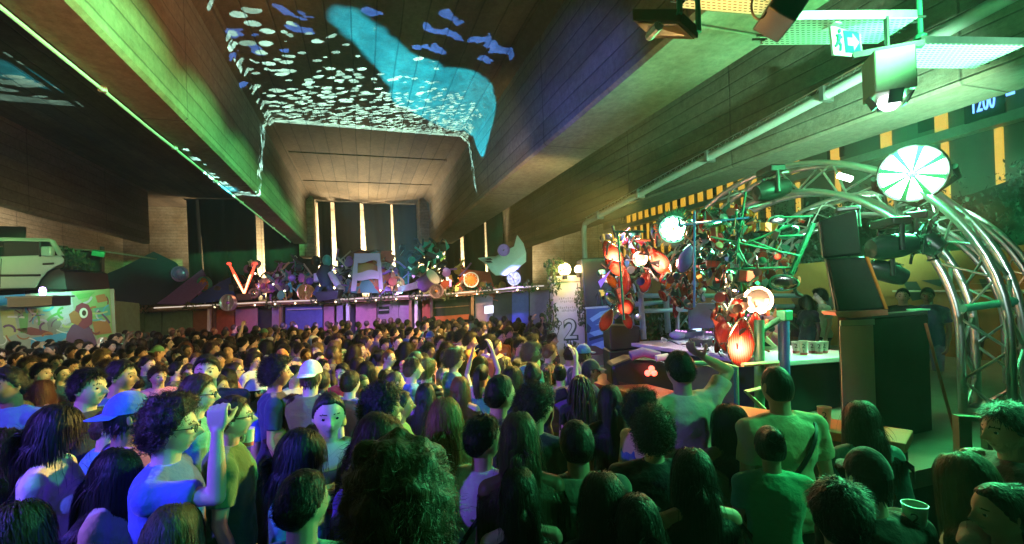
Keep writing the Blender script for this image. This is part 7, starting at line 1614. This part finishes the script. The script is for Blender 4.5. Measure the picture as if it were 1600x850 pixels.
# ---- projector throwing the blue picture on the deck
PJ = Vector((1.0, 12.6, 2.45)); pj_t = Vector((-1.2, 10.2, 7.6))
pl_ = spot('video_projector', PJ, pj_t, (1, 1, 1), PJ_POW, 148, .02, .004); pl_.data.use_nodes = True
RM = pl_.rotation_euler.to_matrix()
def uv_of(p_): v = RM.transposed() @ (Vector(p_)-PJ); return v.x/-v.z, v.y/-v.z
def deck(x, y): return uv_of(at_z(x, y, ZC))
nt = pl_.data.node_tree; L = nt.links; em = nt.nodes['Emission']
def mth(op, a, b_=None, c=None):
    n = nt.nodes.new('ShaderNodeMath'); n.operation = op
    for i, v in enumerate((a, b_, c)):
        if v is None: continue
        if isinstance(v, (int, float)): n.inputs[i].default_value = v
        else: L.new(v, n.inputs[i])
    return n.outputs[0]
geo = nt.nodes.new('ShaderNodeNewGeometry')
def along(v):
    n = nt.nodes.new('ShaderNodeVectorMath'); n.operation = 'DOT_PRODUCT'; L.new(geo.outputs['Incoming'], n.inputs[0]); n.inputs[1].default_value = v; return n.outputs['Value']
fw_ = along(RM.col[2]*-1); U_ = mth('DIVIDE', along(RM.col[0]), fw_); V_ = mth('DIVIDE', along(RM.col[1]), fw_)
def capsule(a, b_, ra, rb):
    """1 inside a tapered stroke between two points of the projected picture"""
    ax, ay = a; dx, dy = b_[0]-ax, b_[1]-ay; l2 = dx*dx+dy*dy+1e-9
    pu = mth('SUBTRACT', U_, ax); pv = mth('SUBTRACT', V_, ay)
    t = mth('DIVIDE', mth('ADD', mth('MULTIPLY', pu, dx), mth('MULTIPLY', pv, dy)), l2); n = nt.nodes.new('ShaderNodeClamp'); L.new(t, n.inputs[0]); t = n.outputs[0]
    ex = mth('SUBTRACT', pu, mth('MULTIPLY', t, dx)); ey = mth('SUBTRACT', pv, mth('MULTIPLY', t, dy))
    dd = mth('SQRT', mth('ADD', mth('MULTIPLY', ex, ex), mth('MULTIPLY', ey, ey)))
    return mth('SUBTRACT', dd, mth('MULTIPLY_ADD', t, rb-ra, ra))
def union(ds):
    o = ds[0]
    for d_ in ds[1:]: o = mth('MINIMUM', o, d_)
    return o
cb2 = nt.nodes.new('ShaderNodeCombineXYZ'); L.new(U_, cb2.inputs[0]); L.new(V_, cb2.inputs[1]); W1 = nt.nodes.new('ShaderNodeTexNoise'); W1.inputs['Scale'].default_value = 16; L.new(cb2.outputs[0], W1.inputs['Vector'])
# the curved neck-like shape: centre line points with picture radii
spine = [((545, 32), 26), ((580, 60), 28), ((612, 92), 27), ((650, 120), 36), ((690, 148), 45), ((722, 168), 36), ((742, 190), 22)]
def prad(x, y, r): a = deck(x-r, y); b_ = deck(x+r, y); c = deck(x, y-r); e = deck(x, y+r); return .25*(math.dist(a, b_)+math.dist(c, e))*.93
dn = union([capsule(deck(*spine[i][0]), deck(*spine[i+1][0]), prad(*spine[i][0], spine[i][1]), prad(*spine[i+1][0], spine[i+1][1])) for i in range(len(spine)-1)])
dn = union([dn, capsule(deck(-40, 100), deck(35, 118), prad(0, 100, 26), prad(35, 118, 18)), capsule(deck(35, 118), deck(95, 140), prad(35, 118, 18), prad(95, 140, 8))]); sm_ = nt.nodes.new('ShaderNodeMapRange'); sm_.interpolation_type = 'SMOOTHSTEP'; L.new(mth('ADD', dn, mth('MULTIPLY', mth('SUBTRACT', W1.outputs['Fac'], .5), .05)), sm_.inputs[0]); sm_.inputs[1].default_value = .012; sm_.inputs[2].default_value = -.02; neck = sm_.outputs[0]
# lower edge of the picture: straight line through three deck points
e0 = deck(-60, 152); e1 = deck(722, 214)
nx, ny = -(e1[1]-e0[1]), e1[0]-e0[0]; ln = math.hypot(nx, ny); nx /= ln; ny /= ln
tp = deck(560, 60); sg = 1 if (tp[0]-e0[0])*nx+(tp[1]-e0[1])*ny > 0 else -1
dist = mth('MULTIPLY', mth('ADD', mth('MULTIPLY', mth('SUBTRACT', U_, e0[0]), nx), mth('MULTIPLY', mth('SUBTRACT', V_, e0[1]), ny)), sg)
inside_ = mth('GREATER_THAN', dist, 0)
r0 = uv_of((3.5, 13.2, 5.25)); r1 = uv_of((3.5, 8, 5.25)); rx_, ry_ = -(r1[1]-r0[1]), r1[0]-r0[0]; rl = math.hypot(rx_, ry_); tq = uv_of((0, 10, ZC)); sg2 = (1 if (tq[0]-r0[0])*rx_+(tq[1]-r0[1])*ry_ > 0 else -1)/rl
inside_ = mth('MULTIPLY', inside_, mth('GREATER_THAN', mth('MULTIPLY', mth('ADD', mth('MULTIPLY', mth('SUBTRACT', U_, r0[0]), rx_), mth('MULTIPLY', mth('SUBTRACT', V_, r0[1]), ry_)), sg2), 0))
bandw = abs((deck(560, 60)[0]-e0[0])*nx+(deck(560, 60)[1]-e0[1])*ny)
no = nt.nodes.new('ShaderNodeTexNoise'); no.inputs['Scale'].default_value = 6; cb2 = nt.nodes.new('ShaderNodeCombineXYZ'); L.new(U_, cb2.inputs[0]); L.new(V_, cb2.inputs[1]); L.new(cb2.outputs[0], no.inputs['Vector'])
vo = nt.nodes.new('ShaderNodeTexVoronoi'); cb = nt.nodes.new('ShaderNodeCombineXYZ'); L.new(mth('ADD', mth('MULTIPLY', U_, 19), mth('MULTIPLY', no.outputs['Fac'], 1.5)), cb.inputs[0]); L.new(mth('ADD', mth('MULTIPLY', V_, 34), mth('MULTIPLY', U_, 6)), cb.inputs[1]); L.new(cb.outputs[0], vo.inputs['Vector']); vo.inputs['Scale'].default_value = 1.0
vs_ = nt.nodes.new('ShaderNodeSeparateColor'); L.new(vo.outputs['Color'], vs_.inputs[0])
# flakes: dense at the lower edge, thinning away from it
uL2, uL, uR = deck(130, 160)[0], deck(402, 178)[0], deck(722, 214)[0]
U__ = U_; U_ = mth('MULTIPLY', U_, 1 if uR > uL else -1); uL2, uL, uR = [v*(1 if deck(722, 214)[0] > deck(402, 178)[0] else -1) for v in (uL2, uL, uR)]
TX = mth('DIVIDE', along((1, 0, 0)), along((0, 0, 1))); dz_ = ZC-PJ.z
side = mth('ADD', mth('MULTIPLY', mth('LESS_THAN', TX, (-2.5-PJ.x)/dz_), mth('GREATER_THAN', TX, (-6.4-PJ.x)/dz_)), mth('GREATER_THAN', TX, (3.48-PJ.x)/dz_)); U_ = U__; dist2 = mth('MULTIPLY', dist, mth('MULTIPLY_ADD', side, 5, 1))
dens = mth('SUBTRACT', 1.85, mth('DIVIDE', dist2, bandw*.55)); dens = mth('ADD', dens, mth('MULTIPLY', mth('SUBTRACT', no.outputs['Fac'], .5), 1.6))
fl_ = mth('MULTIPLY', mth('LESS_THAN', vo.outputs['Distance'], .47), mth('LESS_THAN', vs_.outputs[0], dens))
sol = mth('LESS_THAN', mth('ADD', dist2, mth('MULTIPLY', no.outputs['Fac'], bandw*.12)), bandw*.13)
fl_ = mth('MULTIPLY', mth('MINIMUM', mth('ADD', fl_, mth('MULTIPLY', mth('MULTIPLY', sol, mth('SUBTRACT', 1, side)), .8)), 1), mth('MULTIPLY_ADD', vs_.outputs[1], .7, .45))
strokes = []
for pts_, r in ((((662, 40), (690, 52), (700, 48), (712, 60)), 4), (((745, 60), (760, 62), (775, 80), (800, 80)), 6), (((750, 92), (775, 95)), 3), (((440, 12), (470, 30), (485, 32)), 4), (((360, 52), (392, 55)), 7), (((450, 42), (480, 48)), 4), (((368, 78), (400, 82)), 4), (((655, 74), (690, 78)), 5), (((360, 110), (372, 118)), 4), (((575, 20), (600, 22)), 2.5), (((400, 75), (450, 82)), 2.5), (((695, 20), (720, 45)), 2.5)):
    for a, b_ in zip(pts_, pts_[1:]): strokes.append(capsule(deck(*a), deck(*b_), prad(*a, r), prad(*b_, r*.8)))
st = mth('LESS_THAN', mth('ADD', union(strokes), mth('MULTIPLY', mth('SUBTRACT', W1.outputs['Fac'], .5), .16)), 0)
mix = nt.nodes.new('ShaderNodeMix'); mix.data_type = 'RGBA'; mix.inputs[6].default_value = (0, 0, 0, 1); mix.inputs[7].default_value = (.04, .15, .62, 1); L.new(st, mix.inputs[0])
mix2 = nt.nodes.new('ShaderNodeMix'); mix2.data_type = 'RGBA'; L.new(mix.outputs[2], mix2.inputs[6]); mix2.inputs[7].default_value = (.01, .34, .52, 1); L.new(neck, mix2.inputs[0])
mix3 = nt.nodes.new('ShaderNodeMix'); mix3.data_type = 'RGBA'; L.new(mix2.outputs[2], mix3.inputs[6]); mix3.inputs[7].default_value = (.42, 1.0, 1.0, 1); L.new(fl_, mix3.inputs[0])
L.new(mix3.outputs[2], em.inputs['Color']); fade = mth('MULTIPLY', inside_, mth('MULTIPLY_ADD', W1.outputs['Fac'], 1.3, .3)); L.new(fade, em.inputs['Strength'])
# ---- air in the hall
if HAZE > 0:
    b = MB(); b.bx(-30, 30, -12, 75, -1.2, 15)
    hz = b.obj('haze', None, None, False); hz.data.materials.clear()
    hm_ = bpy.data.materials.new('haze_air'); hm_.use_nodes = True; n = hm_.node_tree; n.nodes.clear(); o_ = n.nodes.new('ShaderNodeOutputMaterial'); pv = n.nodes.new('ShaderNodeVolumePrincipled')
    pv.inputs['Density'].default_value = HAZE; pv.inputs['Color'].default_value = (.9, .92, .92, 1); pv.inputs['Anisotropy'].default_value = .5; n.links.new(pv.outputs[0], o_.inputs['Volume']); hz.data.materials.append(hm_); tag(hz, kind='stuff')
# ---- picture settings
S.view_settings.view_transform = 'Standard'; S.view_settings.look = 'None'; S.view_settings.exposure = EXPO; S.view_settings.gamma = 1
S.render.engine = 'CYCLES'; S.cycles.use_denoising = True; S.cycles.max_bounces = 5; S.cycles.diffuse_bounces = 2; S.cycles.glossy_bounces = 3; S.cycles.transmission_bounces = 4; S.cycles.volume_bounces = 0
S.cycles.sample_clamp_indirect = 4; S.cycles.caustics_reflective = False; S.cycles.caustics_refractive = False
try: S.cycles.use_light_tree = True
except Exception: pass
